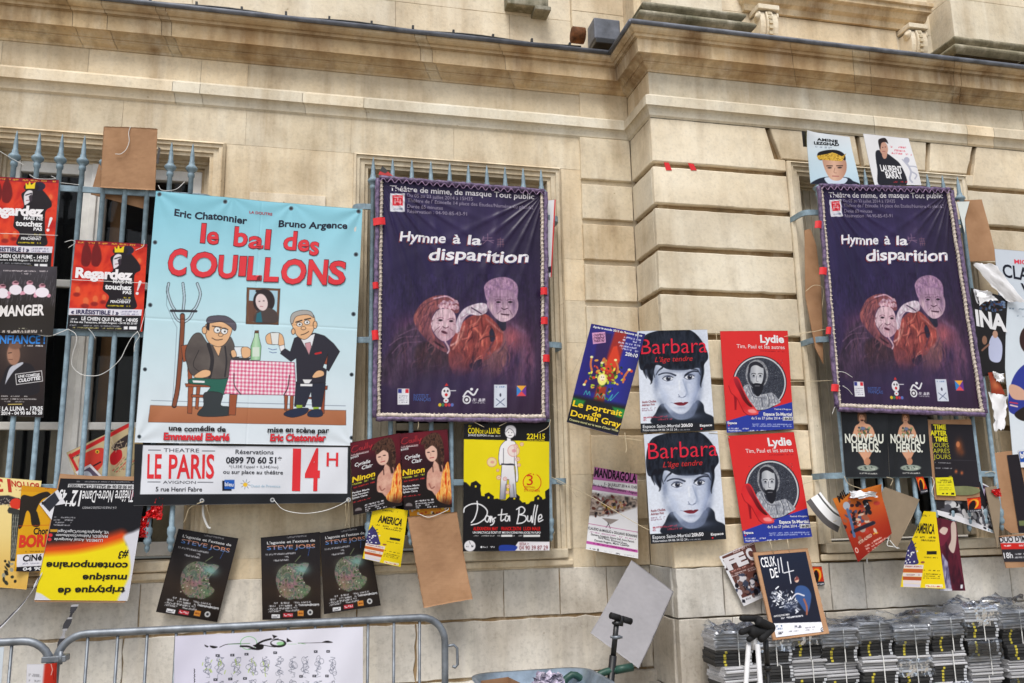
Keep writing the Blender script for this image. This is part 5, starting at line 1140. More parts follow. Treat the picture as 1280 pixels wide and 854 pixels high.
# ---- pair of burgundy posters of a woman
z = Zf(430, 500, 5.335)
ni_c = z((374, 225), (690, 195), (722, 716), (400, 735))
a = A(ni_c, lg((500, 540), (560, 620), (56, 24, 34), (62, 28, 36), (36, 24, 28), (26, 21, 24)), 1.9); a.tr(430, 500, 5.335)
a.glow(520, 240, 200, 70, (122, 30, 44), .8).glow(680, 330, 60, 120, (110, 28, 42), .7)
a.script([[(422, 252), (396, 256), (384, 286), (404, 294), (424, 282)], [(430, 274), (440, 268), (446, 282), (436, 284), (430, 274)], [(450, 266), (452, 282), (462, 280), (464, 264), (466, 280)], [(472, 240), (474, 278)], [(482, 238), (484, 276)], [(492, 260), (498, 274), (512, 256), (500, 292)]], 3.5, (186, 50, 56)); a.line([(380, 318), (490, 306)], 3, (220, 210, 210)); a.words((380, 312), (490, 300), 6, (220, 200, 200))
a.text('21H15', (378, 341), (428, 330), 13, W_, .02).text('Cyrielle', (404, 398), (502, 382), 24, W_, .012, shear=.15).text('Clair', (448, 424), (516, 412), 24, W_, .012, shear=.15).text('Ninon', (390, 506), (534, 480), 36, (236, 200, 40), .03, shear=.12)
a.words((388, 522), (535, 496), 11, (200, 210, 60)).words((392, 545), (535, 522), 9, (200, 50, 50))
for k, tt in enumerate(('Pauline Marie', 'Sacha Petronijevic', 'Sylvain Clama')): a.text(tt, (392, 584+k*19), (500-k*6, 573+k*19), 12, W_, .012)
a.words((392, 646), (510, 632), 8, (190, 50, 50)).ell(432, 704, 22, 17, (120, 112, 112)).box(408, 708, 456, 722, (36, 26, 30)).words((470, 678), (598, 664), 10, W_).words((474, 694), (600, 682), 8, W_).words((474, 708), (590, 696), 8, W_).words((474, 720), (620, 710), 8, W_)
HB = ns(10, 22, (40, 26, 26), (96, 66, 52), (52, 34, 32), seed=4)
a.poly([(515, 300), (512, 275), (545, 240), (600, 218), (640, 236), (662, 300), (668, 380), (660, 440), (650, 480), (620, 474), (600, 440), (606, 330), (560, 290)], HB, smooth=True, soft=5)
a.poly([(556, 480), (588, 440), (600, 405), (628, 430), (655, 440), (662, 520), (640, 600), (612, 640), (585, 610), (552, 590), (548, 530)], ns(30, 30, (222, 176, 156), (196, 140, 124), seed=2), smooth=True, soft=4)
a.ell(580, 352, 40, 60, (226, 184, 166), rot=-8, soft=4).poly([(530, 310), (560, 280), (610, 290), (620, 330), (585, 305), (545, 330)], HB, smooth=True, soft=4).line([(626, 320), (636, 420), (646, 470)], 18, (58, 38, 34), smooth=True, soft=8).line([(588, 440), (592, 480)], 6, (70, 44, 40), soft=4)
for x, y in ((560, 350), (592, 343)): a.ell(x, y, 10, 4, (50, 30, 34), soft=2)
a.line([(570, 388), (596, 384)], 6, (176, 70, 76), soft=2).line([(576, 355), (576, 374)], 4, (196, 146, 130), soft=3).line([(565, 560), (580, 590), (600, 580)], 8, (150, 96, 84), smooth=True, soft=6)
a.poly([(690, 412), (706, 470), (714, 560), (716, 690), (640, 680), (610, 640), (640, 590), (652, 500)], ns(7, 50, (206, 60, 30), (240, 150, 60), (250, 206, 120), (190, 50, 28), seed=11), smooth=True, soft=4)
a.glow(680, 690, 60, 40, (40, 24, 24), .8)
ART_N = a
sheet('poster', ART_N, -.182, 'burgundy poster of a long haired woman, left one, beside the white theatre banner', 'poster', POSTERS, corners=z((40, 285), (374, 220), (390, 700), (62, 770)), disp=waves((.002, .5, .2, 1)))
sheet('poster', ART_N, -.186, 'burgundy poster of a long haired woman, right one, above the brown cardboard', 'poster', POSTERS, disp=waves((.002, .5, .2, 0)))
# ---- small yellow flag poster and the cardboard flap
z = Zf(420, 520, 4.267)
def america(c, tr, seed):
    a = A(c, (234, 208, 30), 2); a.tr(*tr); return a
am_c = [(1126, 630), (1172, 641), (1181, 737), (1122, 735)]
z2 = Zf(1000, 590, 4.496)
am_c = z2((640, 218), (765, 224), (812, 655), (565, 645))
am_c = [(1133, 638), (1170.5, 640), (1180.5, 736), (1125, 733)]
a = A(am_c, (236, 208, 28), 2); a.tr(1000, 590, 4.496)
a.poly([(565, 480), (560, 430), (590, 370), (605, 345), (630, 380), (650, 440), (655, 480)], (62, 58, 110), smooth=True).line([(610, 380), (632, 362)], 5, (50, 46, 80)).line([(615, 395), (638, 384)], 5, (50, 46, 80)).line([(600, 365), (604, 340)], 5, (50, 46, 80))
a.speck(572, 400, 648, 476, 14, [(236, 236, 240)], 4, 5, 8)
for k in range(6): a.poly([(566+k*2, 482+k*27), (690-k*3, 486+k*27), (688-k*3, 512+k*27), (568+k*2, 508+k*27)], [(226, 214, 210), (196, 96, 50), (226, 214, 210), (184, 84, 46), (226, 214, 214), (214, 208, 222)][k])
a.words((578, 494), (680, 498), 9, (150, 70, 70)).words((590, 552), (668, 554), 8, (120, 60, 50))
a.text('AMERICA', (628, 310), (752, 318), 42, (40, 36, 30), .03).words((640, 236), (720, 240), 8, (90, 80, 20)); a.words((618, 330), (760, 336), 9, (60, 54, 20)).words((660, 346), (756, 352), 9, (60, 54, 20)); a.box(706, 405, 764, 424, (40, 38, 34)).words((690, 440), (770, 444), 7, (60, 54, 20)).words((690, 520), (780, 524), 7, (60, 54, 20)).words((690, 545), (785, 550), 7, (60, 54, 20)).words((690, 560), (780, 564), 7, (60, 54, 20)).words((690, 575), (780, 578), 7, (60, 54, 20)).box(700, 622, 795, 648, (240, 234, 200)).words((704, 636), (790, 640), 10, (190, 50, 40)).ell(684, 470, 12, 7, (150, 90, 60))
ART_A = a
sheet('poster', ART_A, -.168, 'small yellow poster of a flag draped bust under the left burgundy poster', 'poster', POSTERS, corners=[(467, 632), (510, 638), (501, 709), (453, 698)], disp=waves((.002, .5, .2, 0), corner=(1, 1, .4, -.012)))
cardboard(z((380, 538), (645, 512), (724, 975), (468, 1024)), [-.168, -.168, -.172, -.172], 'long brown cardboard hanging below the right burgundy poster', waves((.006, .35, .45, 1), corner=(1, 1, .5, .02), curl=.01))
a = A([(511, 634), (562, 628), (563, 640), (512, 646)], (226, 150, 40), 2); a.tr(430, 500, 5.335); a.speck(440, 700, 690, 760, 30, [(240, 200, 80), (90, 50, 30), (230, 220, 210), (200, 90, 40)], 4, 12, 3)
sheet('leaflet', a, -.158, 'torn orange leaflet edge showing above the long brown cardboard', 'leaflet')
# ---- black and yellow bubble poster
a = A([(580, 530), (686.5, 527.5), (687, 688), (578.5, 689.5)], (28, 27, 30), 1.7); a.tr(570, 520, 4.88)
a.poly([(46, 143), (572, 158), (575, 600), (44, 600)], (232, 214, 16)).poly([(40, 402), (62, 408), (86, 432), (90, 410), (120, 397), (150, 424), (146, 445), (152, 490), (170, 492), (172, 478), (195, 468), (228, 492), (226, 508), (250, 506), (270, 515), (300, 515), (330, 488), (352, 466), (386, 494), (384, 512), (402, 530), (420, 528), (424, 540), (440, 538), (452, 524), (474, 520), (476, 498), (500, 482), (524, 500), (528, 512), (545, 505), (543, 462), (572, 442), (580, 620), (40, 620)], (28, 27, 30))
for x, y in ((118, 432), (195, 500), (352, 505), (500, 505)): a.box(x-5, y-6, x+5, y+6, (232, 214, 16))
WH, LN = (240, 238, 240), (60, 58, 70)
a.poly([(275, 300), (350, 302), (358, 380), (366, 500), (325, 500), (318, 390), (308, 390), (298, 510), (262, 512), (268, 400)], lg((0, 300), (0, 500), (240, 238, 240), (226, 224, 230), (150, 150, 160)), outline=LN, ow=3).line([(300, 420), (290, 505)], 7, (90, 90, 100), soft=5, a=.6).line([(345, 420), (352, 495)], 7, (90, 90, 100), soft=5, a=.6)
a.poly([(278, 170), (300, 152), (330, 152), (360, 168), (366, 250), (376, 380), (362, 400), (352, 300), (276, 300), (262, 300), (255, 260), (262, 200)], WH, smooth=True, outline=LN, ow=3).line([(285, 200), (285, 300)], 3, LN).line([(352, 200), (352, 300)], 3, LN).line([(275, 296), (352, 300)], 9, LN)
a.poly([(308, 130), (328, 130), (330, 160), (306, 160)], WH).ell(325, 100, 32, 38, WH, outline=LN, ow=3).poly([(295, 85), (305, 62), (340, 58), (362, 80), (358, 125), (345, 95), (320, 78), (298, 100)], (226, 224, 230), smooth=True, outline=LN, ow=3).ell(316, 102, 3, 3, LN).ell(336, 103, 3, 3, LN).line([(318, 120), (334, 121)], 3, LN)
for x, y, r_ in ((347, 214, 36), (215, 284, 29), (372, 266, 13), (398, 174, 11), (380, 302, 10), (256, 378, 13), (295, 386, 11), (315, 432, 12), (310, 468, 10), (250, 334, 8), (362, 186, 12)): a.ell(x, y, r_, r_, (236, 214, 206), a=.75, outline=(206, 130, 130), ow=3).ell(x+r_*.1, y, r_*.4, r_*.3, (214, 130, 136), a=.6)
RD2 = (206, 62, 30)
a.text('3', (428, 424), (466, 424), 62, RD2, .0); th = [(462+56*math.cos(t), 408+54*math.sin(t)) for t in np.linspace(2.2, 4.6, 9)]; a.line(th, 5, RD2); th = [(462+56*math.cos(t), 408+54*math.sin(t)) for t in np.linspace(-.9, 1.2, 9)]; a.line(th, 5, RD2)
a.text('FESTIVAL', (415, 442), (480, 444), 12, RD2, .0).text("D'AVIGNON", (412, 462), (508, 466), 15, RD2, .0).words((466, 358), (500, 362), 8, RD2)
a.text('AU', (74, 68), (90, 68), 12, YEL, .02).text('COIN', (72, 107), (138, 108), 33, YEL, .02).text('DE LA', (142, 108), (194, 108), 21, YEL, .01).text('LUNE', (198, 108), (264, 109), 33, YEL, .02).text('24 RUE BUFFON', (72, 124), (182, 126), 12, W_, .01).words((190, 122), (264, 124), 8, W_).text('22H15', (428, 141), (541, 141), 31, YEL, .02).text('TOUS LES SOIRS', (430, 154), (538, 155), 9, YEL, .01)
a.script([[(126, 523), (128, 570), (112, 625), (92, 652)], [(46, 590), (55, 560), (100, 538), (150, 545), (186, 580), (176, 622), (135, 655), (92, 666)], [(200, 618), (182, 610), (174, 636), (190, 648), (202, 615), (203, 648)], [(207, 650), (208, 614), (208, 640), (214, 616), (220, 648)], [(238, 622), (224, 630), (230, 642), (222, 660), (208, 668)], [(276, 572), (270, 628), (274, 642), (290, 632)], [(254, 606), (308, 600)], [(320, 616), (302, 612), (296, 636), (310, 642), (322, 612), (324, 642)], [(382, 560), (378, 610), (368, 658)], [(366, 572), (396, 556), (416, 572), (408, 594), (382, 604)], [(382, 604), (418, 612), (424, 636), (400, 654), (368, 658)], [(434, 612), (434, 640), (450, 642), (458, 612), (460, 650)], [(466, 652), (470, 600), (480, 546)], [(478, 664), (484, 610), (496, 548)], [(504, 632), (522, 622), (518, 604), (504, 614), (504, 646), (530, 636)]], 7, W_)
for k, (x0, x1, tt) in enumerate(((102, 252, 'ALEXANDRA MAY'), (272, 392, 'FRANCK ZIATNI'), (408, 512, 'LUDI MALE'))): a.text(tt, (x0, 699), (x1, 699), 20, (206, 34, 34), .03)
a.text('UN SPECTACLE ÉCRIT ET MIS EN SCÈNE PAR JOCELYN FLIPO', (100, 718), (515, 719), 12, W_, .012); a.words((105, 732), (265, 732), 8, (180, 180, 180)).box(272, 726, 340, 738, (220, 220, 220)).words((346, 732), (400, 732), 8, (180, 180, 180)).box(408, 726, 512, 739, (220, 220, 220))
a.ell(83, 793, 33, 33, (226, 224, 228)).words((60, 794), (106, 794), 14, (60, 60, 66)).line([(80, 766), (86, 782)], 3, (60, 60, 66)).ell(152, 800, 6, 6, W_).words((162, 800), (230, 800), 9, W_).box(264, 794, 276, 812, (200, 200, 206))
a.poly([(376, 768), (574, 768), (574, 826), (340, 822)], (230, 226, 232)).text('RÉSA >', (384, 789), (440, 788), 16, (150, 40, 60), .0).text('04 90 39 87 29', (382, 816), (560, 815), 24, (150, 40, 60), .0).poly([(262, 792), (330, 788), (372, 800), (336, 834), (270, 834)], (38, 62, 150), smooth=True)
sheet('poster', a, -.176, 'black and yellow poster of a white drawn figure among bubbles', 'poster', POSTERS, disp=waves((.002, .5, .3, 0), (.0012, 2.2, .7, 1)))
# ------------------------------------------------------------------ posters strung across the corner
z = Zf(690, 390, 5.336)
a = A(z((262, 78), (622, 148), (440, 826), (98, 735)), lg((700, 450), (800, 470), (44, 48, 160), (36, 30, 110), (40, 44, 150), (30, 32, 96)), 1.8); a.tr(690, 390, 5.336)
a.poly([(310, 130), (400, 150), (330, 560), (240, 540)], (44, 24, 84), soft=20).poly([(420, 120), (500, 140), (410, 480), (320, 460)], (150, 40, 34), soft=16).poly([(405, 240), (430, 232), (450, 330), (400, 420), (340, 400)], (206, 60, 34), soft=8).poly([(300, 500), (360, 510), (330, 690), (250, 670)], (150, 50, 24), soft=14).poly([(130, 560), (520, 640), (440, 830), (90, 740)], (16, 20, 30), soft=30)
a.poly([(140, 580), (220, 600), (200, 640), (130, 620)], (36, 120, 50), soft=16).poly([(400, 640), (500, 660), (480, 720), (420, 700)], (36, 130, 54), soft=16)
rr = random.Random(12)
for k in range(90):
    x, y = rr.gauss(350, 62), rr.gauss(445, 48); c = rr.choice([(176, 190, 50), (120, 150, 40), (226, 220, 80), (60, 96, 30), (34, 50, 26), (210, 150, 60), (200, 70, 40)]); a.ell(x, y, rr.uniform(5, 16), rr.uniform(4, 10), c, rot=rr.uniform(0, 180), soft=3)
a.ell(330, 460, 30, 40, (232, 226, 120), soft=6).ell(332, 450, 18, 22, (240, 226, 200), soft=6).ell(326, 445, 3, 3, INK).ell(340, 446, 3, 3, INK).line([(328, 466), (338, 466)], 4, (200, 90, 40))
for p in ([(262, 310), (255, 360), (262, 400)], [(330, 350), (345, 320), (355, 360)], [(420, 330), (436, 380), (430, 420)], [(512, 395), (480, 440), (470, 480)], [(212, 495), (225, 470)]): a.line(p, 13, (196, 110, 60), smooth=True, soft=3).ell(*p[0], 10, 8, (226, 226, 160))
a.script([[(210, 560), (225, 535), (232, 560), (246, 540), (250, 565)], [(290, 570), (300, 555), (318, 580)], [(330, 585), (345, 560), (350, 590)], [(370, 600), (400, 560), (385, 600), (440, 545)]], 4, (60, 170, 170))
a.poly([(266, 143), (352, 136), (356, 210), (272, 222)], (206, 150, 190)); [a.text(t_, (274, y_), (346, y_-6), 16, (70, 30, 70), .02) for t_, y_ in (('CHAPEAU', 167), ("D'ÉBÈNE", 189), ('THÉÂTRE', 210))]
a.text("Après le succès 2013 de l'homme qui rit", (272, 106), (600, 168), 14, W_, .02)
for k, (x0, x1, y0, y1) in enumerate(((478, 592, 170, 192), (470, 588, 190, 210), (440, 585, 207, 232), (450, 580, 230, 252), (442, 572, 246, 272))): a.words((x0, y0), (x1, y1), 12, (206, 206, 230), seed=k)
a.text('20h10', (483, 298), (566, 313), 24, W_, .015).text('Le portrait', (135, 632), (462, 702), 36, (236, 200, 40), .02).text('de', (262, 697), (322, 708), 30, (236, 200, 40), .02).text('Dorian Gray', (122, 694), (454, 774), 36, (236, 200, 40), .02).text("Oratoire moral sur le texte d'Oscar Wilde", (114, 724), (440, 801), 13, (210, 206, 150), .01)
sheet('poster', a, [-.30, -.418, -.41, -.28], 'dark blue tilted poster of a flower bouquet with yellow lettering', 'poster', POSTERS, disp=waves((.003, .5, .3, 0)))
# black and white portrait
H_ = Zf(800, 410, 6.568)
ba_c = [(796.5, 414), (884, 412), (893.5, 538), (801, 541)]
a = A(ba_c, lg((0, 412), (0, 540), (214, 222, 238), (226, 232, 244)), 2.0); a.tr(800, 410, 6.568)
HR = ns(14, 40, (20, 24, 34), (40, 45, 58), seed=6)
a.poly([(120, 790), (128, 690), (180, 615), (250, 680), (330, 740), (440, 700), (450, 610), (480, 588), (520, 625), (535, 690), (600, 725), (630, 800)], (34, 39, 50), smooth=True, soft=7)
a.poly([(205, 610), (450, 610), (452, 690), (410, 735), (340, 752), (280, 738), (225, 680)], lg((180, 0), (480, 0), (176, 188, 212), (132, 144, 170), (84, 94, 116)), smooth=True, soft=10).glow(310, 715, 150, 26, (96, 106, 132), .8)
a.poly([(70, 330), (110, 320), (130, 430), (120, 450), (84, 400)], (206, 214, 232), smooth=True, soft=6)
a.poly([(118, 300), (230, 290), (400, 290), (496, 300), (496, 400), (484, 490), (446, 594), (392, 676), (330, 706), (258, 668), (192, 590), (148, 490), (116, 390)], lg((110, 0), (500, 0), (186, 197, 219), (214, 221, 238), (218, 225, 241), (200, 209, 230), (160, 172, 200)), smooth=True, soft=9)
a.glow(200, 560, 34, 80, (180, 192, 218), .7, rot=-25).glow(450, 560, 26, 90, (160, 172, 204), .7, rot=18).glow(230, 450, 60, 16, (188, 198, 222), .6).glow(400, 440, 50, 14, (180, 190, 216), .6).glow(330, 660, 70, 14, (190, 200, 222), .6)
a.poly([(30, 70), (140, 24), (260, 10), (400, 16), (480, 70), (540, 160), (560, 240), (525, 300), (510, 400), (494, 450), (492, 350), (470, 322), (360, 342), (230, 336), (150, 300), (112, 320), (104, 420), (84, 424), (60, 350), (0, 330), (-10, 200)], HR, smooth=True, soft=5)
a.poly([(20, 330), (60, 345), (90, 425), (62, 400)], (70, 76, 92), smooth=True, soft=8).glow(300, 110, 160, 50, (52, 58, 74), .4)
a.line([(150, 378), (190, 364), (240, 366), (288, 384)], 8, (70, 76, 96), smooth=True, soft=5, w1=13).line([(372, 382), (395, 362), (436, 348), (474, 352)], 16, (40, 44, 60), smooth=True, soft=5, w1=9)
for x, y in ((229, 409), (406, 397)):
    a.glow(x, y-6, 46, 20, (120, 130, 156), .5).ell(x, y, 38, 18, (226, 230, 240), soft=3).ell(x, y, 20, 21, (58, 62, 80), soft=2).ell(x, y, 10, 10, (20, 20, 28)).ell(x+5, y-7, 4, 4, (236, 240, 246)).line([(x-48, y+2), (x-24, y-17), (x+8, y-22), (x+38, y-8)], 7, (40, 42, 56), smooth=True, soft=2).line([(x-44, y+8), (x-8, y+22), (x+34, y+10)], 4, (76, 82, 104), smooth=True, soft=3)
a.line([(350, 420), (366, 470), (384, 520), (372, 552)], 9, (156, 168, 196), smooth=True, soft=9, a=.8).line([(312, 540), (326, 562), (350, 566), (374, 552)], 5, (120, 130, 158), smooth=True, soft=4).glow(318, 560, 8, 4, (96, 104, 130), .8).glow(362, 558, 8, 4, (96, 104, 130), .8).line([(318, 430), (322, 500)], 12, (238, 242, 250), soft=10, a=.7)
a.poly([(272, 612), (308, 606), (336, 604), (352, 609), (366, 603), (394, 606), (362, 630), (330, 634), (300, 628)], (126, 44, 58), smooth=True, soft=2).line([(276, 613), (334, 615), (392, 608)], 3, (70, 24, 36), smooth=True, soft=2).line([(250, 606), (270, 612)], 5, (150, 160, 190), soft=4)
a.poly([(-10, 783), (615, 776), (630, 870), (-10, 880)], (36, 38, 44))
a.text('Barbara', (8, 212), (550, 196), 120, (222, 44, 66), -.006); LC = (196, 50, 52)
a.text("L'âge tendre", (118, 276), (425, 264), 40, LC, .004, shear=.3)
a.text('Espace Saint-Martial', (22, 822), (325, 813), 26, (230, 232, 238), .008).text('20h50', (334, 813), (431, 809), 26, W_, .03).text('Réservation 04 86 34 52 24', (22, 848), (300, 842), 17, (220, 222, 228), .01).words((305, 838), (432, 834), 9, (200, 202, 210)).text('Espace', (490, 810), (592, 804), 19, W_, .025).ell(504, 828, 7, 7, (214, 40, 50))
a.text('Aude Chollet', (14, 612), (130, 604), 17, (150, 50, 66), .02).text('Adrien Frig', (14, 638), (118, 630), 17, (150, 50, 66), .02).words((14, 660), (128, 652), 11, (150, 120, 140)).words((14, 676), (120, 668), 11, (150, 120, 140)).words((18, 736), (220, 722), 14, (170, 60, 80)).words((18, 756), (262, 744), 14, (170, 60, 80))
a.glow(128, 440, 24, 100, (120, 132, 160), .75).glow(490, 430, 24, 100, (100, 112, 142), .8).glow(172, 610, 26, 60, (130, 142, 170), .7, rot=-30).glow(462, 610, 26, 70, (112, 124, 154), .8, rot=25)
for p_, w_ in (([(96, 300), (70, 350), (92, 430), (84, 455)], 34), ([(60, 300), (30, 340), (52, 405)], 30), ([(508, 280), (516, 360), (498, 450), (500, 480)], 26), ([(120, 290), (108, 350), (118, 400)], 16), ([(180, 320), (150, 345), (128, 380)], 14), ([(420, 330), (470, 340), (494, 380)], 12)): a.line(p_, w_, (22, 26, 36), smooth=True, soft=9, w1=4)
for x_, y_ in ((229, 398), (406, 386)): a.glow(x_, y_-8, 44, 12, (92, 102, 130), .55)
a.line([(150, 380), (190, 366), (240, 366), (288, 383)], 9, (52, 58, 76), smooth=True, soft=5, w1=13).line([(368, 384), (395, 364), (436, 350), (476, 352)], 15, (32, 36, 50), smooth=True, soft=5, w1=10)
a.glow(376, 480, 12, 60, (150, 162, 190), .7, rot=-8).glow(392, 540, 14, 20, (160, 172, 198), .6).glow(335, 650, 46, 9, (150, 160, 186), .6).glow(300, 348, 150, 16, (120, 130, 156), .6).glow(330, 718, 110, 22, (128, 140, 168), .7)
a.tex(0, 0, 620, 780, .05, 12, 12, 3)
a.folds([(40, 70), (260, 20), (480, 70), (535, 200), (505, 262), (360, 285), (150, 262), (50, 270)], 70, 46, 5, [(14, 17, 26), (50, 55, 70), (38, 43, 57), (62, 67, 84)], 96, 4, .5, 4)
ART_B = a
sheet('poster', ART_B, -.405, 'black and white portrait poster of a short haired woman, upper of the two', 'poster', POSTERS, disp=waves((.002, .5, .2, 0)))
sheet('poster', ART_B, -.411, 'black and white portrait poster of a short haired woman, lower of the two', 'poster', POSTERS, corners=[(804.5, 543), (897, 539), (908, 674), (813, 680)], disp=waves((.002, .5, .2, 1), corner=(0, 1, .3, .006)))
# red poster with a mosaic portrait and a shoe
ly_c = [(900, 414), (984.5, 413.5), (992.5, 536), (908.5, 541)]
a = A(ly_c, (220, 52, 52), 2.0); a.tr(880, 400, 6.1)
a.poly([(160, 778), (700, 622), (710, 880), (150, 900)], (48, 64, 160))
a.ell(425, 486, 207, 210, (34, 36, 48)).ell(425, 486, 200, 203, (206, 208, 214)).ell(425, 486, 190, 193, ns(5, 5, (30, 32, 42), (78, 82, 94), (44, 46, 58), seed=3))
clip = [(423, 690)]
a.speck(260, 310, 600, 640, 420, [(150, 152, 160), (60, 62, 72), (24, 26, 34), (100, 104, 114)], 1.2, 2.6, 8)
a.ell(404, 420, 86, 112, ns(6, 6, (170, 172, 178), (110, 112, 122), seed=5)).ell(404, 430, 72, 98, (56, 58, 68), soft=3)
ROBE = ns(9, 26, (214, 216, 222), (130, 134, 146), (190, 192, 200), seed=7)
a.poly([(300, 520), (350, 500), (380, 570), (460, 570), (520, 560), (570, 610), (575, 640), (430, 690), (380, 660), (330, 600)], ROBE, smooth=True, soft=3)
for p in ([(340, 510), (380, 590), (470, 600)], [(480, 560), (500, 620), (490, 670)], [(440, 600), (450, 670)], [(530, 570), (545, 640)]): a.line(p, 4, (60, 62, 74), smooth=True, soft=2)
a.poly([(350, 400), (355, 350), (390, 330), (430, 335), (455, 380), (452, 450), (435, 500), (400, 520), (365, 490), (352, 440)], lg((350, 0), (455, 0), (150, 154, 164), (206, 208, 214), (186, 190, 198)), smooth=True, soft=3)
a.poly([(340, 390), (350, 340), (400, 322), (445, 345), (448, 372), (400, 350), (362, 365), (352, 410)], (44, 44, 54), smooth=True, soft=3)
a.poly([(362, 470), (372, 520), (395, 580), (425, 582), (452, 530), (458, 460), (440, 490), (420, 488), (395, 486), (375, 490)], (36, 36, 44), smooth=True, soft=3).line([(392, 508), (424, 508)], 5, (120, 120, 128), soft=2)
for x in (380, 430): a.line([(x-17, 418), (x, 412), (x+17, 418)], 5, (36, 36, 46), smooth=True).ell(x, 430, 8, 6, (30, 30, 40)).ell(x, 440, 14, 4, (130, 134, 146), soft=2)
a.line([(404, 430), (400, 470), (414, 474)], 4, (90, 94, 106), smooth=True, soft=2)
a.poly([(160, 778), (400, 708), (440, 695), (700, 622), (700, 640), (660, 660), (440, 720), (160, 800)], (48, 64, 160))
a.poly([(220, 540), (252, 585), (247, 690), (234, 690), (230, 610)], (150, 26, 38), soft=3)
a.poly([(188, 506), (196, 464), (232, 438), (266, 452), (300, 530), (340, 608), (386, 668), (415, 704), (410, 722), (370, 727), (330, 722), (298, 698), (274, 650), (252, 604), (228, 580), (204, 556)], lg((190, 450), (410, 720), (214, 44, 50), (226, 54, 56), (206, 40, 46), (236, 84, 84)), smooth=True, soft=2)
a.poly([(226, 452), (258, 458), (296, 540), (334, 616), (372, 664), (344, 662), (300, 616), (268, 552), (240, 500)], lg((230, 450), (370, 660), (176, 44, 56), (120, 22, 36), (84, 14, 26)), smooth=True, soft=3)
a.line([(188, 508), (206, 558), (232, 584), (256, 610), (278, 656), (302, 702)], 5, (146, 22, 34), smooth=True, soft=3).line([(300, 702), (332, 726), (372, 731), (412, 725)], 5, (130, 20, 34), smooth=True, soft=3).poly([(338, 690), (378, 684), (402, 706), (380, 714), (346, 708)], (246, 150, 150), smooth=True, soft=9)
a.text('Lydie', (430, 174), (611, 176), 56, W_, .035).text('Tim, Paul et les autres', (250, 217), (616, 226), 29, (244, 222, 224), .004).words((425, 240), (614, 245), 8, (150, 30, 40))
a.text("Festival d'Avignon", (540, 688), (666, 690), 11, W_, .01).text('Espace St-Martial', (455, 731), (672, 733), 22, W_, .03).text('du 5 au 27 juillet 2014 -', (362, 760), (597, 761), 19, W_, .008).box(603, 740, 678, 768, W_).text('16h30', (608, 763), (673, 763), 18, (30, 30, 40), .03).text('Espace', (178, 795), (250, 796), 17, W_, .03).ell(188, 806, 6, 6, (222, 48, 50)).words((370, 796), (672, 798), 9, (190, 200, 236)).words((366, 810), (672, 812), 9, (190, 200, 236)).words((184, 828), (340, 830), 10, W_).words((184, 845), (480, 846), 11, W_)
ART_L = a
sheet('poster', ART_L, -.398, 'red and blue poster with a mosaic portrait and red shoe, upper of the two', 'poster', POSTERS, disp=waves((.002, .5, .2, 0)))
sheet('poster', ART_L, -.404, 'red and blue poster with a mosaic portrait and red shoe, lower tilted one', 'poster', POSTERS, corners=[(909.5, 545), (992.5, 540), (1015.5, 671), (930, 679)], disp=waves((.002, .5, .2, 1)))
# white and magenta poster curling on a string
z = Zf(700, 530, 4.745)
a = A(z((205, 254), (458, 300), (463, 798), (152, 742)), W_, 1.8); a.tr(700, 530, 4.745)
a.poly([(190, 245), (470, 295), (470, 350), (190, 318)], (196, 110, 176)).poly([(185, 345), (470, 390), (470, 414), (185, 372)], (196, 120, 180)).text('MANDRAGOLA', (203, 302), (453, 340), 42, (44, 26, 44), .04).text('5 - 26 JUILLET 2014 À 13:45', (262, 350), (455, 372), 14, (70, 60, 76), .02).text('Bar du Palais, Théâtre Littéraire - Avignon', (198, 352), (456, 402), 13, (60, 40, 66), .012)
a.poly([(180, 385), (470, 420), (470, 520), (300, 540), (170, 520)], ns(40, 30, (60, 54, 54), (176, 160, 150), (110, 96, 90), (206, 204, 206), seed=4), soft=14)
rr = random.Random(8)
for k in range(60): a.ell(rr.gauss(300, 50), rr.gauss(465, 28), rr.uniform(4, 14), rr.uniform(4, 9), rr.choice([(90, 50, 40), (190, 150, 130), (40, 34, 36), (160, 130, 60), (120, 60, 60)]), rot=rr.uniform(0, 180), soft=3)
a.poly([(165, 545), (300, 520), (460, 470), (470, 640), (165, 600)], (232, 232, 238), soft=14).poly([(250, 535), (350, 545), (300, 575)], (150, 140, 136), soft=3).line([(285, 560), (300, 600), (290, 570), (275, 595)], 4, (70, 66, 70)).line([(168, 570), (462, 622)], 4, (190, 90, 150))
a.text('CLAUDIO de MAGLIO e GIULIANO BONANNI', (168, 606), (455, 656), 16, (50, 46, 56), .02).words((170, 622), (450, 668), 7, (170, 100, 150))
for k, (tt, x0, x1) in enumerate((('Damiano Angeluzzi, Ettore Dell, Anna Pascoli,', 185, 440), ('Sara Pinto, Emanuel Ruan,', 228, 400), ('Daniele Rogato, Mario Casartin', 205, 410))): a.text(tt, (x0, 645+k*20), (x1, 690+k*14), 13, (60, 56, 64), .012)
a.poly([(158, 684), (460, 738), (460, 758), (156, 704)], (196, 90, 170)).words((200, 700), (450, 744), 9, (130, 40, 100)).words((170, 736), (215, 744), 8, (70, 70, 76)).box(222, 738, 230, 754, (40, 40, 46)).words((330, 766), (355, 770), 9, (70, 70, 76)).words((380, 774), (440, 782), 6, (160, 160, 166)).words((262, 752), (310, 760), 6, (180, 180, 186))
sheet('poster', a, [-.10, -.16, -.16, -.09], 'white poster with magenta bands and curled top hanging on a string', 'poster', POSTERS, disp=waves((.004, .7, .4, 1), corner=(0, 0, .4, -.015), curl=.004))
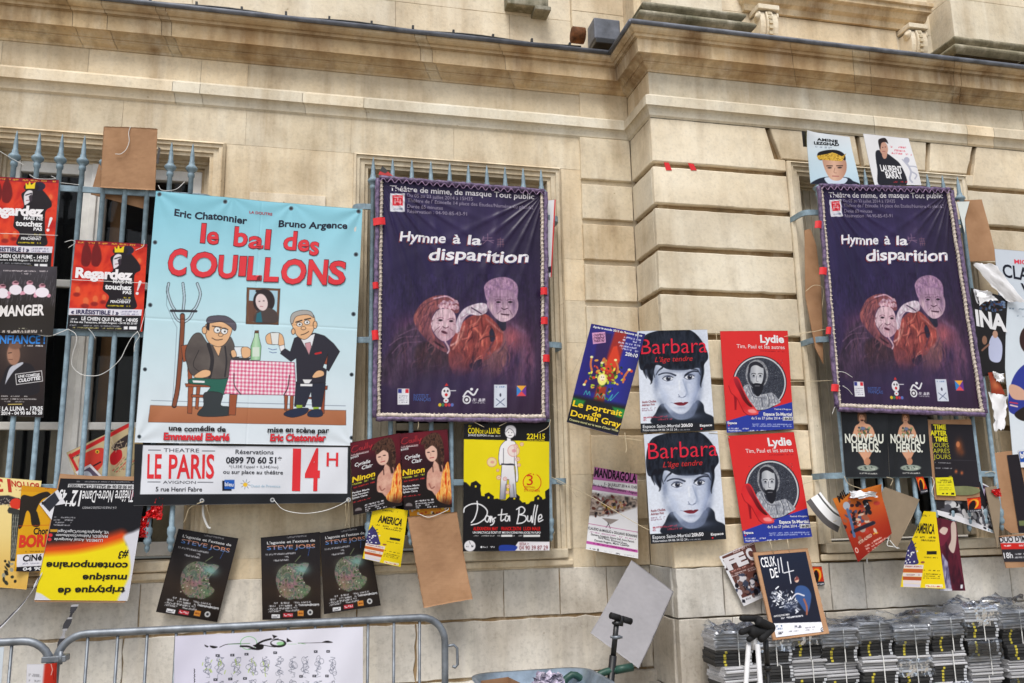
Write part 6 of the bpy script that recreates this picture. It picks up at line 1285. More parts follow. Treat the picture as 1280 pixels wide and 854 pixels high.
# plain grey board leaning in the corner
gb = cardboard([(789.5, 700), (842.5, 740), (798.5, 836), (740, 793)], [-.16, -.43, -.45, -.20], 'plain grey board hanging corner down in the angle of the pavilion', waves((.008, .3, .3, 0), curl=.01), None, 'grey_board', 'card_grey')

# ------------------------------------------------------------------ low posters on the pavilion
z = Zf(860, 660, 4.4)
a = A(z((170, 158), (362, 74), (440, 372), (305, 430)), (104, 66, 60), 2); a.tr(860, 660, 4.4)
a.poly([(170, 158), (182, 152), (314, 420), (302, 432)], W_).poly([(288, 402), (440, 345), (450, 376), (304, 434)], W_).poly([(170, 158), (362, 74), (366, 82), (176, 166)], W_).text('LES EFFRO', (250, 146), (372, 92), 24, (206, 180, 176), .03).text('FE', (232, 254), (340, 212), 78, (226, 222, 226), .06).text('C', (345, 206), (382, 190), 78, (226, 222, 226), .05)
a.speck(200, 170, 350, 250, 40, [(120, 80, 80), (60, 44, 46)], 3, 8, 5).words((245, 266), (378, 218), 9, (220, 160, 150)).words((250, 282), (380, 240), 7, (226, 210, 210)).words((252, 292), (384, 250), 7, (226, 210, 210)).speck(275, 280, 400, 380, 70, [(220, 216, 222), (70, 76, 96), (120, 90, 84), (36, 32, 38)], 6, 16, 7).words((320, 400), (400, 372), 8, (120, 120, 126)).box(300, 402, 316, 416, (50, 50, 60))
sheet('poster', a, -P-.035, 'brown poster with large white letters tucked behind the cardboard soldier poster', 'poster', POSTERS, disp=waves((.002, .5, .2, 0)))
t = thing('poster_board', at(990, 792, -P-.06), 'dark blue poster of ghostly soldiers taped on a brown cardboard', 'poster board', POSTERS)
bo = cardboard(z((356, 135), (658, 110), (778, 580), (468, 618)), [-P-.05, -P-.05, -P-.30, -P-.30], 'board', waves((.0, 1, 1, 0)), None, 'board'); del bo['label'], bo['category']; bo.location -= t.location; bo.parent = t
a = A(z((384, 152), (648, 130), (746, 570), (484, 602)), lg((0, 690), (0, 790), (26, 34, 54), (22, 28, 44), (26, 30, 44)), 2); a.tr(860, 660, 4.4)
a.text('CEUX', (408, 222), (488, 212), 56, W_, .01).text('DE', (460, 284), (500, 277), 54, W_, .01)
for p in ([(494, 172), (504, 250)], [(510, 164), (524, 252)], [(548, 190), (568, 312)], [(530, 254), (582, 240)]): a.line(p, 5, (230, 230, 236))
rr = random.Random(4)
for k in range(170):
    x = rr.uniform(465, 610); y = rr.gauss(385+(x-465)*.25, 24); c = rr.choice([(226, 228, 234), (150, 154, 166), (80, 84, 100), (40, 46, 62)]); a.line([(x, y), (x+rr.uniform(-16, 16), y+rr.uniform(-14, 14))], rr.uniform(3, 8), c, soft=2)
a.ell(600, 292, 12, 16, (206, 170, 150), soft=3).poly([(585, 300), (600, 270), (614, 290)], (120, 60, 60), soft=3).poly([(600, 330), (650, 330), (680, 380), (660, 470), (620, 430), (590, 380)], (52, 80, 130), smooth=True, soft=6).line([(640, 400), (655, 440), (655, 480)], 10, (150, 90, 70), smooth=True, soft=4).line([(570, 400), (600, 370), (640, 380)], 8, (200, 200, 210), smooth=True, soft=3).glow(560, 440, 40, 24, (60, 70, 96), .6)
a.text('UN PETIT SOLDAT SANS TOMBEAU', (474, 498), (560, 486), 9, W_, .01).words((478, 508), (634, 488), 9, W_)
a.poly([(470, 530), (742, 520), (760, 600), (480, 610)], (232, 232, 238)).words((486, 546), (520, 542), 11, (60, 90, 130)).words((486, 560), (520, 556), 9, (60, 90, 130)).words((492, 582), (526, 578), 14, (70, 70, 80)).words((552, 550), (625, 545), 14, (60, 64, 80)).words((552, 572), (612, 566), 7, (110, 110, 120)).words((645, 552), (700, 546), 7, (110, 110, 120)).words((648, 564), (690, 560), 7, (110, 110, 120)).ell(741, 560, 11, 12, (40, 44, 60)).ell(741, 560, 7, 8, (232, 232, 238)).line([(735, 568), (748, 552)], 4, (40, 44, 60))
sheet('printed_sheet', a, [-P-.064, -P-.064, -P-.296, -P-.296], None, None, parent=t, disp=waves((.0006, .5, .2, 0)), thick=.0008)
# small red fire cards
fc = A([(1012, 708), (1027, 708), (1031, 731.5), (1018, 733)], (206, 60, 30), 3); fc.tr(860, 660, 4.4)
fc.fill(ns(9, 9, (196, 40, 26), (226, 90, 34), seed=2)); fc.ell(708, 262, 26, 36, (240, 180, 50), soft=5).ell(704, 264, 20, 29, (214, 50, 30), soft=5).poly([(694, 300), (690, 262), (706, 236), (720, 262), (716, 300)], (34, 26, 26), smooth=True, soft=3).ell(706, 244, 8, 10, (40, 30, 28), soft=2).poly([(690, 298), (752, 296), (756, 322), (694, 324)], (50, 50, 60)).words((700, 310), (748, 308), 8, (220, 220, 224)).line([(672, 215), (734, 213)], 5, (120, 20, 24))
ART_F = fc; FCG = 'red fire flyers'
sheet('flyer', fc, -P-.02, 'small red fire flyer on the stone beside the soldier poster board', 'flyer', FCG)
z2 = Zf(1000, 590, 4.496)
sheet('flyer', fc, -P-.17, 'small red fire flyer hanging between the black poster pair and yellow note', 'flyer', FCG, corners=z2((650, 28), (690, 22), (722, 112), (680, 124)), disp=waves((.001, .5, .2, 0)))
sheet('flyer', fc, -P-.20, 'small red fire flyer stuck on the tilted black and white photo poster', 'flyer', FCG, corners=z2((938, 148), (1014, 140), (1020, 222), (948, 230)))
# white portrait posters over the right window
z = Zf(980, 150, 4.067)
sl_ = sheet('sheet_behind', A(z((90, 56), (150, 66), (160, 140), (98, 136)), lg((90/4.067+980, 0), (150/4.067+980, 0), (40, 38, 44), (50, 48, 40), (206, 190, 40), (60, 56, 44)), 2), -P-.150, 'dark sheet with yellow stripe behind the crowned man portrait', 'poster')
sl_.name = 'poster'
a = A(z((106, 60), (336, 84), (384, 328), (138, 324)), lg((0, 165), (0, 232), (232, 236, 242), (206, 226, 238), (190, 216, 232)), 2); a.tr(980, 150, 4.067)
a.text('AMINE', (168, 104), (278, 113), 12, (26, 26, 30), .05, sp=1.1).text('LEZGHAD', (152, 122), (285, 129), 12.5, (26, 26, 30), .05, sp=1.05).words((160, 132), (262, 140), 9, (150, 160, 176))
a.poly([(150, 330), (170, 300), (230, 285), (320, 290), (350, 310), (370, 330)], (36, 40, 54), smooth=True, soft=2).poly([(215, 290), (240, 330), (300, 330), (320, 295)], (206, 220, 236), smooth=True).poly([(200, 200), (205, 185), (300, 190), (320, 210), (318, 260), (295, 300), (268, 308), (240, 295), (215, 250)], lg((200, 0), (320, 0), (196, 150, 126), (222, 180, 156), (180, 134, 112)), smooth=True, soft=3)
a.poly([(172, 180), (180, 160), (230, 148), (280, 150), (312, 170), (316, 200), (290, 190), (240, 185), (190, 200)], (34, 30, 32), smooth=True).poly([(168, 178), (178, 196), (215, 198), (300, 205), (312, 182), (320, 165), (300, 180), (270, 165), (250, 160), (225, 168), (200, 172)], ns(7, 5, (196, 150, 40), (240, 200, 90), (150, 110, 30), seed=2))
for x in (238, 288): a.ell(x, 238, 11, 4, (50, 40, 40), soft=2).line([(x-15, 228), (x+14, 228)], 5, (60, 40, 34), soft=2)
a.line([(252, 282), (282, 284)], 5, (170, 100, 96), soft=2).line([(264, 240), (260, 262), (272, 266)], 3, (160, 116, 96), smooth=True, soft=2)
sheet('poster', a, -P-.165, 'white portrait poster of a man in a gold crown over the right window', 'poster', POSTERS, disp=waves((.005, .5, .6, 1), corner=(0, 0, .35, .02)))
a = A(z((400, 70), (635, 92), (698, 332), (462, 330)), W_, 2); a.tr(980, 150, 4.067)
a.poly([(470, 160), (510, 158), (560, 190), (600, 235), (622, 335), (490, 335), (478, 250)], (40, 40, 48), smooth=True, soft=2).ell(512, 142, 22, 34, (206, 160, 140), rot=-12, soft=2).poly([(484, 120), (486, 98), (520, 92), (536, 120), (520, 112), (500, 118), (494, 150)], (50, 40, 40), smooth=True).poly([(504, 170), (530, 160), (526, 190), (512, 194)], (200, 152, 132), smooth=True).ell(507, 138, 3, 2, INK).ell(521, 136, 3, 2, INK).line([(506, 158), (520, 158)], 3, (150, 80, 80))
a.text('LAURENT', (498, 258), (606, 268), 32, W_, .035).text('BARAT', (524, 294), (605, 300), 32, W_, .035).words((545, 134), (625, 140), 9, (220, 90, 110)).words((545, 150), (620, 158), 9, (220, 90, 110)).words((550, 166), (650, 176), 9, (220, 90, 110)).words((560, 316), (630, 316), 8, (200, 50, 60))
a.ell(625, 204, 14, 16, (176, 178, 196)); a.line([(626, 220), (645, 262), (640, 300), (652, 318)], 9, (186, 188, 204), smooth=True).line([(645, 262), (672, 280), (665, 300)], 7, (186, 188, 204), smooth=True).line([(634, 235), (665, 238), (690, 252)], 6, (186, 188, 204), smooth=True).line([(630, 232), (605, 200)], 6, (186, 188, 204))
sheet('poster', a, -P-.165, 'white portrait poster of a man in a black shirt over the right window', 'poster', POSTERS, disp=waves((.004, .5, .6, 2)))
slab('cardboard_sheet', z((106, 560), (135, 552), (165, 640), (190, 860), (200, 1240), (160, 1160), (110, 900)), -P-.125, .005, 'card', None, 'brown cardboard wedged left of the right window banner', 'cardboard')
slab('cardboard_sheet', z((880, 410), (1005, 404), (1040, 530), (1084, 715), (945, 720), (930, 600)), -P-.150, .005, 'card', None, 'brown cardboard sticking out right of the right window banner', 'cardboard')
z = Zf(440, 190, 4.568)
a = A(z((1096, 276), (1164, 272), (1140, 716), (1112, 712)), W_, 1.6); a.tr(440, 190, 4.568); a.line([(1160, 272), (1138, 716)], 8, (214, 60, 60)).line([(1096, 276), (1164, 270)], 4, (214, 60, 60)).box(1118, 688, 1136, 704, (40, 40, 56))
sheet('poster', a, -.145, 'white red edged poster peeping out right of the middle window banner', 'poster', POSTERS)
z = Zf(1140, 220, 7.114)
a = A(z((398, 228), (512, 226), (470, 380), (472, 520)), (226, 232, 230), 1.6); a.tr(1140, 220, 7.114); a.line([(420, 260), (450, 330), (440, 400)], 4, (170, 200, 190), smooth=True)
sheet('leaflet', a, -P-.158, 'white torn paper in front of the cardboard right of the right banner', 'leaflet')
# ---- right edge: torn white poster, dark poster, large white poster
z = Zf(1000, 340, 4.496)
a = A([(1243, 311), (1300, 316), (1330, 600), (1266, 578)], lg((0, 311), (0, 600), (206, 214, 226), (214, 224, 234), (220, 230, 240), (226, 232, 240)), 1.6); a.tr(980, 150, 4.067)
a.text('MICHEL', (1165, 728), (1290, 738), 20, (226, 70, 90), .03).text('CLA', (1110, 792), (1240, 815), 62, (36, 38, 50), .02).text('W', (1200, 880), (1290, 890), 54, (36, 38, 50), .02)
a.tr(1000, 340, 4.496); a.words((1170, 196), (1280, 204), 9, (110, 130, 150)).words((1212, 236), (1290, 244), 9, (110, 130, 150))
a.poly([(1165, 730), (1190, 590), (1250, 510), (1320, 500), (1400, 720), (1300, 800), (1190, 790)], (52, 62, 150), smooth=True, soft=3).ell(1288, 370, 62, 82, (60, 40, 38), soft=3).ell(1300, 385, 46, 62, (176, 126, 104), soft=3).poly([(1170, 660), (1180, 622), (1235, 640), (1290, 700), (1230, 710), (1190, 700)], (214, 170, 148), smooth=True, soft=3).line([(1180, 740), (1215, 748)], 8, (226, 200, 200)).line([(1176, 724), (1216, 730)], 7, (200, 60, 80)).poly([(1200, 790), (1280, 740), (1330, 800), (1250, 830)], (44, 36, 34), smooth=True)
sheet('poster', a, -P-.150, 'large white poster with dark letters and a person in blue at the right edge', 'poster', POSTERS, disp=waves((.003, .4, .3, 0)))
a = A(z((960, 90), (1168, 146), (1150, 570), (1010, 590)), (38, 36, 38), 1.8); a.tr(1000, 340, 4.496)
a.poly([(985, 95), (1100, 150), (1050, 175), (1005, 215), (985, 150)], (226, 226, 232), smooth=True, soft=4).speck(1015, 180, 1150, 250, 60, [(70, 90, 130), (110, 130, 160), (90, 60, 50), (30, 30, 36)], 5, 12, 4).text('INA', (995, 352), (1166, 372), 92, W_, .045).poly([(1072, 440), (1100, 395), (1135, 430), (1140, 480), (1125, 525), (1075, 515)], (190, 196, 226), smooth=True, soft=2).ell(1105, 394, 14, 20, (190, 150, 130)).ell(1045, 430, 15, 22, (150, 110, 90), soft=3).line([(1030, 480), (1070, 450)], 9, (140, 100, 84), soft=3)
sheet('poster', a, -P-.162, 'dark poster with thick white letters and two small figures right of the banner', 'poster', POSTERS, disp=waves((.004, .5, .6, 0)))
M['white_paper'] = simple('torn white paper', (226, 226, 230), .6, 0, .3, .04)
def scrap(name, pts, Y, depth, mat, label, cat, seed=1, n_=10):
    """torn, folded sheet: photo outline as a quad grid with folds"""
    q = [at(*p, yy) for p, yy in zip(pts, [Y, Y-depth, Y-depth*.6, Y-.004])]; rg = np.random.default_rng(seed); V = []
    for j in range(n_+1):
        for i in range(n_+1):
            u, v = i/n_, j/n_; p = (q[0]*(1-u)+q[1]*u)*(1-v)+(q[3]*(1-u)+q[2]*u)*v
            p = p+np.array((0, -1, 0))*(.010*math.sin(u*5+seed)*math.cos(v*4)+.004*rg.normal()); e = (i in (0, n_))+(j in (0, n_)); V.append(p+np.array((1, 0, 1))*rg.normal(0, .0035, 3)*e)
    F = [(j*(n_+1)+i, j*(n_+1)+i+1, (j+1)*(n_+1)+i+1, (j+1)*(n_+1)+i) for j in range(n_) for i in range(n_)]
    mb = MB(); org = np.mean(V, 0); mb.add([p-org for p in V], F, (1, 1, 1), True); o = mb.build(name, mat); o.location = Vector(org); return tag(o, label, cat)
zz = Zf(1190, 330, 5.69)
scrap('torn_paper', zz((135, 0), (300, -10), (520, 275), (400, 270)), -P-.172, .03, M['white_paper'], 'large torn white sheet folded over the posters at the right edge', 'paper')
scrap('torn_paper', z((985, 95), (1060, 110), (1110, 150), (1010, 180)), -P-.176, .012, M['white_paper'], 'small torn white flap beside the right banner under the larger torn sheet', 'paper', 3)
a = A(z((1056, 566), (1100, 560), (1150, 690), (1075, 680)), (150, 60, 40), 1.6); a.tr(1000, 340, 4.496); a.glow(1095, 620, 26, 30, (206, 120, 80), .9)
sheet('leaflet', a, -P-.168, 'crumpled brown and red scrap under the white lettered dark poster', 'leaflet', disp=waves((.005, .7, .5, 0)))
scrap('torn_paper', z((1075, 675), (1165, 700), (1150, 880), (1085, 900)), -P-.165, .008, M['white_paper'], 'white crumpled paper hanging below the right banner corner', 'paper', 5)
scrap('torn_paper', z((1075, 562), (1150, 570), (1140, 620), (1110, 610)), -P-.172, .008, M['white_paper'], 'thin white torn curl above the crumpled hanging paper', 'paper', 7)
# ---- pair of black posters and the yellow lettered one
z = Zf(1030, 490, 5.12)
he_c = z((398, 70), (655, 80), (690, 540), (420, 545))
a = A(he_c, ns(50, 50, (34, 36, 40), (46, 48, 52), seed=2), 1.9); a.tr(1030, 490, 5.12)
SKN = (214, 160, 130)
a.words((456, 93), (574, 94), 7, (200, 200, 200)).text('THÉÂTRE DE LA PORTE SAINT MICHEL', (430, 112), (608, 114), 8, W_, .02)
a.poly([(480, 285), (482, 225), (508, 200), (512, 190), (536, 190), (545, 202), (575, 220), (590, 285)], SKN, smooth=True, soft=3).ell(523, 165, 21, 30, SKN, soft=3).poly([(498, 180), (500, 140), (522, 128), (546, 142), (548, 200), (538, 165), (522, 145), (508, 160), (506, 190)], (120, 84, 60), smooth=True, soft=3).ell(516, 163, 3, 2, INK).ell(530, 163, 3, 2, INK).line([(518, 180), (530, 180)], 3, (150, 70, 60))
a.speck(505, 225, 565, 300, 46, [(80, 96, 60), (150, 160, 120), (60, 66, 80), (170, 120, 90)], 4, 9, 4).ell(530, 232, 13, 10, (110, 120, 150), soft=3)
a.poly([(505, 370), (580, 370), (572, 400), (558, 430), (560, 460), (548, 466), (535, 455), (530, 430), (512, 400)], SKN, smooth=True, soft=3).ell(552, 442, 18, 24, (190, 134, 104), soft=3)
a.text('NOUVEAU', (425, 322), (645, 326), 54, (224, 226, 216), .03).text('HÉRUS.', (463, 378), (630, 382), 52, (224, 226, 216), .03)
a.ell(556, 484, 62, 20, (150, 160, 150), soft=4).speck(510, 474, 600, 494, 20, [(70, 80, 76), (190, 196, 186)], 3, 6, 2).words((506, 518), (614, 520), 9, (200, 200, 196))
ART_E = a
sheet('poster', ART_E, -P-.170, 'black poster of a bare torso with white letters, right one of the pair', 'poster', POSTERS, disp=waves((.003, .9, .5, 0), (.0015, 3, 1, 1)))
a = A(z((100, 66), (398, 70), (420, 545), (140, 545)), (36, 38, 42), 1.9); a.C = a.C*0+ART_E.C.reshape(ART_E.nv, ART_E.nu, 3)[np.clip((a.V*(ART_E.nv-1)).round().astype(int), 0, ART_E.nv-1), np.clip((a.U*(ART_E.nu-1)).round().astype(int), 0, ART_E.nu-1)]
a.tv, a.tf, a.tc, a.layer, a.nt = ART_E.tv, ART_E.tf, ART_E.tc, ART_E.layer, ART_E.nt; a.tr(1030, 490, 5.12); a.ell(247, 190, 10, 4, (60, 40, 34)); a.glow(246, 140, 20, 12, (50, 36, 30), .9)
sheet('poster', a, -P-.1705, 'black poster of a bare torso with white letters, left one of the pair', 'poster', POSTERS, disp=waves((.003, .9, .5, 2), (.0015, 3, 1, 0)))
t = thing('poster_board', at(1195, 628, -P-.18), 'black poster with yellow lettering and a yellow note on brown cardboard', 'poster board', POSTERS)
slab('board', z((655, 180), (940, 175), (990, 560), (1000, 700), (712, 690), (690, 520)), -P-.162, .005, 'card', t)
a = A(z((685, 205), (948, 210), (1000, 610), (715, 600)), ns(60, 60, (36, 34, 40), (44, 40, 46), seed=5), 1.9); a.tr(1030, 490, 5.12)
YL = (226, 216, 40)
for k, (tt, x0, x1, b_) in enumerate((('TIME', 700, 778, .035), ('AFTER', 680, 784, .035), ('TIME', 706, 788, .035), ('JOURS', 690, 796, -.004), ('APRÈS', 697, 802, -.004), ('JOURS', 700, 808, -.004))): a.text(tt, (x0, 237+k*37), (x1, 238+k*37), 28, YL if k < 3 else (190, 184, 60), b_)
a.glow(862, 345, 22, 40, (150, 84, 50), .9).ell(855, 330, 12, 18, (190, 120, 80), soft=6).glow(880, 380, 18, 22, (110, 64, 44), .8).glow(843, 505, 9, 12, (200, 110, 70), .9).glow(880, 514, 9, 12, (200, 110, 70), .9).line([(690, 425), (980, 435)], 2, (70, 68, 76)).words((708, 446), (810, 450), 6, (170, 170, 176)).words((712, 482), (816, 484), 7, (170, 170, 176)).words((776, 536), (814, 538), 9, YL)
a.poly([(720, 600), (800, 600), (990, 615), (1005, 640), (900, 640), (720, 640)], (120, 124, 86))
sheet('printed_sheet', a, -P-.1642, None, None, parent=t, disp=waves((.0006, .5, .3, 0)), thick=.0008)
slab('green_disc', z(*[(890+110*math.cos(t_), 632+30*math.sin(t_)) for t_ in np.linspace(0, 2*math.pi, 25)[:-1]]), -P-.1665, .0015, 'card_green' if 'card_green' in M else 'card_tan', t)
n_ = A(z((712, 548), (822, 545), (845, 665), (722, 660)), (232, 222, 40), 2.2); n_.tr(1030, 490, 5.12)
n_.words((740, 565), (812, 565), 10, (90, 86, 20)).words((725, 577), (822, 576), 9, (90, 86, 20)).words((735, 594), (815, 593), 5, (120, 116, 30)).words((735, 612), (825, 611), 5, (120, 116, 30)).words((735, 624), (825, 623), 5, (120, 116, 30)).ell(760, 650, 7, 5, (60, 60, 30)).ell(785, 650, 7, 5, (60, 60, 30)).box(812, 644, 832, 658, (40, 40, 36))
sheet('yellow_note', n_, -P-.171, None, None, parent=t, thick=.0006)
# ---- hanging things under the right window
z = Zf(1000, 590, 4.496)
a = A(z((250, 75), (405, 95), (520, 330), (325, 508)), (206, 110, 40), 2.0)
a = A(z((180, 150), (440, 70), (515, 345), (330, 508)), lg((1050, 620), (1085, 700), (206, 124, 46), (192, 88, 40), (164, 50, 30), (136, 32, 26)), 2.0); a.tr(1000, 590, 4.496)
a.text('MIL', (228, 176), (290, 118), 44, (40, 30, 26), .04); rr = random.Random(21)
for k in range(70): a.ell(rr.gauss(345, 48), rr.gauss(255, 48), rr.uniform(6, 18), rr.uniform(5, 14), rr.choice([(60, 34, 40), (150, 90, 70), (206, 180, 160), (70, 80, 110), (30, 28, 34), (180, 60, 50)]), rot=rr.uniform(0, 180), soft=3)
a.ell(278, 195, 24, 26, (170, 176, 190), soft=3).line([(285, 220), (310, 300), (322, 370)], 20, (84, 110, 150), smooth=True, soft=4).line([(390, 170), (405, 210)], 26, (26, 26, 34)).words((385, 200), (402, 180), 12, W_).ell(375, 325, 18, 18, (170, 150, 140), soft=3).line([(330, 340), (430, 290)], 20, (40, 36, 50), soft=4)
a.text('PETER ALFRED', (350, 412), (424, 358), 14, (226, 190, 170), .02); a.words((424, 356), (458, 330), 12, (226, 170, 60))
for k in range(4): a.words((380+k*8, 420+k*9), (485+k*4, 348+k*16), 8, (230, 190, 180))
a.ell(330, 446, 12, 14, (236, 200, 190)).ell(330, 446, 8, 9, (190, 60, 40))
sheet('poster', a, [-P-.175, -P-.175, -P-.185, -P-.185], 'orange poster of a crowd with a torn folded top under the right window', 'poster', POSTERS, disp=waves((.006, .8, .5, 1), corner=(1, 0, .35, .03)))
scrap('torn_paper', z((275, 110), (420, 110), (440, 140), (290, 150)), -P-.19, .012, M['white_paper'], 'pale torn fold along the top of the orange poster', 'paper', 9)
slab('cardboard_sheet', z((478, 85), (672, 155), (632, 250), (545, 425), (505, 385), (450, 140)), [-P-.165, -P-.165, -P-.17, -P-.172, -P-.172, -P-.165], .005, 'card_tan', None, 'grey brown cardboard hanging between the orange and the yellow poster', 'cardboard')
slab('card_scrap', z((492, 270), (540, 340), (505, 370), (480, 330)), -P-.160, .004, 'black', None, 'dark scrap between the orange poster and the grey brown cardboard', 'card')
sheet('poster', ART_A, -P-.178, 'yellow poster of a flag draped bust under the right window', 'poster', POSTERS, corners=z((640, 218), (766, 224), (812, 656), (562, 646)), torn=lambda u, v: (u < .42-.9*np.minimum(v, .47)) & (v < .47), disp=waves((.004, .6, .4, 1), curl=.006))
a = A(z((765, 255), (880, 280), (930, 668), (780, 668)), (96, 36, 52), 1.8); a.tr(1000, 590, 4.496)
a.poly([(770, 250), (800, 250), (790, 300), (850, 430), (880, 440), (930, 668), (860, 668), (800, 420), (780, 400)], ns(14, 60, (96, 34, 50), (60, 26, 40), seed=3)).poly([(770, 300), (810, 330), (836, 300), (840, 340), (800, 390), (780, 380)], (116, 40, 60), smooth=True).poly([(850, 290), (876, 285), (880, 360), (865, 430), (835, 400), (850, 360)], (206, 186, 176), smooth=True, soft=3).poly([(782, 320), (800, 300), (830, 310), (812, 336)], (214, 190, 180), smooth=True, soft=3).poly([(795, 430), (830, 480), (860, 668), (800, 668)], ns(8, 40, (176, 170, 196), (90, 84, 120), seed=2), soft=6).box(905, 625, 916, 652, (220, 220, 226)); a.poly([(780, 645), (860, 655), (860, 670), (780, 670)], (206, 206, 214))
sheet('poster', a, -P-.165, 'poster of a person in a burgundy dress behind the yellow flag poster', 'poster', POSTERS, disp=waves((.004, .7, .3, 0)))
a = A(z((768, 165), (1085, 175), (1100, 350), (766, 238)), (40, 40, 44), 1.9)
a = A([(1170.8, 626), (1225, 602), (1246, 668), (1170.3, 643)], (44, 42, 46), 1.9); a.tr(1000, 590, 4.496)
a.speck(780, 170, 1080, 300, 170, [(150, 150, 156), (206, 206, 210), (26, 26, 30), (84, 84, 92)], 5, 15, 11).poly([(766, 212), (1095, 330), (1105, 356), (764, 240)], (228, 228, 234)).words((785, 224), (800, 228), 10, (40, 40, 46)).ell(935, 281, 16, 6, (40, 40, 46), rot=18)
for x in (975, 1008, 1040, 1070): a.ell(x, 296+(x-975)*.35, 11, 6, (110, 150, 170), rot=18)
sheet('poster', a, -P-.155, 'tilted black and white photo poster with a white lower band', 'poster', POSTERS, disp=waves((.002, .5, .3, 0)))
a = A(z((1012, 55), (1060, 80), (1075, 200), (1005, 150)), (70, 50, 70), 1.9); a.tr(1000, 590, 4.496); a.line([(1010, 58), (1062, 82)], 6, W_).text('I', (1018, 130), (1034, 134), 44, (200, 180, 210), .03).line([(1005, 145), (1080, 175)], 7, (150, 90, 80))
sheet('leaflet', a, -P-.150, 'small plum coloured leaflet corner right of the tilted photo poster', 'leaflet')
a = A(z((66, 132), (100, 150), (232, 300), (190, 285)), W_, 2)
def strip(name, path, half, Y, label):
    top = smooth_path([at(*p, Y) for p in z(*path)], 6); mb = MB(); n2 = len(top); V = []; 
    for band, (d0, d1, c) in enumerate(((-half, -half*.35, (.1, .09, .09)), (-half*.35, half*.55, (1, 1, 1)), (half*.55, half*.75, (.1, .1, .1)), (half*.75, half, (1, 1, 1)))):
        vs = []
        for i, p in enumerate(top):
            tdir = top[min(i+1, n2-1)]-top[max(i-1, 0)]; nrm = np.cross(tdir, (0, 1, 0)); nrm /= np.linalg.norm(nrm); vs += [p+nrm*d0+np.array((0, -.02*math.sin(i/n2*3), 0)), p+nrm*d1+np.array((0, -.02*math.sin(i/n2*3), 0))]
        mb.add(vs, [(2*i, 2*i+2, 2*i+3, 2*i+1) for i in range(n2-1)], c, True)
    return tag(mb.build(name, M['tintpaper']), label, 'paper')
m, n, b = new_mat('printed strip'); a_ = nd(n, 'ShaderNodeAttribute', attribute_name='tint'); n.links.new(mix(n, a_.outputs['Color'], (.78, .78, .8), 1.0, 'MULTIPLY'), b.inputs['Base Color']); b.inputs['Roughness'].default_value = .5; M['tintpaper'] = m
strip('paper_strip', [(75, 140), (110, 200), (160, 255), (225, 290)],   .052, -P-.10, 'curled black and white paper strip left of the orange poster')
# brown boards at the right edge
z = Zf(1200, 540, 4.744)
slab('cardboard_sheet', z((150, 330), (215, 320), (240, 430), (230, 620), (225, 695), (205, 600)), -P-.175, .005, 'card_tan', None, 'narrow folded grey brown cardboard with red film left of the dark board', 'cardboard')
t = thing('poster_board', at(1275, 665, -P-.15), 'tall brown cardboard with a dark printed sheet at the right edge', 'poster board', POSTERS)
slab('board', z((200, 125), (275, 115), (345, 110), (400, 300), (420, 600), (300, 600), (250, 560)), -P-.150, .005, 'card', t)
a = A(z((278, 138), (345, 132), (440, 600), (350, 600)), (40, 36, 42), 1.5); a.tr(1200, 540, 4.744); a.poly([(345, 510), (400, 505), (400, 545), (350, 545)], (110, 120, 80), soft=3); a.ell(333, 520, 6, 6, (190, 120, 90))
sheet('printed_sheet', a, -P-.154, None, None, parent=t, thick=.0008)
a = A(z((232, 625), (420, 612), (425, 770), (262, 770)), (50, 48, 54), 1.9); a.tr(1200, 540, 4.744)
a.poly([(228, 618), (420, 605), (420, 670), (236, 664)], (216, 216, 222)).text("DUO D'IMPRO", (236, 660), (460, 650), 36, (40, 40, 46), .03).poly([(236, 664), (420, 664), (420, 700), (244, 702)], (206, 44, 40)).words((260, 682), (300, 680), 10, W_).words((345, 680), (400, 678), 10, W_).text('18h', (262, 752), (312, 750), 30, (220, 220, 226), .02).words((320, 730), (400, 728), 9, (200, 200, 206)).words((320, 748), (400, 746), 9, (200, 200, 206))
t = thing('poster_board', at(1275, 705, -P-.15), 'white, red and black lettered poster on cardboard at the lower right edge', 'poster board', POSTERS)
slab('board', z((228, 618), (420, 600), (430, 800), (275, 808)), -P-.160, .005, 'card', t)
sheet('printed_sheet', a, -P-.1625, None, None, parent=t, thick=.0008)
a = A(z((345, 110), (420, 105), (425, 210), (362, 210)), W_, 1.8); a.tr(1200, 540, 4.744); a.poly([(350, 118), (420, 112), (420, 180), (358, 184)], (40, 84, 170)).text('bl', (360, 160), (384, 158), 34, W_, .04)
sheet('leaflet', a, -P-.158, 'small blue and white leaflet over the top of the dark board at right', 'leaflet')
crumple('plastic_scrap', z((180, 345), (235, 335), (245, 380), (215, 385)), -P-.182, .004, M['red_plastic'], 'bright red plastic scrap on the narrow folded cardboard', 'plastic', seed=8)
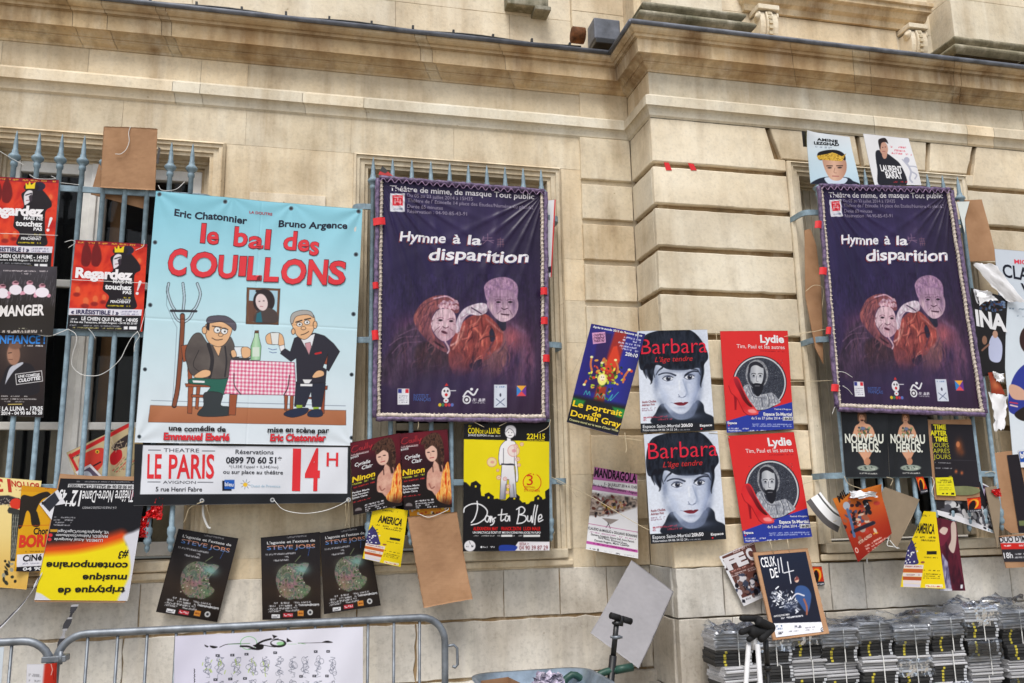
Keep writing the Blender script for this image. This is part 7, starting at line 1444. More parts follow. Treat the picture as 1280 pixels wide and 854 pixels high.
# ------------------------------------------------------------------ crowd barriers
def barrier(Y, x0, x1, ztop, name_label, hook=True, nb=9, left_gap=.0):
    """galvanised crowd barrier from x0 to x1, top rail at ztop"""
    t = thing('crowd_barrier', ((x0+x1)/2, Y, GZ), name_label, 'barrier', 'grey metal crowd barriers')
    r_ = .0158; rc = .11; zb = GZ+.16; mb = MB()
    def corner(cx_, cz_, a0, a1): return [(cx_+rc*math.cos(R(a)), Y, cz_+rc*math.sin(R(a))) for a in np.linspace(a0, a1, 8)]
    pts = [(x0, Y, GZ+.3)]+corner(x0+rc, ztop-rc, 180, 90)+corner(x1-rc, ztop-rc, 90, 0)+[(x1, Y, GZ+.3)]
    pts += corner(x1-rc, zb+rc, 0, -90)+corner(x0+rc, zb+rc, -90, -180)+[(x0, Y, GZ+.3)]
    mb.tube(pts, r_, 12, cap=False); mb.build('frame', M['steel'], t)
    for k in range(nb):
        x = x0+(x1-x0)*(k+1)/(nb+1); mb = MB(); mb.tube([(x, Y, zb), (x, Y, ztop-.005)], .0064, 8); mb.build('upright', M['steel'], t)
    for x in (x0+.22, x1-.22):
        mb = MB(); mb.tube(smooth_path([(x, Y-.28, GZ+.012), (x, Y-.2, GZ+.05), (x, Y, zb), (x, Y+.2, GZ+.05), (x, Y+.28, GZ+.012)], 6), .014, 8); mb.build('foot', M['steel'], t)
    if hook:
        mb = MB(); mb.tube([(x1, Y, ztop-.13), (x1+.04, Y, ztop-.125), (x1+.055, Y, ztop-.14), (x1+.057, Y, ztop-.21), (x1+.045, Y, ztop-.222), (x1+.035, Y, ztop-.215)], .0065, 8); mb.build('hook', M['steel'], t)
    return t
Yb = -.62
pL, pR = at(72, 800, Yb), at(556, 772, Yb)
zt_ = .5*(at(300, 783, Yb)[2]+at(520, 772, Yb)[2])
barrier(Yb, pL[0], pR[0], zt_, 'long grey crowd barrier carrying the white sketched banner before the wall', True, 13)
p2 = at(68, 826, Yb-.03)
barrier(Yb-.03, p2[0]-2.1, p2[0]-.012, at(40, 801, Yb-.03)[2], 'grey crowd barrier running off the left edge with a red and white post sleeve', False, 13)
z = Zf(0, 680, 4.908)
a = A(z((165, 735), (350, 728), (345, 870), (160, 870)), lg((0, 0), (300, 0), W_, W_), 2); a.tr(0, 680, 4.908)
a.fill((214, 214, 222)); a.poly([(280, 720), (360, 720), (350, 900), (265, 900)], (190, 50, 36), soft=16); a.words((180, 800), (256, 804), 18, (150, 150, 156)); a.words((180, 835), (256, 838), 14, (150, 150, 156)).line([(318, 735), (326, 770), (318, 800)], 4, (226, 190, 180)).line([(330, 780), (334, 830)], 5, (150, 30, 24))
sheet('post_sleeve', a, Yb-.075, 'red and white printed sleeve wrapped on the barrier post at lower left', 'sleeve', disp=lambda u, v: .018*np.sqrt(np.maximum(0, 1-(2*u-1)**2)))
mb = MB(); c0 = at(71, 823, Yb-.02); mb.box((c0[0]-.05, Yb-.05, c0[2]-.012), (c0[0]+.04, Yb+.02, c0[2]+.012), ch=.003); mb.tube([(c0[0]+.02, Yb-.045, c0[2]-.02), (c0[0]+.02, Yb-.045, c0[2]+.03)], .009, 8)
tag(mb.build('clamp', M['steel']), 'metal clamp joining the two crowd barriers at lower left', 'clamp')
a = A(z((-60, 640), (25, 630), (6, 880), (-60, 880)), (206, 216, 226), 1.5)
sheet('banner', a, Yb-.055, 'sliver of a pale banner on the barrier at the lower left corner', 'banner')
# white banner with sketches
z = Zf(210, 775, 5.12)
a = A([(219, 795), (453.5, 783), (453.5, 905), (216, 905)], lg((216, 0), (455, 0), (214, 212, 232), (228, 227, 240), (226, 226, 240)), 1.8); a.tr(210, 775, 5.12)
a.line([(300, 175), (350, 156), (480, 150)], 4, INK, smooth=True).ell(474, 150, 50, 42, (228, 227, 240), outline=(90, 190, 90), ow=3).line([(350, 156), (480, 152)], 4, (90, 150, 90)).poly([(210, 158), (235, 170), (228, 178), (214, 170)], INK).poly([(243, 165), (288, 172), (270, 183), (250, 178)], INK, smooth=True)
a.line([(425, 170), (470, 172), (520, 190), (556, 185), (545, 168), (520, 165), (560, 140), (612, 126)], 12, INK, smooth=True).poly([(500, 165), (560, 160), (562, 188), (520, 196), (470, 186), (520, 184)], INK, smooth=True).ell(660, 154, 52, 26, INK).ell(655, 150, 40, 16, (228, 227, 240)).ell(675, 155, 26, 12, (110, 190, 100), a=.6).line([(560, 165), (600, 172), (640, 178)], 5, INK, smooth=True).poly([(620, 98), (655, 108), (630, 124)], INK).poly([(716, 118), (750, 142), (714, 146)], INK).line([(620, 128), (660, 125)], 5, INK).line([(720, 158), (780, 158)], 2, (140, 200, 140)).line([(790, 152), (960, 148)], 3, INK).line([(790, 150), (840, 158)], 3, (140, 200, 140)).poly([(955, 146), (990, 135), (1030, 146), (990, 150)], INK, smooth=True)
rr = random.Random(31); xs_ = [225, 305, 400, 490, 575, 665, 750, 840, 930, 1020]
for i, x in enumerate(xs_):
    for yb in (235, 388):
        p = (x, yb+60)
        P_ = [(x+rr.gauss(0, 7), yb+5)]
        for k in range(7): P_.append((x+(-1)**k*rr.uniform(8, 26), yb+8+k*17+rr.uniform(-6, 6)))
        a.line(P_, 2.6, (70, 76, 94), smooth=True, a=.8)
        for k in range(5): cx_, cy = x+rr.gauss(0, 12), yb+rr.uniform(15, 110); a.ell(cx_, cy, rr.uniform(6, 17), rr.uniform(8, 24), (228, 227, 240), rot=rr.uniform(-40, 40), a=.5, outline=(84, 90, 108), ow=2)
        for k in range(6): cx_, cy = x+rr.gauss(0, 14), yb+rr.uniform(5, 118); a.line([(cx_, cy), (cx_+rr.uniform(-16, 16), cy+rr.uniform(8, 24)), (cx_+rr.uniform(-22, 22), cy+rr.uniform(14, 34))], 2.2, (92, 98, 116), smooth=True, a=.8)
        if i < 5:
            for k in range(5): q = (x+rr.gauss(0, 13), yb+rr.uniform(10, 110)); a.line([q, (q[0]+rr.uniform(-12, 12), q[1]+rr.uniform(8, 26))], 5, (168, 200, 70), a=.7)
for x, y in ((288, 228), (375, 226), (460, 222), (640, 214), (910, 206), (996, 204), (275, 382), (362, 380), (450, 378), (810, 365), (900, 362), (988, 360)): a.box(x-12, y-8, x+12, y+8, (50, 50, 60)).box(x-5, y-3, x+3, y+2, (228, 227, 240))
a.uv_up = np.array((-1.0, 0)); a.text('www', (158, 310), (158, 402), 12, INK, .01); a.uv_up = None
sheet('banner', a, Yb-.026, 'white banner with rows of sketched figures tied on the crowd barrier', 'banner', None, mat='vinyl', disp=waves((.006, 1.2, .2, 0), (.003, 3, 1, 1)))

# ------------------------------------------------------------------ bundles of newspapers against the pavilion
m, n, b = new_mat('newspaper edges'); a_ = nd(n, 'ShaderNodeAttribute', attribute_name='tint'); no = noise_pos(n, 60, 4, .6, (.15, 1, 5))
n.links.new(mix(n, a_.outputs['Color'], ramp(n, no.outputs[0], [(.3, (.55, .55, .55)), (.7, (1.1, 1.1, 1.1))]).outputs[0], 1.0, 'MULTIPLY'), b.inputs['Base Color']); b.inputs['Roughness'].default_value = .6
M['news'] = m
m, n, b = new_mat('clear plastic film'); n.nodes.remove(b)
gl_ = nd(n, 'ShaderNodeBsdfGlossy', Roughness=.22, Color=(.9, .93, 1, 1)); tr_ = nd(n, 'ShaderNodeBsdfTransparent', Color=(.93, .95, .97, 1)); fr = nd(n, 'ShaderNodeFresnel', IOR=1.45); bp = nd(n, 'ShaderNodeBump', Strength=.9, Distance=.05)
n.links.new(noise_pos(n, 9, 3, .5).outputs[0], bp.inputs['Height']); n.links.new(bp.outputs[0], gl_.inputs['Normal']); n.links.new(bp.outputs[0], fr.inputs['Normal'])
mr = nd(n, 'ShaderNodeMath', operation='MULTIPLY_ADD'); mr.inputs[1].default_value = 1.0; mr.inputs[2].default_value = .05; n.links.new(fr.outputs[0], mr.inputs[0])
ms = nd(n, 'ShaderNodeMixShader'); n.links.new(mr.outputs[0], ms.inputs[0]); n.links.new(tr_.outputs[0], ms.inputs[1]); n.links.new(gl_.outputs[0], ms.inputs[2]); n.links.new(ms.outputs[0], n.nodes['Material Output'].inputs[0]); M['film'] = m
BW, BH, BD = .191, .172, .165
def bundle_meshes(seed):
    rg = random.Random(seed); pp = MB(); n_ = 11; th = BH/n_; yel = (.62, .52, .05); sect = rg.choice([(0, 4), (1, 5), (6, 10), (5, 9)])
    for k in range(n_):
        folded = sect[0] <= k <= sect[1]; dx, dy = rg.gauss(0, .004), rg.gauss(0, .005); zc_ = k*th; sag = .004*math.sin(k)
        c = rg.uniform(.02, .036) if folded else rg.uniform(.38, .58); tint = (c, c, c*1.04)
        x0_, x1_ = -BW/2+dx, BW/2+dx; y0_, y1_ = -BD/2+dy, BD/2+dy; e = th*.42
        # rounded fold: three strips at the front
        e1 = .12 if folded else .3; dd = .003 if folded else .008; prof = [(y0_+dd, zc_+.0006), (y0_, zc_+th*e1), (y0_, zc_+th*(1-e1)), (y0_+dd, zc_+th-.0006)]
        vs = []
        for y, z_ in prof: vs += [(x0_, y, z_), (x1_, y, z_)]
        vs += [(x0_, y1_, zc_+.0004), (x1_, y1_, zc_+.0004), (x0_, y1_, zc_+th-.0004), (x1_, y1_, zc_+th-.0004)]
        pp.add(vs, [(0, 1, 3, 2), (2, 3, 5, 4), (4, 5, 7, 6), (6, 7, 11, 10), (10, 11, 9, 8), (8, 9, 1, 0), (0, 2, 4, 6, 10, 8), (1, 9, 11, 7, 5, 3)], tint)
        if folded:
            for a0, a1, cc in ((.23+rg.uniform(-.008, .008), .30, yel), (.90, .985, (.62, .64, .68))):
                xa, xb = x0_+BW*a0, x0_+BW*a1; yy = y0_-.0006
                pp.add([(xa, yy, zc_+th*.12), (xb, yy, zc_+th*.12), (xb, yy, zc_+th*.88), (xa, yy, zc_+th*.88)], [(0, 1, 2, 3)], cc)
    st = MB(); s_ = .0022; xs = rg.uniform(.0, .03)
    st.box((xs-s_, -BD/2-.010, -.001), (xs+s_, -BD/2-.0075, BH+.003)); st.box((xs-s_, -BD/2-.010, BH+.001), (xs+s_, BD/2, BH+.003))
    fl = MB(); gn = np.random.default_rng(seed); nx, ny = 12, 14; V = []
    for j in range(ny+1):
        s = j/ny*(BD+.11)-.10     # arc length: front drop, then over the top
        for i in range(nx+1):
            x = (-.54+1.08*i/nx)*BW; drop = rg.uniform(0, .012)
            if s < 0: p = (x, -BD/2-.011-.006*abs(math.sin(i*1.7))-.01*(-s), BH+s+.004)
            else: p = (x, -BD/2+s, BH+.005+.010*abs(math.sin(i*1.1+j*.7)))
            V.append(np.array(p)+gn.normal(0, .003, 3))
    fl.add(V, [(j*(nx+1)+i, j*(nx+1)+i+1, (j+1)*(nx+1)+i+1, (j+1)*(nx+1)+i) for j in range(ny) for i in range(nx)], (1, 1, 1), True)
    return pp, st, fl
protos = []
for sd in range(4):
    pp, st, fl = bundle_meshes(sd+3)
    trio = [pp.build('papers', M['news'], None, recalc=True), st.build('strap', M['tie'], None), fl.build('plastic_film', M['film'], None)]
    protos.append(trio)
Ys_ = -.61
ORD = ['first', 'second', 'third', 'fourth', 'fifth', 'sixth', 'seventh', 'eighth', 'ninth', 'tenth', 'eleventh']
LEV = ['at ground level', 'second from the ground', 'third from the ground', 'fourth from the ground', 'fifth from the ground', 'on top', 'on top']
cols = [at(x, 800, Ys_)[0] for x in (921, 966, 1009, 1052, 1096, 1142, 1186, 1230, 1276)]; cols += [cols[-1]+.2, cols[-1]+.4]
tops = [at(910, 790, Ys_)[2], at(960, 790, Ys_)[2], at(1008, 782, Ys_)[2], at(1052, 786, Ys_)[2], at(1096, 778, Ys_)[2], at(1142, 782, Ys_)[2], at(1188, 772, Ys_)[2], at(1232, 758, Ys_)[2], at(1276, 764, Ys_)[2]]; tops += [tops[-1]]*2
used = set(); rb = random.Random(17)
for ci, (cx_, tp) in enumerate(zip(cols, tops)):
    nl = int(round((tp-GZ)/BH)); zoff = tp-nl*BH   # small gap is taken by a pallet
    for l in range(nl):
        zz_ = GZ+(tp-GZ)/nl*l; sc_ = (tp-GZ)/nl/BH
        name = 'topmost' if l == nl-1 else LEV[l]
        t = thing('newspaper_bundle', (cx_+rb.uniform(-.008, .008), Ys_+BD/2+rb.uniform(-.022, .022), zz_),
                  f'strapped newspaper bundle in the {ORD[ci]} stack from the pavilion corner, {name}', 'newspaper bundle', 'strapped newspaper bundles along the pavilion wall')
        t.rotation_euler.z = rb.uniform(-.09, .09)
        for o in protos[rb.randrange(4)]:
            if o.name.startswith('plastic_film') and l < nl-1 and rb.random() < .35: continue
            if o.name in used: c = o.copy(); COL.objects.link(c)
            else: c = o; used.add(o.name)
            c.parent = t; c.scale = (1, 1, sc_)
for trio in protos:
    for o in trio:
        if o.name not in used: bpy.data.objects.remove(o)
# slack plastic over the stacks
def film_sheet(x0, x1, z0, label, seed):
    gn = np.random.default_rng(seed); V = []; nx, ny = 22, 10
    for j in range(ny+1):
        for i in range(nx+1):
            u, v = i/nx, j/ny; V.append(np.array((x0+(x1-x0)*u, Ys_-.03+v*.18, z0(u)+.022*math.sin(u*13+seed)*math.sin(v*5)+.012))+gn.normal(0, .006, 3))
    mb = MB(); mb.add(V, [(j*(nx+1)+i, j*(nx+1)+i+1, (j+1)*(nx+1)+i+1, (j+1)*(nx+1)+i) for j in range(ny) for i in range(nx)], (1, 1, 1), True)
    tag(mb.build('plastic_sheet', M['film']), label, 'plastic')
film_sheet(cols[0]-.1, cols[0]+.1, lambda u: tops[0]+.006, 'crumpled clear plastic over the newspaper stack nearest the pavilion corner', 3)
film_sheet(cols[3]-.05, cols[6]+.08, lambda u: tops[3]+(tops[6]-tops[3])*u+.016, 'crumpled clear plastic draped over the middle stacks of newspapers', 5)
film_sheet(cols[6]+.1, cols[8]+.1, lambda u: tops[7]+.010, 'crumpled clear plastic draped over the tallest right stacks of newspapers', 8)

# ------------------------------------------------------------------ black handlebar stem, tripod, wheelbarrow
M['black_foam'] = simple('black foam grip', (26, 26, 28), .75, 0, .3, .2, 60, .2)
M['white_metal'] = simple('white painted tube', (214, 214, 216), .35, .1, .5, .05)
Yt = -1.05
def stick(*q): return [np.array(at(x, y, yy)) for x, y, yy in q]
h0, h1 = at(771, 776, Yt), at(750, 960, Yt)
t = thing('scooter', (float(h1[0]), Yt, GZ), 'black folding scooter whose T handlebar stands before the grey board', 'scooter')
foot = np.array((h1[0]-.06, Yt, GZ+.12)); d = (h0-foot)/np.linalg.norm(h0-foot)
mb = MB(); mb.tube([foot, foot+(h0-foot)*.86], .0155, 10); mb.tube([foot+(h0-foot)*.85, h0], .0115, 10); mb.build('stem', M['black'], t)
gl, gr = at(763.5, 769.5, Yt-.01), at(788.5, 777, Yt+.02)
mb = MB(); mb.tube([gl, gl+(gr-gl)*.42], .014, 12); mb.build('grip', M['black_foam'], t)
mb = MB(); mb.tube([gl+(gr-gl)*.58, gr], .014, 12); mb.build('grip', M['black_foam'], t)
mb = MB(); mb.tube([gl+(gr-gl)*.4, gl+(gr-gl)*.6], .012, 10); cc = gl+(gr-gl)*.5; mb.tube([cc+d*.012, cc-d*.03], .013, 10); mb.build('handlebar', M['black'], t)
for k, (yy, wd) in enumerate(((779, .022), (796.5, .026))):
    c_ = at(771.5-k*1.0, yy, Yt); mb = MB(); mb.tube([c_-np.array((wd, .0, -.002)), c_+np.array((wd, 0, -.002))], .005, 8); mb.lathe([(.0, -.008), (.019, -.006), (.019, .006), (0, .008)], c_, 12); mb.build('clamp', M['black'] if k == 0 else M['steel'], t)
mb = MB(); mb.box((foot[0]-.05, Yt-.5, GZ+.07), (foot[0]+.05, Yt+.0, GZ+.09), ch=.006); mb.build('deck', M['steel'], t)
for yy in (-.56, .06):
    mb = MB(); mb.lathe([(.02, -.014), (.085, -.012), (.095, 0), (.085, .012), (.02, .014)], (foot[0], Yt+yy, GZ+.095), 24, axis='X'); mb.build('wheel', M['black'], t)
# tripod
Yt = -1.15; hd = at(942, 800, Yt)
t = thing('camera_tripod', (float(hd[0]), Yt, GZ), 'camera tripod with black padded head and white legs before the soldier poster', 'tripod')
mb = MB()
for i, (x, y, dy) in enumerate(((936, 804, 0), (947, 806, -.02))):
    a_ = at(x, y, Yt+dy); b_ = at((932, 951)[i], 862, Yt+dy-.05); e_ = a_+(b_-a_)/np.linalg.norm(b_-a_)*((a_[2]-GZ)/((a_[2]-b_[2])/np.linalg.norm(b_-a_)))
    mb = MB(); mb.tube([a_, a_+(e_-a_)*.55], .0105, 10); mb.tube([a_+(e_-a_)*.55, e_], .008, 10); mb.build('leg', M['white_metal'], t)
a_ = at(957, 800, Yt+.05); b_ = at(961, 862, Yt+.1); e_ = a_+(b_-a_)*((a_[2]-GZ)/(a_[2]-b_[2])); mb = MB(); mb.tube([a_, a_+(e_-a_)*.12], .012, 10); mb.tube([a_+(e_-a_)*.12, e_], .009, 10); mb.lathe([(.012, -.01), (.019, -.006), (.019, .008), (.012, .012)], a_+(e_-a_)*.12, 12); mb.build('leg', M['black'], t)
mb = MB()
for p, q, r_ in (((926, 773), (952, 774), .013), ((925, 791), (948, 783), .013), ((946, 776), (966, 785), .02), ((950, 800), (966, 784), .017), ((938, 790), (958, 790), .022), ((935, 800), (947, 793), .012)):
    a_, b_ = at(*p, Yt-.02), at(*q, Yt+.01); mb.tube([a_, a_+(b_-a_)*.1, a_+(b_-a_)*.9, b_], [r_*.8, r_, r_, r_*.8], 10)
mb.build('head', M['black_foam'], t)
mb = MB(); a_ = at(942, 792, Yt); mb.tube([a_, at(943.5, 812, Yt)], .012, 10); mb.build('column', M['white_metal'], t)
# wheelbarrow
M['galv'] = simple('galvanised sheet', (140, 156, 172), .35, .6, .5, .2, 14)
Yc = -1.0; wl, wr = at(588, 848, Yc), at(731, 848, Yc); zt = at(650, 838.5, Yc)[2]
t = thing('wheelbarrow', (float((wl[0]+wr[0])/2), Yc, GZ), 'galvanised wheelbarrow with green handles holding cardboard and rags below the wall', 'wheelbarrow')
mb = MB(); x0, x1 = wl[0], wr[0]; y0, y1 = Yc-.42, Yc
def rrect(x0, x1, y0, y1, rad, z, n_=6):
    o = []
    for cx_, cy, a0 in ((x1-rad, y1-rad, 0), (x0+rad, y1-rad, 90), (x0+rad, y0+rad, 180), (x1-rad, y0+rad, 270)):
        for k in range(n_+1): t_ = R(a0+90*k/n_); o.append((cx_+rad*math.cos(t_), cy+rad*math.sin(t_), z))
    return o
rings = [rrect(x0-.008, x1+.008, y0-.008, y1+.008, .1, zt-.010), rrect(x0-.01, x1+.01, y0-.01, y1+.01, .1, zt), rrect(x0+.004, x1-.004, y0+.004, y1-.004, .095, zt-.002), rrect(x0+.06, x1-.08, y0+.05, y1-.05, .08, zt-.16), rrect(x0+.12, x1-.14, y0+.1, y1-.1, .06, zt-.2)]
vs = sum(rings, []); n_ = len(rings[0]); fs = [(i*n_+k, i*n_+(k+1) % n_, (i+1)*n_+(k+1) % n_, (i+1)*n_+k) for i in range(4) for k in range(n_)]; fs.append(tuple(range(4*n_, 5*n_)))
mb.add(vs, fs, (1, 1, 1), True); mb.build('tray', M['galv'], t, recalc=True)
M['green_paint'] = simple('dark green painted tube', (38, 72, 62), .45, .1, .4, .15, 20)
for yy, pts in ((Yc-.05, ((700, 862), (735, 852), (757, 840), (790, 834))), (Yc-.37, ((690, 905), (735, 895), (757, 882), (790, 876)))):
    q = [at(*p, yy) for p in pts]; q = [np.array((wl[0]+.1, yy, GZ+.2))]+q; mb = MB(); mb.tube(smooth_path(q, 6), .0145, 10); mb.tube([q[-2]+(q[-1]-q[-2])*.35, q[-1]+(q[-1]-q[-2])*.02], .017, 10, (.2, .2, .2)); mb.build('handle', M['green_paint'], t)
    mb = MB(); mb.tube([(q[2][0]-.15, yy, q[1][2]-.05), (q[2][0]-.1, yy, GZ)], .012, 8); mb.build('leg', M['green_paint'], t)
mb = MB(); mb.lathe([(.03, -.03), (.16, -.035), (.19, 0), (.16, .035), (.03, .03)], (wl[0]+.1, Yc-.21, GZ+.19), 24); 
mb.v = [(wl[0]+.1+(v[0]-wl[0]-.1), Yc-.21+(v[2]-GZ-.19), GZ+.19+(v[1]-Yc+.21)) for v in mb.v]; mb.build('wheel', M['black'], t)
b0 = at(604, 846, Yc-.1); mb = MB()
bx = [(b0[0], Yc-.25), (b0[0]+.13, Yc-.2), (b0[0]+.11, Yc-.06), (b0[0]-.01, Yc-.1)]
mb.add([(x, y, zt-.17) for x, y in bx]+[(x, y, zt-.01) for x, y in bx], [(0, 1, 2, 3), (0, 1, 5, 4), (1, 2, 6, 5), (2, 3, 7, 6), (3, 0, 4, 7)]); tag(mb.build('cardboard_box', M['card']), 'open cardboard box lying in the wheelbarrow tray', 'box')
M['rag'] = simple('pale patterned rag', (176, 168, 184), .9, 0, .2, .45, 60)
c_ = at(686, 850, Yc-.1); crs = [(670, 842), (700, 841), (706, 858), (664, 858)]
crumple('rag', crs, Yc-.12, .012, M['rag'], 'crumpled pale patterned rag lying in the wheelbarrow tray', 'rag', 9, 6)

# ------------------------------------------------------------------ strings, plastic ties and tape
def string(pts, Y, r_=.0019, mat='twine', label=None, cat='string', group=None, name='string'):
    Yl = [Y]*len(pts) if np.isscalar(Y) else list(np.interp(np.linspace(0, 1, len(pts)), np.linspace(0, 1, len(Y)), Y))
    q = [at(*p, yy) for p, yy in zip(pts, Yl)]; mb = MB(); mb.tube(smooth_path(q, 6) if len(q) > 2 else q, r_*.75, 6); o = mb.build(name, M[mat]); return tag(o, label, cat, group)
z = Zf(700, 530, 4.745)
string(z((-60, 310), (0, 340), (70, 375), (200, 440), (350, 530), (470, 600), (560, 645)), [-.145, -.18, -.41], .002, 'twine', 'long string slanting from the middle window bar across the magenta poster')
string(z((-20, 340), (60, 385), (100, 435)), -.15, .0017, 'twine', 'frayed string end beside the right edge of the middle window')
string([(690, 505), (712, 528), (742, 538), (772, 546), (802, 551)], [-.15, -.26, -.40], .0017, 'twine', 'string running under the blue flower poster towards the portrait posters')
string([(781, 541), (783, 560), (782, 566)], [-.40, -.40], .0022, 'twine', 'short string end hanging between the flower poster and the lower portrait')
string([(690, 470), (712, 472), (740, 410)], [-.13, -.2, -.30], .0012, 'twine', 'thin thread from the middle window frame to the blue flower poster')
string([(980, 421), (1005, 416), (1038, 411)], [-.40, -.45, -.49], .002, 'twine', 'string from the upper red shoe poster to the bar of the right window')
string([(988, 477), (1020, 476.5), (1044, 475.5)], [-.40, -.45, -.49], .002, 'twine', 'level string at mid height of the upper red shoe poster')
string([(1003, 605), (1025, 600), (1058, 594)], [-.41, -.45, -.49], .002, 'twine', 'string from the lower red shoe poster to the right window rail')
string([(1010, 660), (1028, 655), (1046, 651)], [-.41, -.45, -.47], .0017, 'twine', 'thin string at the foot of the lower red shoe poster')
string([(962, 676), (967, 692)], -.41, .002, 'twine', 'left one of two short strings above the soldier poster board')
string([(984, 674), (987, 690)], -.41, .002, 'twine', 'right one of two short strings above the soldier poster board')
string([(886, 541), (905, 543), (912, 548)], [-.412, -.408], .002, 'twine', 'string bridging the portrait posters and the red shoe posters')
string([(895, 414), (897, 436), (899, 452)], -.40, .002, 'twine', 'string hanging between the upper portrait and the upper red shoe poster')
z = Zf(160, 520, 4.267)
string(z((779, 450), (830, 500), (930, 520), (1040, 508), (1130, 475), (1177, 445)), -.182, .0024, 'tie', 'white cord hanging in a curve under the white theatre banner')
string(z((403, 455), (330, 490), (310, 540), (296, 570)), [-.18, -.12], .0024, 'twine', 'frayed cord at the left eyelet under the white theatre banner')
mb = MB(); q = smooth_path([at(*p, -.12) for p in z((400, 470), (402, 530), (425, 590), (440, 600))], 6)
mb.tube(q, .006, 6); tag(mb.build('plastic_strip', M['tie']), 'broad white plastic strip hanging under the white theatre banner', 'strip')
string(z((415, 475), (430, 520), (446, 570)), [-.18, -.13], .002, 'twine', 'thin pale cord beside the broad white strip under the theatre banner')
string(z((1160, 470), (1165, 540), (1185, 600)), [-.185, -.12], .0022, 'twine', 'pale cord hanging left of the burgundy posters')
string(z((1177, 445), (1172, 520), (1160, 590)), [-.185, -.12], .0022, 'twine', 'second pale cord hanging left of the burgundy posters, the straighter one')
z = Zf(0, 320, 6.375)
string(z((545, 585), (600, 620), (610, 680), (585, 760), (570, 850), (590, 900), (640, 940), (700, 955), (790, 950), (880, 900), (960, 820), (1000, 740), (1050, 650), (1095, 605)), -.172, .0021, 'tie', 'long white cord looping below the right red caped figure poster')
string(z((260, 610), (320, 632), (400, 638), (480, 610), (545, 582)), -.176, .0021, 'tie', 'white cord from the plates poster to the right red poster')
string(z((1095, 600), (1110, 640), (1075, 700), (1068, 765)), -.172, .002, 'tie', 'short white cord at the lower right corner of the right red poster')
string(z((1115, 600), (1150, 480), (1160, 420)), -.172, .002, 'tie', 'white cord along the left edge of the pale blue banner')
string(z((705, 580), (740, 620), (760, 660)), -.170, .0018, 'tie', 'small white tie under the right red poster, nearest its middle')
string(z((570, 190), (800, 200), (1180, 218)), -.171, .0018, 'tie', 'white cord stretched across the right red caped figure poster')
z = Zf(0, 200, 6.375)
string(z((0, 586), (200, 592), (460, 602)), -.174, .0018, 'tie', 'white cord stretched across the left red caped figure poster')
string(z((480, 182), (560, 190), (640, 200)), -.15, .0018, 'tie', 'white cord along the top rail of the left window')
string(z((235, 118), (300, 150), (440, 150), (410, 128)), -.168, .0018, 'tie', 'white tie ends over the left red poster')
string(z((515, 655), (570, 640), (600, 660), (545, 700)), -.16, .0018, 'tie', 'white tie loop at the upper left corner of the right red poster')
string(z((1150, 640), (1140, 690), (1080, 720)), -.17, .0018, 'tie', 'white tie at the upper right corner of the right red poster')
z = Zf(0, 140, 4.571)
string(z((745, 85), (735, 120), (738, 170), (720, 215), (690, 240), (658, 240)), -.191, .0022, 'tie', 'white cord hanging from the top of the upright cardboard')
string(z((680, 430), (700, 436), (735, 438), (735, 420)), -.160, .0022, 'tie', 'white tie at the foot of the upright cardboard')
string(z((905, 420), (920, 445), (960, 450), (1010, 440), (1055, 400)), -.16, .0022, 'tie', 'white tie above the top left corner of the pale blue banner')
string(z((0, 225), (60, 262), (140, 305)), -.16, .0018, 'tie', 'white cord around the spikes at the left edge')
z = Zf(1000, 340, 4.496)
string(z((0, 350), (80, 335), (165, 318)), -.505, .0018, 'twine', 'pale cord tied at the left pole of the right banner')
string(z((30, 110), (80, 75), (130, 95), (125, 200)), -.505, .0018, 'twine', 'looped cord at the upper left pole of the right banner')
string(z((210, 560), (250, 565), (295, 592)), -.55, .0018, 'tie', 'upper white tie end on the left edge of the right banner')
string(z((240, 640), (270, 660), (295, 690)), -.55, .0018, 'tie', 'lower white tie end on the left edge of the right banner')
string(z((180, 800), (200, 755), (240, 745), (270, 755)), -.55, .0018, 'tie', 'white tie at the upper left corner of the black poster pair')
z = Zf(1030, 490, 5.12)
string(z((130, 540), (160, 590), (240, 620)), -.53, .002, 'twine', 'pale cord under the left black torso poster')
string(z((400, 545), (440, 560), (425, 600)), -.53, .002, 'twine', 'pale cord between the two black torso posters')
string(z((1030, 520), (1080, 510), (1110, 545), (1100, 600)), -.50, .002, 'twine', 'pale cord on the right window rail near the brown board')
string(z((690, 545), (705, 580), (690, 640), (705, 670)), -.535, .002, 'tie', 'white tie left of the yellow note')
z = Zf(420, 520, 4.267)
string(z((690, 20), (740, 35), (790, 60)), -.19, .002, 'twine', 'pale cord end at the top left of the bubble poster')
string(z((870, 55), (930, 25), (955, 12)), -.19, .002, 'twine', 'pale cord end at the top middle of the bubble poster')
string(z((1080, 90), (1130, 60), (1145, 20)), -.19, .002, 'twine', 'pale cord end at the top right of the bubble poster')
string(z((435, 10), (440, 45), (436, 70)), -.19, .0025, 'twine', 'knotted cord hanging from the foot of the middle banner')
string(z((445, 525), (500, 540), (590, 505), (600, 490)), -.18, .0022, 'tie', 'white tie holding the long brown cardboard')
string(z((1165, 620), (1150, 670), (1150, 720)), -.12, .002, 'twine', 'cord end at the lower right corner of the bubble poster')
z = Zf(1000, 590, 4.496)
string(z((490, 295), (500, 360), (490, 410), (520, 420), (560, 430)), -.53, .003, 'tie', 'white plastic cord on the grey brown cardboard')
string(z((505, 385), (530, 415), (548, 432)), -.535, .003, 'tie', 'white knotted end at the foot of the grey brown cardboard')
string(z((375, 480), (378, 515)), -.50, .004, 'tie', 'white scrap of string under the orange poster')
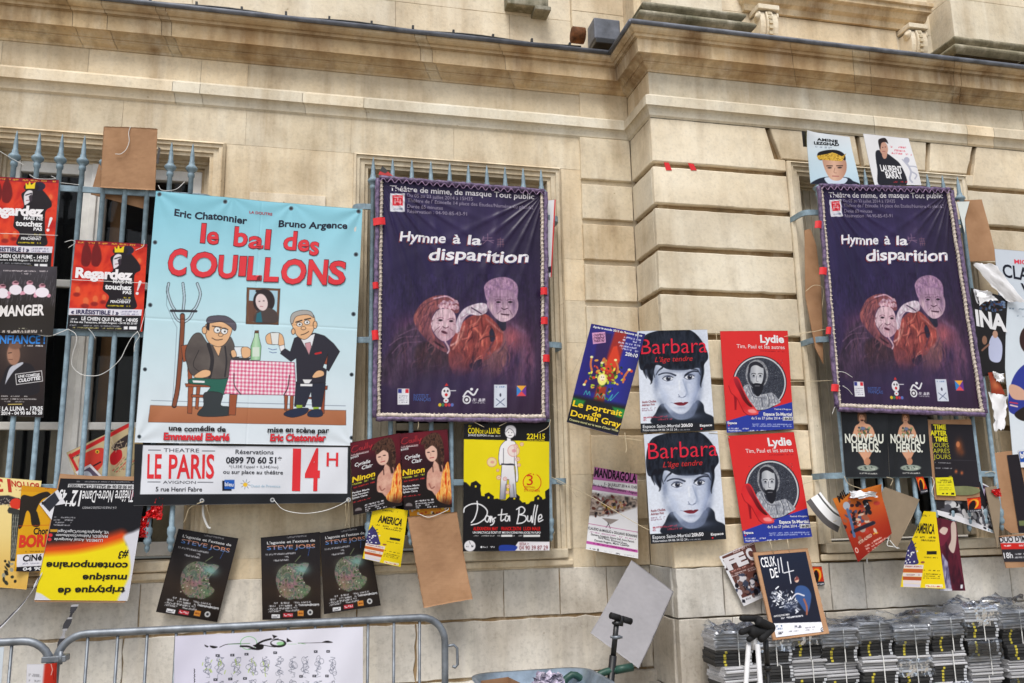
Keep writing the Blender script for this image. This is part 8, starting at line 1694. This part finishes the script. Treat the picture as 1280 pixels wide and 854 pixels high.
# coloured tape on the banner edges
def tape(x, y, Y, wd=11, ht=8, label='', rot=0):
    c_, s_ = math.cos(R(rot)), math.sin(R(rot)); q = [at(x+a*wd/2*c_-b*ht/2*s_, y+a*wd/2*s_+b*ht/2*c_, Y) for a, b in ((-1, -1), (1, -1), (1, 1), (-1, 1))]
    V = []; nn = 6
    for k in range(nn+1):
        u = k/nn; dy = -.010*math.sin(math.pi*u)
        V += [q[0]*(1-u)+q[1]*u+np.array((0, dy, 0)), q[3]*(1-u)+q[2]*u+np.array((0, dy, 0))]
    mb = MB(); mb.add(V, [(2*k, 2*k+2, 2*k+3, 2*k+1) for k in range(nn)]+[], (1, 1, 1), True); V2 = [v+np.array((0, .004, 0)) for v in V]; mb.add(V2, [(2*k, 2*k+2, 2*k+3, 2*k+1) for k in range(nn)], (1, 1, 1), True)
    tag(mb.build('tape_strip', M['red_tape']), label, 'tape', 'red tape on the banner poles')
HT = ['topmost', 'upper middle', 'lower middle', 'lowest']
for k, (x, y, wd, ht) in enumerate(((474, 277, 15, 9), (469.5, 357, 7, 8), (469.5, 357.5, 6, 7), (469, 419, 8, 12))):
    if k != 2: tape(x, y, -.208, wd, ht, f'red tape on the left pole of the middle banner, {HT[k]} one', -5)
for k, (x, y) in enumerate(((680, 364), (680.5, 401), (683, 448))): tape(x, y, -.208, 8, 9, f'red tape on the right pole of the middle banner, {("top", "middle", "bottom")[k]} one')
for k, (x, y, wd) in enumerate(((1023, 281, 8), (1029, 339, 9), (1036, 413.5, 6), (1044, 485, 9))): tape(x, y, -.562, wd, 9, f'red tape on the left pole of the right banner, {HT[k]} one', 5)
q = [at(457, 424, -.15), at(470, 420, -.19)]; 
# torn black strips from the upside down poster, ribbon
z = Zf(0, 680, 4.908)
mb = MB(); q = smooth_path([at(*p, -.20) for p in z((460, 372), (430, 450), (400, 520), (375, 610), (368, 680))], 6)
for i in range(len(q)-1):
    tw = .012*abs(math.cos(i*.35))+.003; mb.add([q[i]-np.array((tw, 0, 0)), q[i]+np.array((tw, .004, 0)), q[i+1]+np.array((tw, .004, 0)), q[i+1]-np.array((tw, 0, 0))], [(0, 1, 2, 3)], rr.choice([(.05, .05, .06), (.05, .05, .06), (.5, .5, .52)]))
tag(mb.build('ribbon', M['tintpaper']), 'twisted black printed ribbon hanging from the upside down poster to the barrier', 'ribbon')
q0 = smooth_path([at(*p, -.185) for p in z((240, 200), (215, 260), (170, 330), (90, 420), (0, 510), (-60, 560))], 6); mb = MB()
for i in range(len(q0)-1):
    wd = np.array((.012, 0, .020))*(1+.3*math.sin(i))
    for d0, d1, c in ((-1, -.2, (.8, .8, .84)), (-.2, .5, (.05, .05, .06)), (.5, 1, (.75, .75, .8) if i < 14 else (.07, .07, .09))): mb.add([q0[i]+wd*d0, q0[i]+wd*d1, q0[i+1]+wd*d1, q0[i+1]+wd*d0], [(0, 1, 2, 3)], c)
tag(mb.build('ribbon', M['tintpaper']), 'black and white torn banner strip at the lower left edge', 'ribbon')
z = Zf(440, 190, 4.568)
mb = MB(); q = [at(*p, -.168) for p in z((150, 130), (172, 80), (205, 112), (235, 138))]; mb.add(q, [(0, 1, 2, 3)], (.6, .03, .03)); q = [at(*p, -.169) for p in z((158, 108), (174, 78), (206, 110), (190, 122))]; mb.add(q, [(0, 1, 2, 3)], (.03, .03, .03)); tag(mb.build('paper_scrap', M['tintpaper']), 'red and black scrap above the top left corner of the middle banner', 'paper')
bpy.context.view_layer.update()
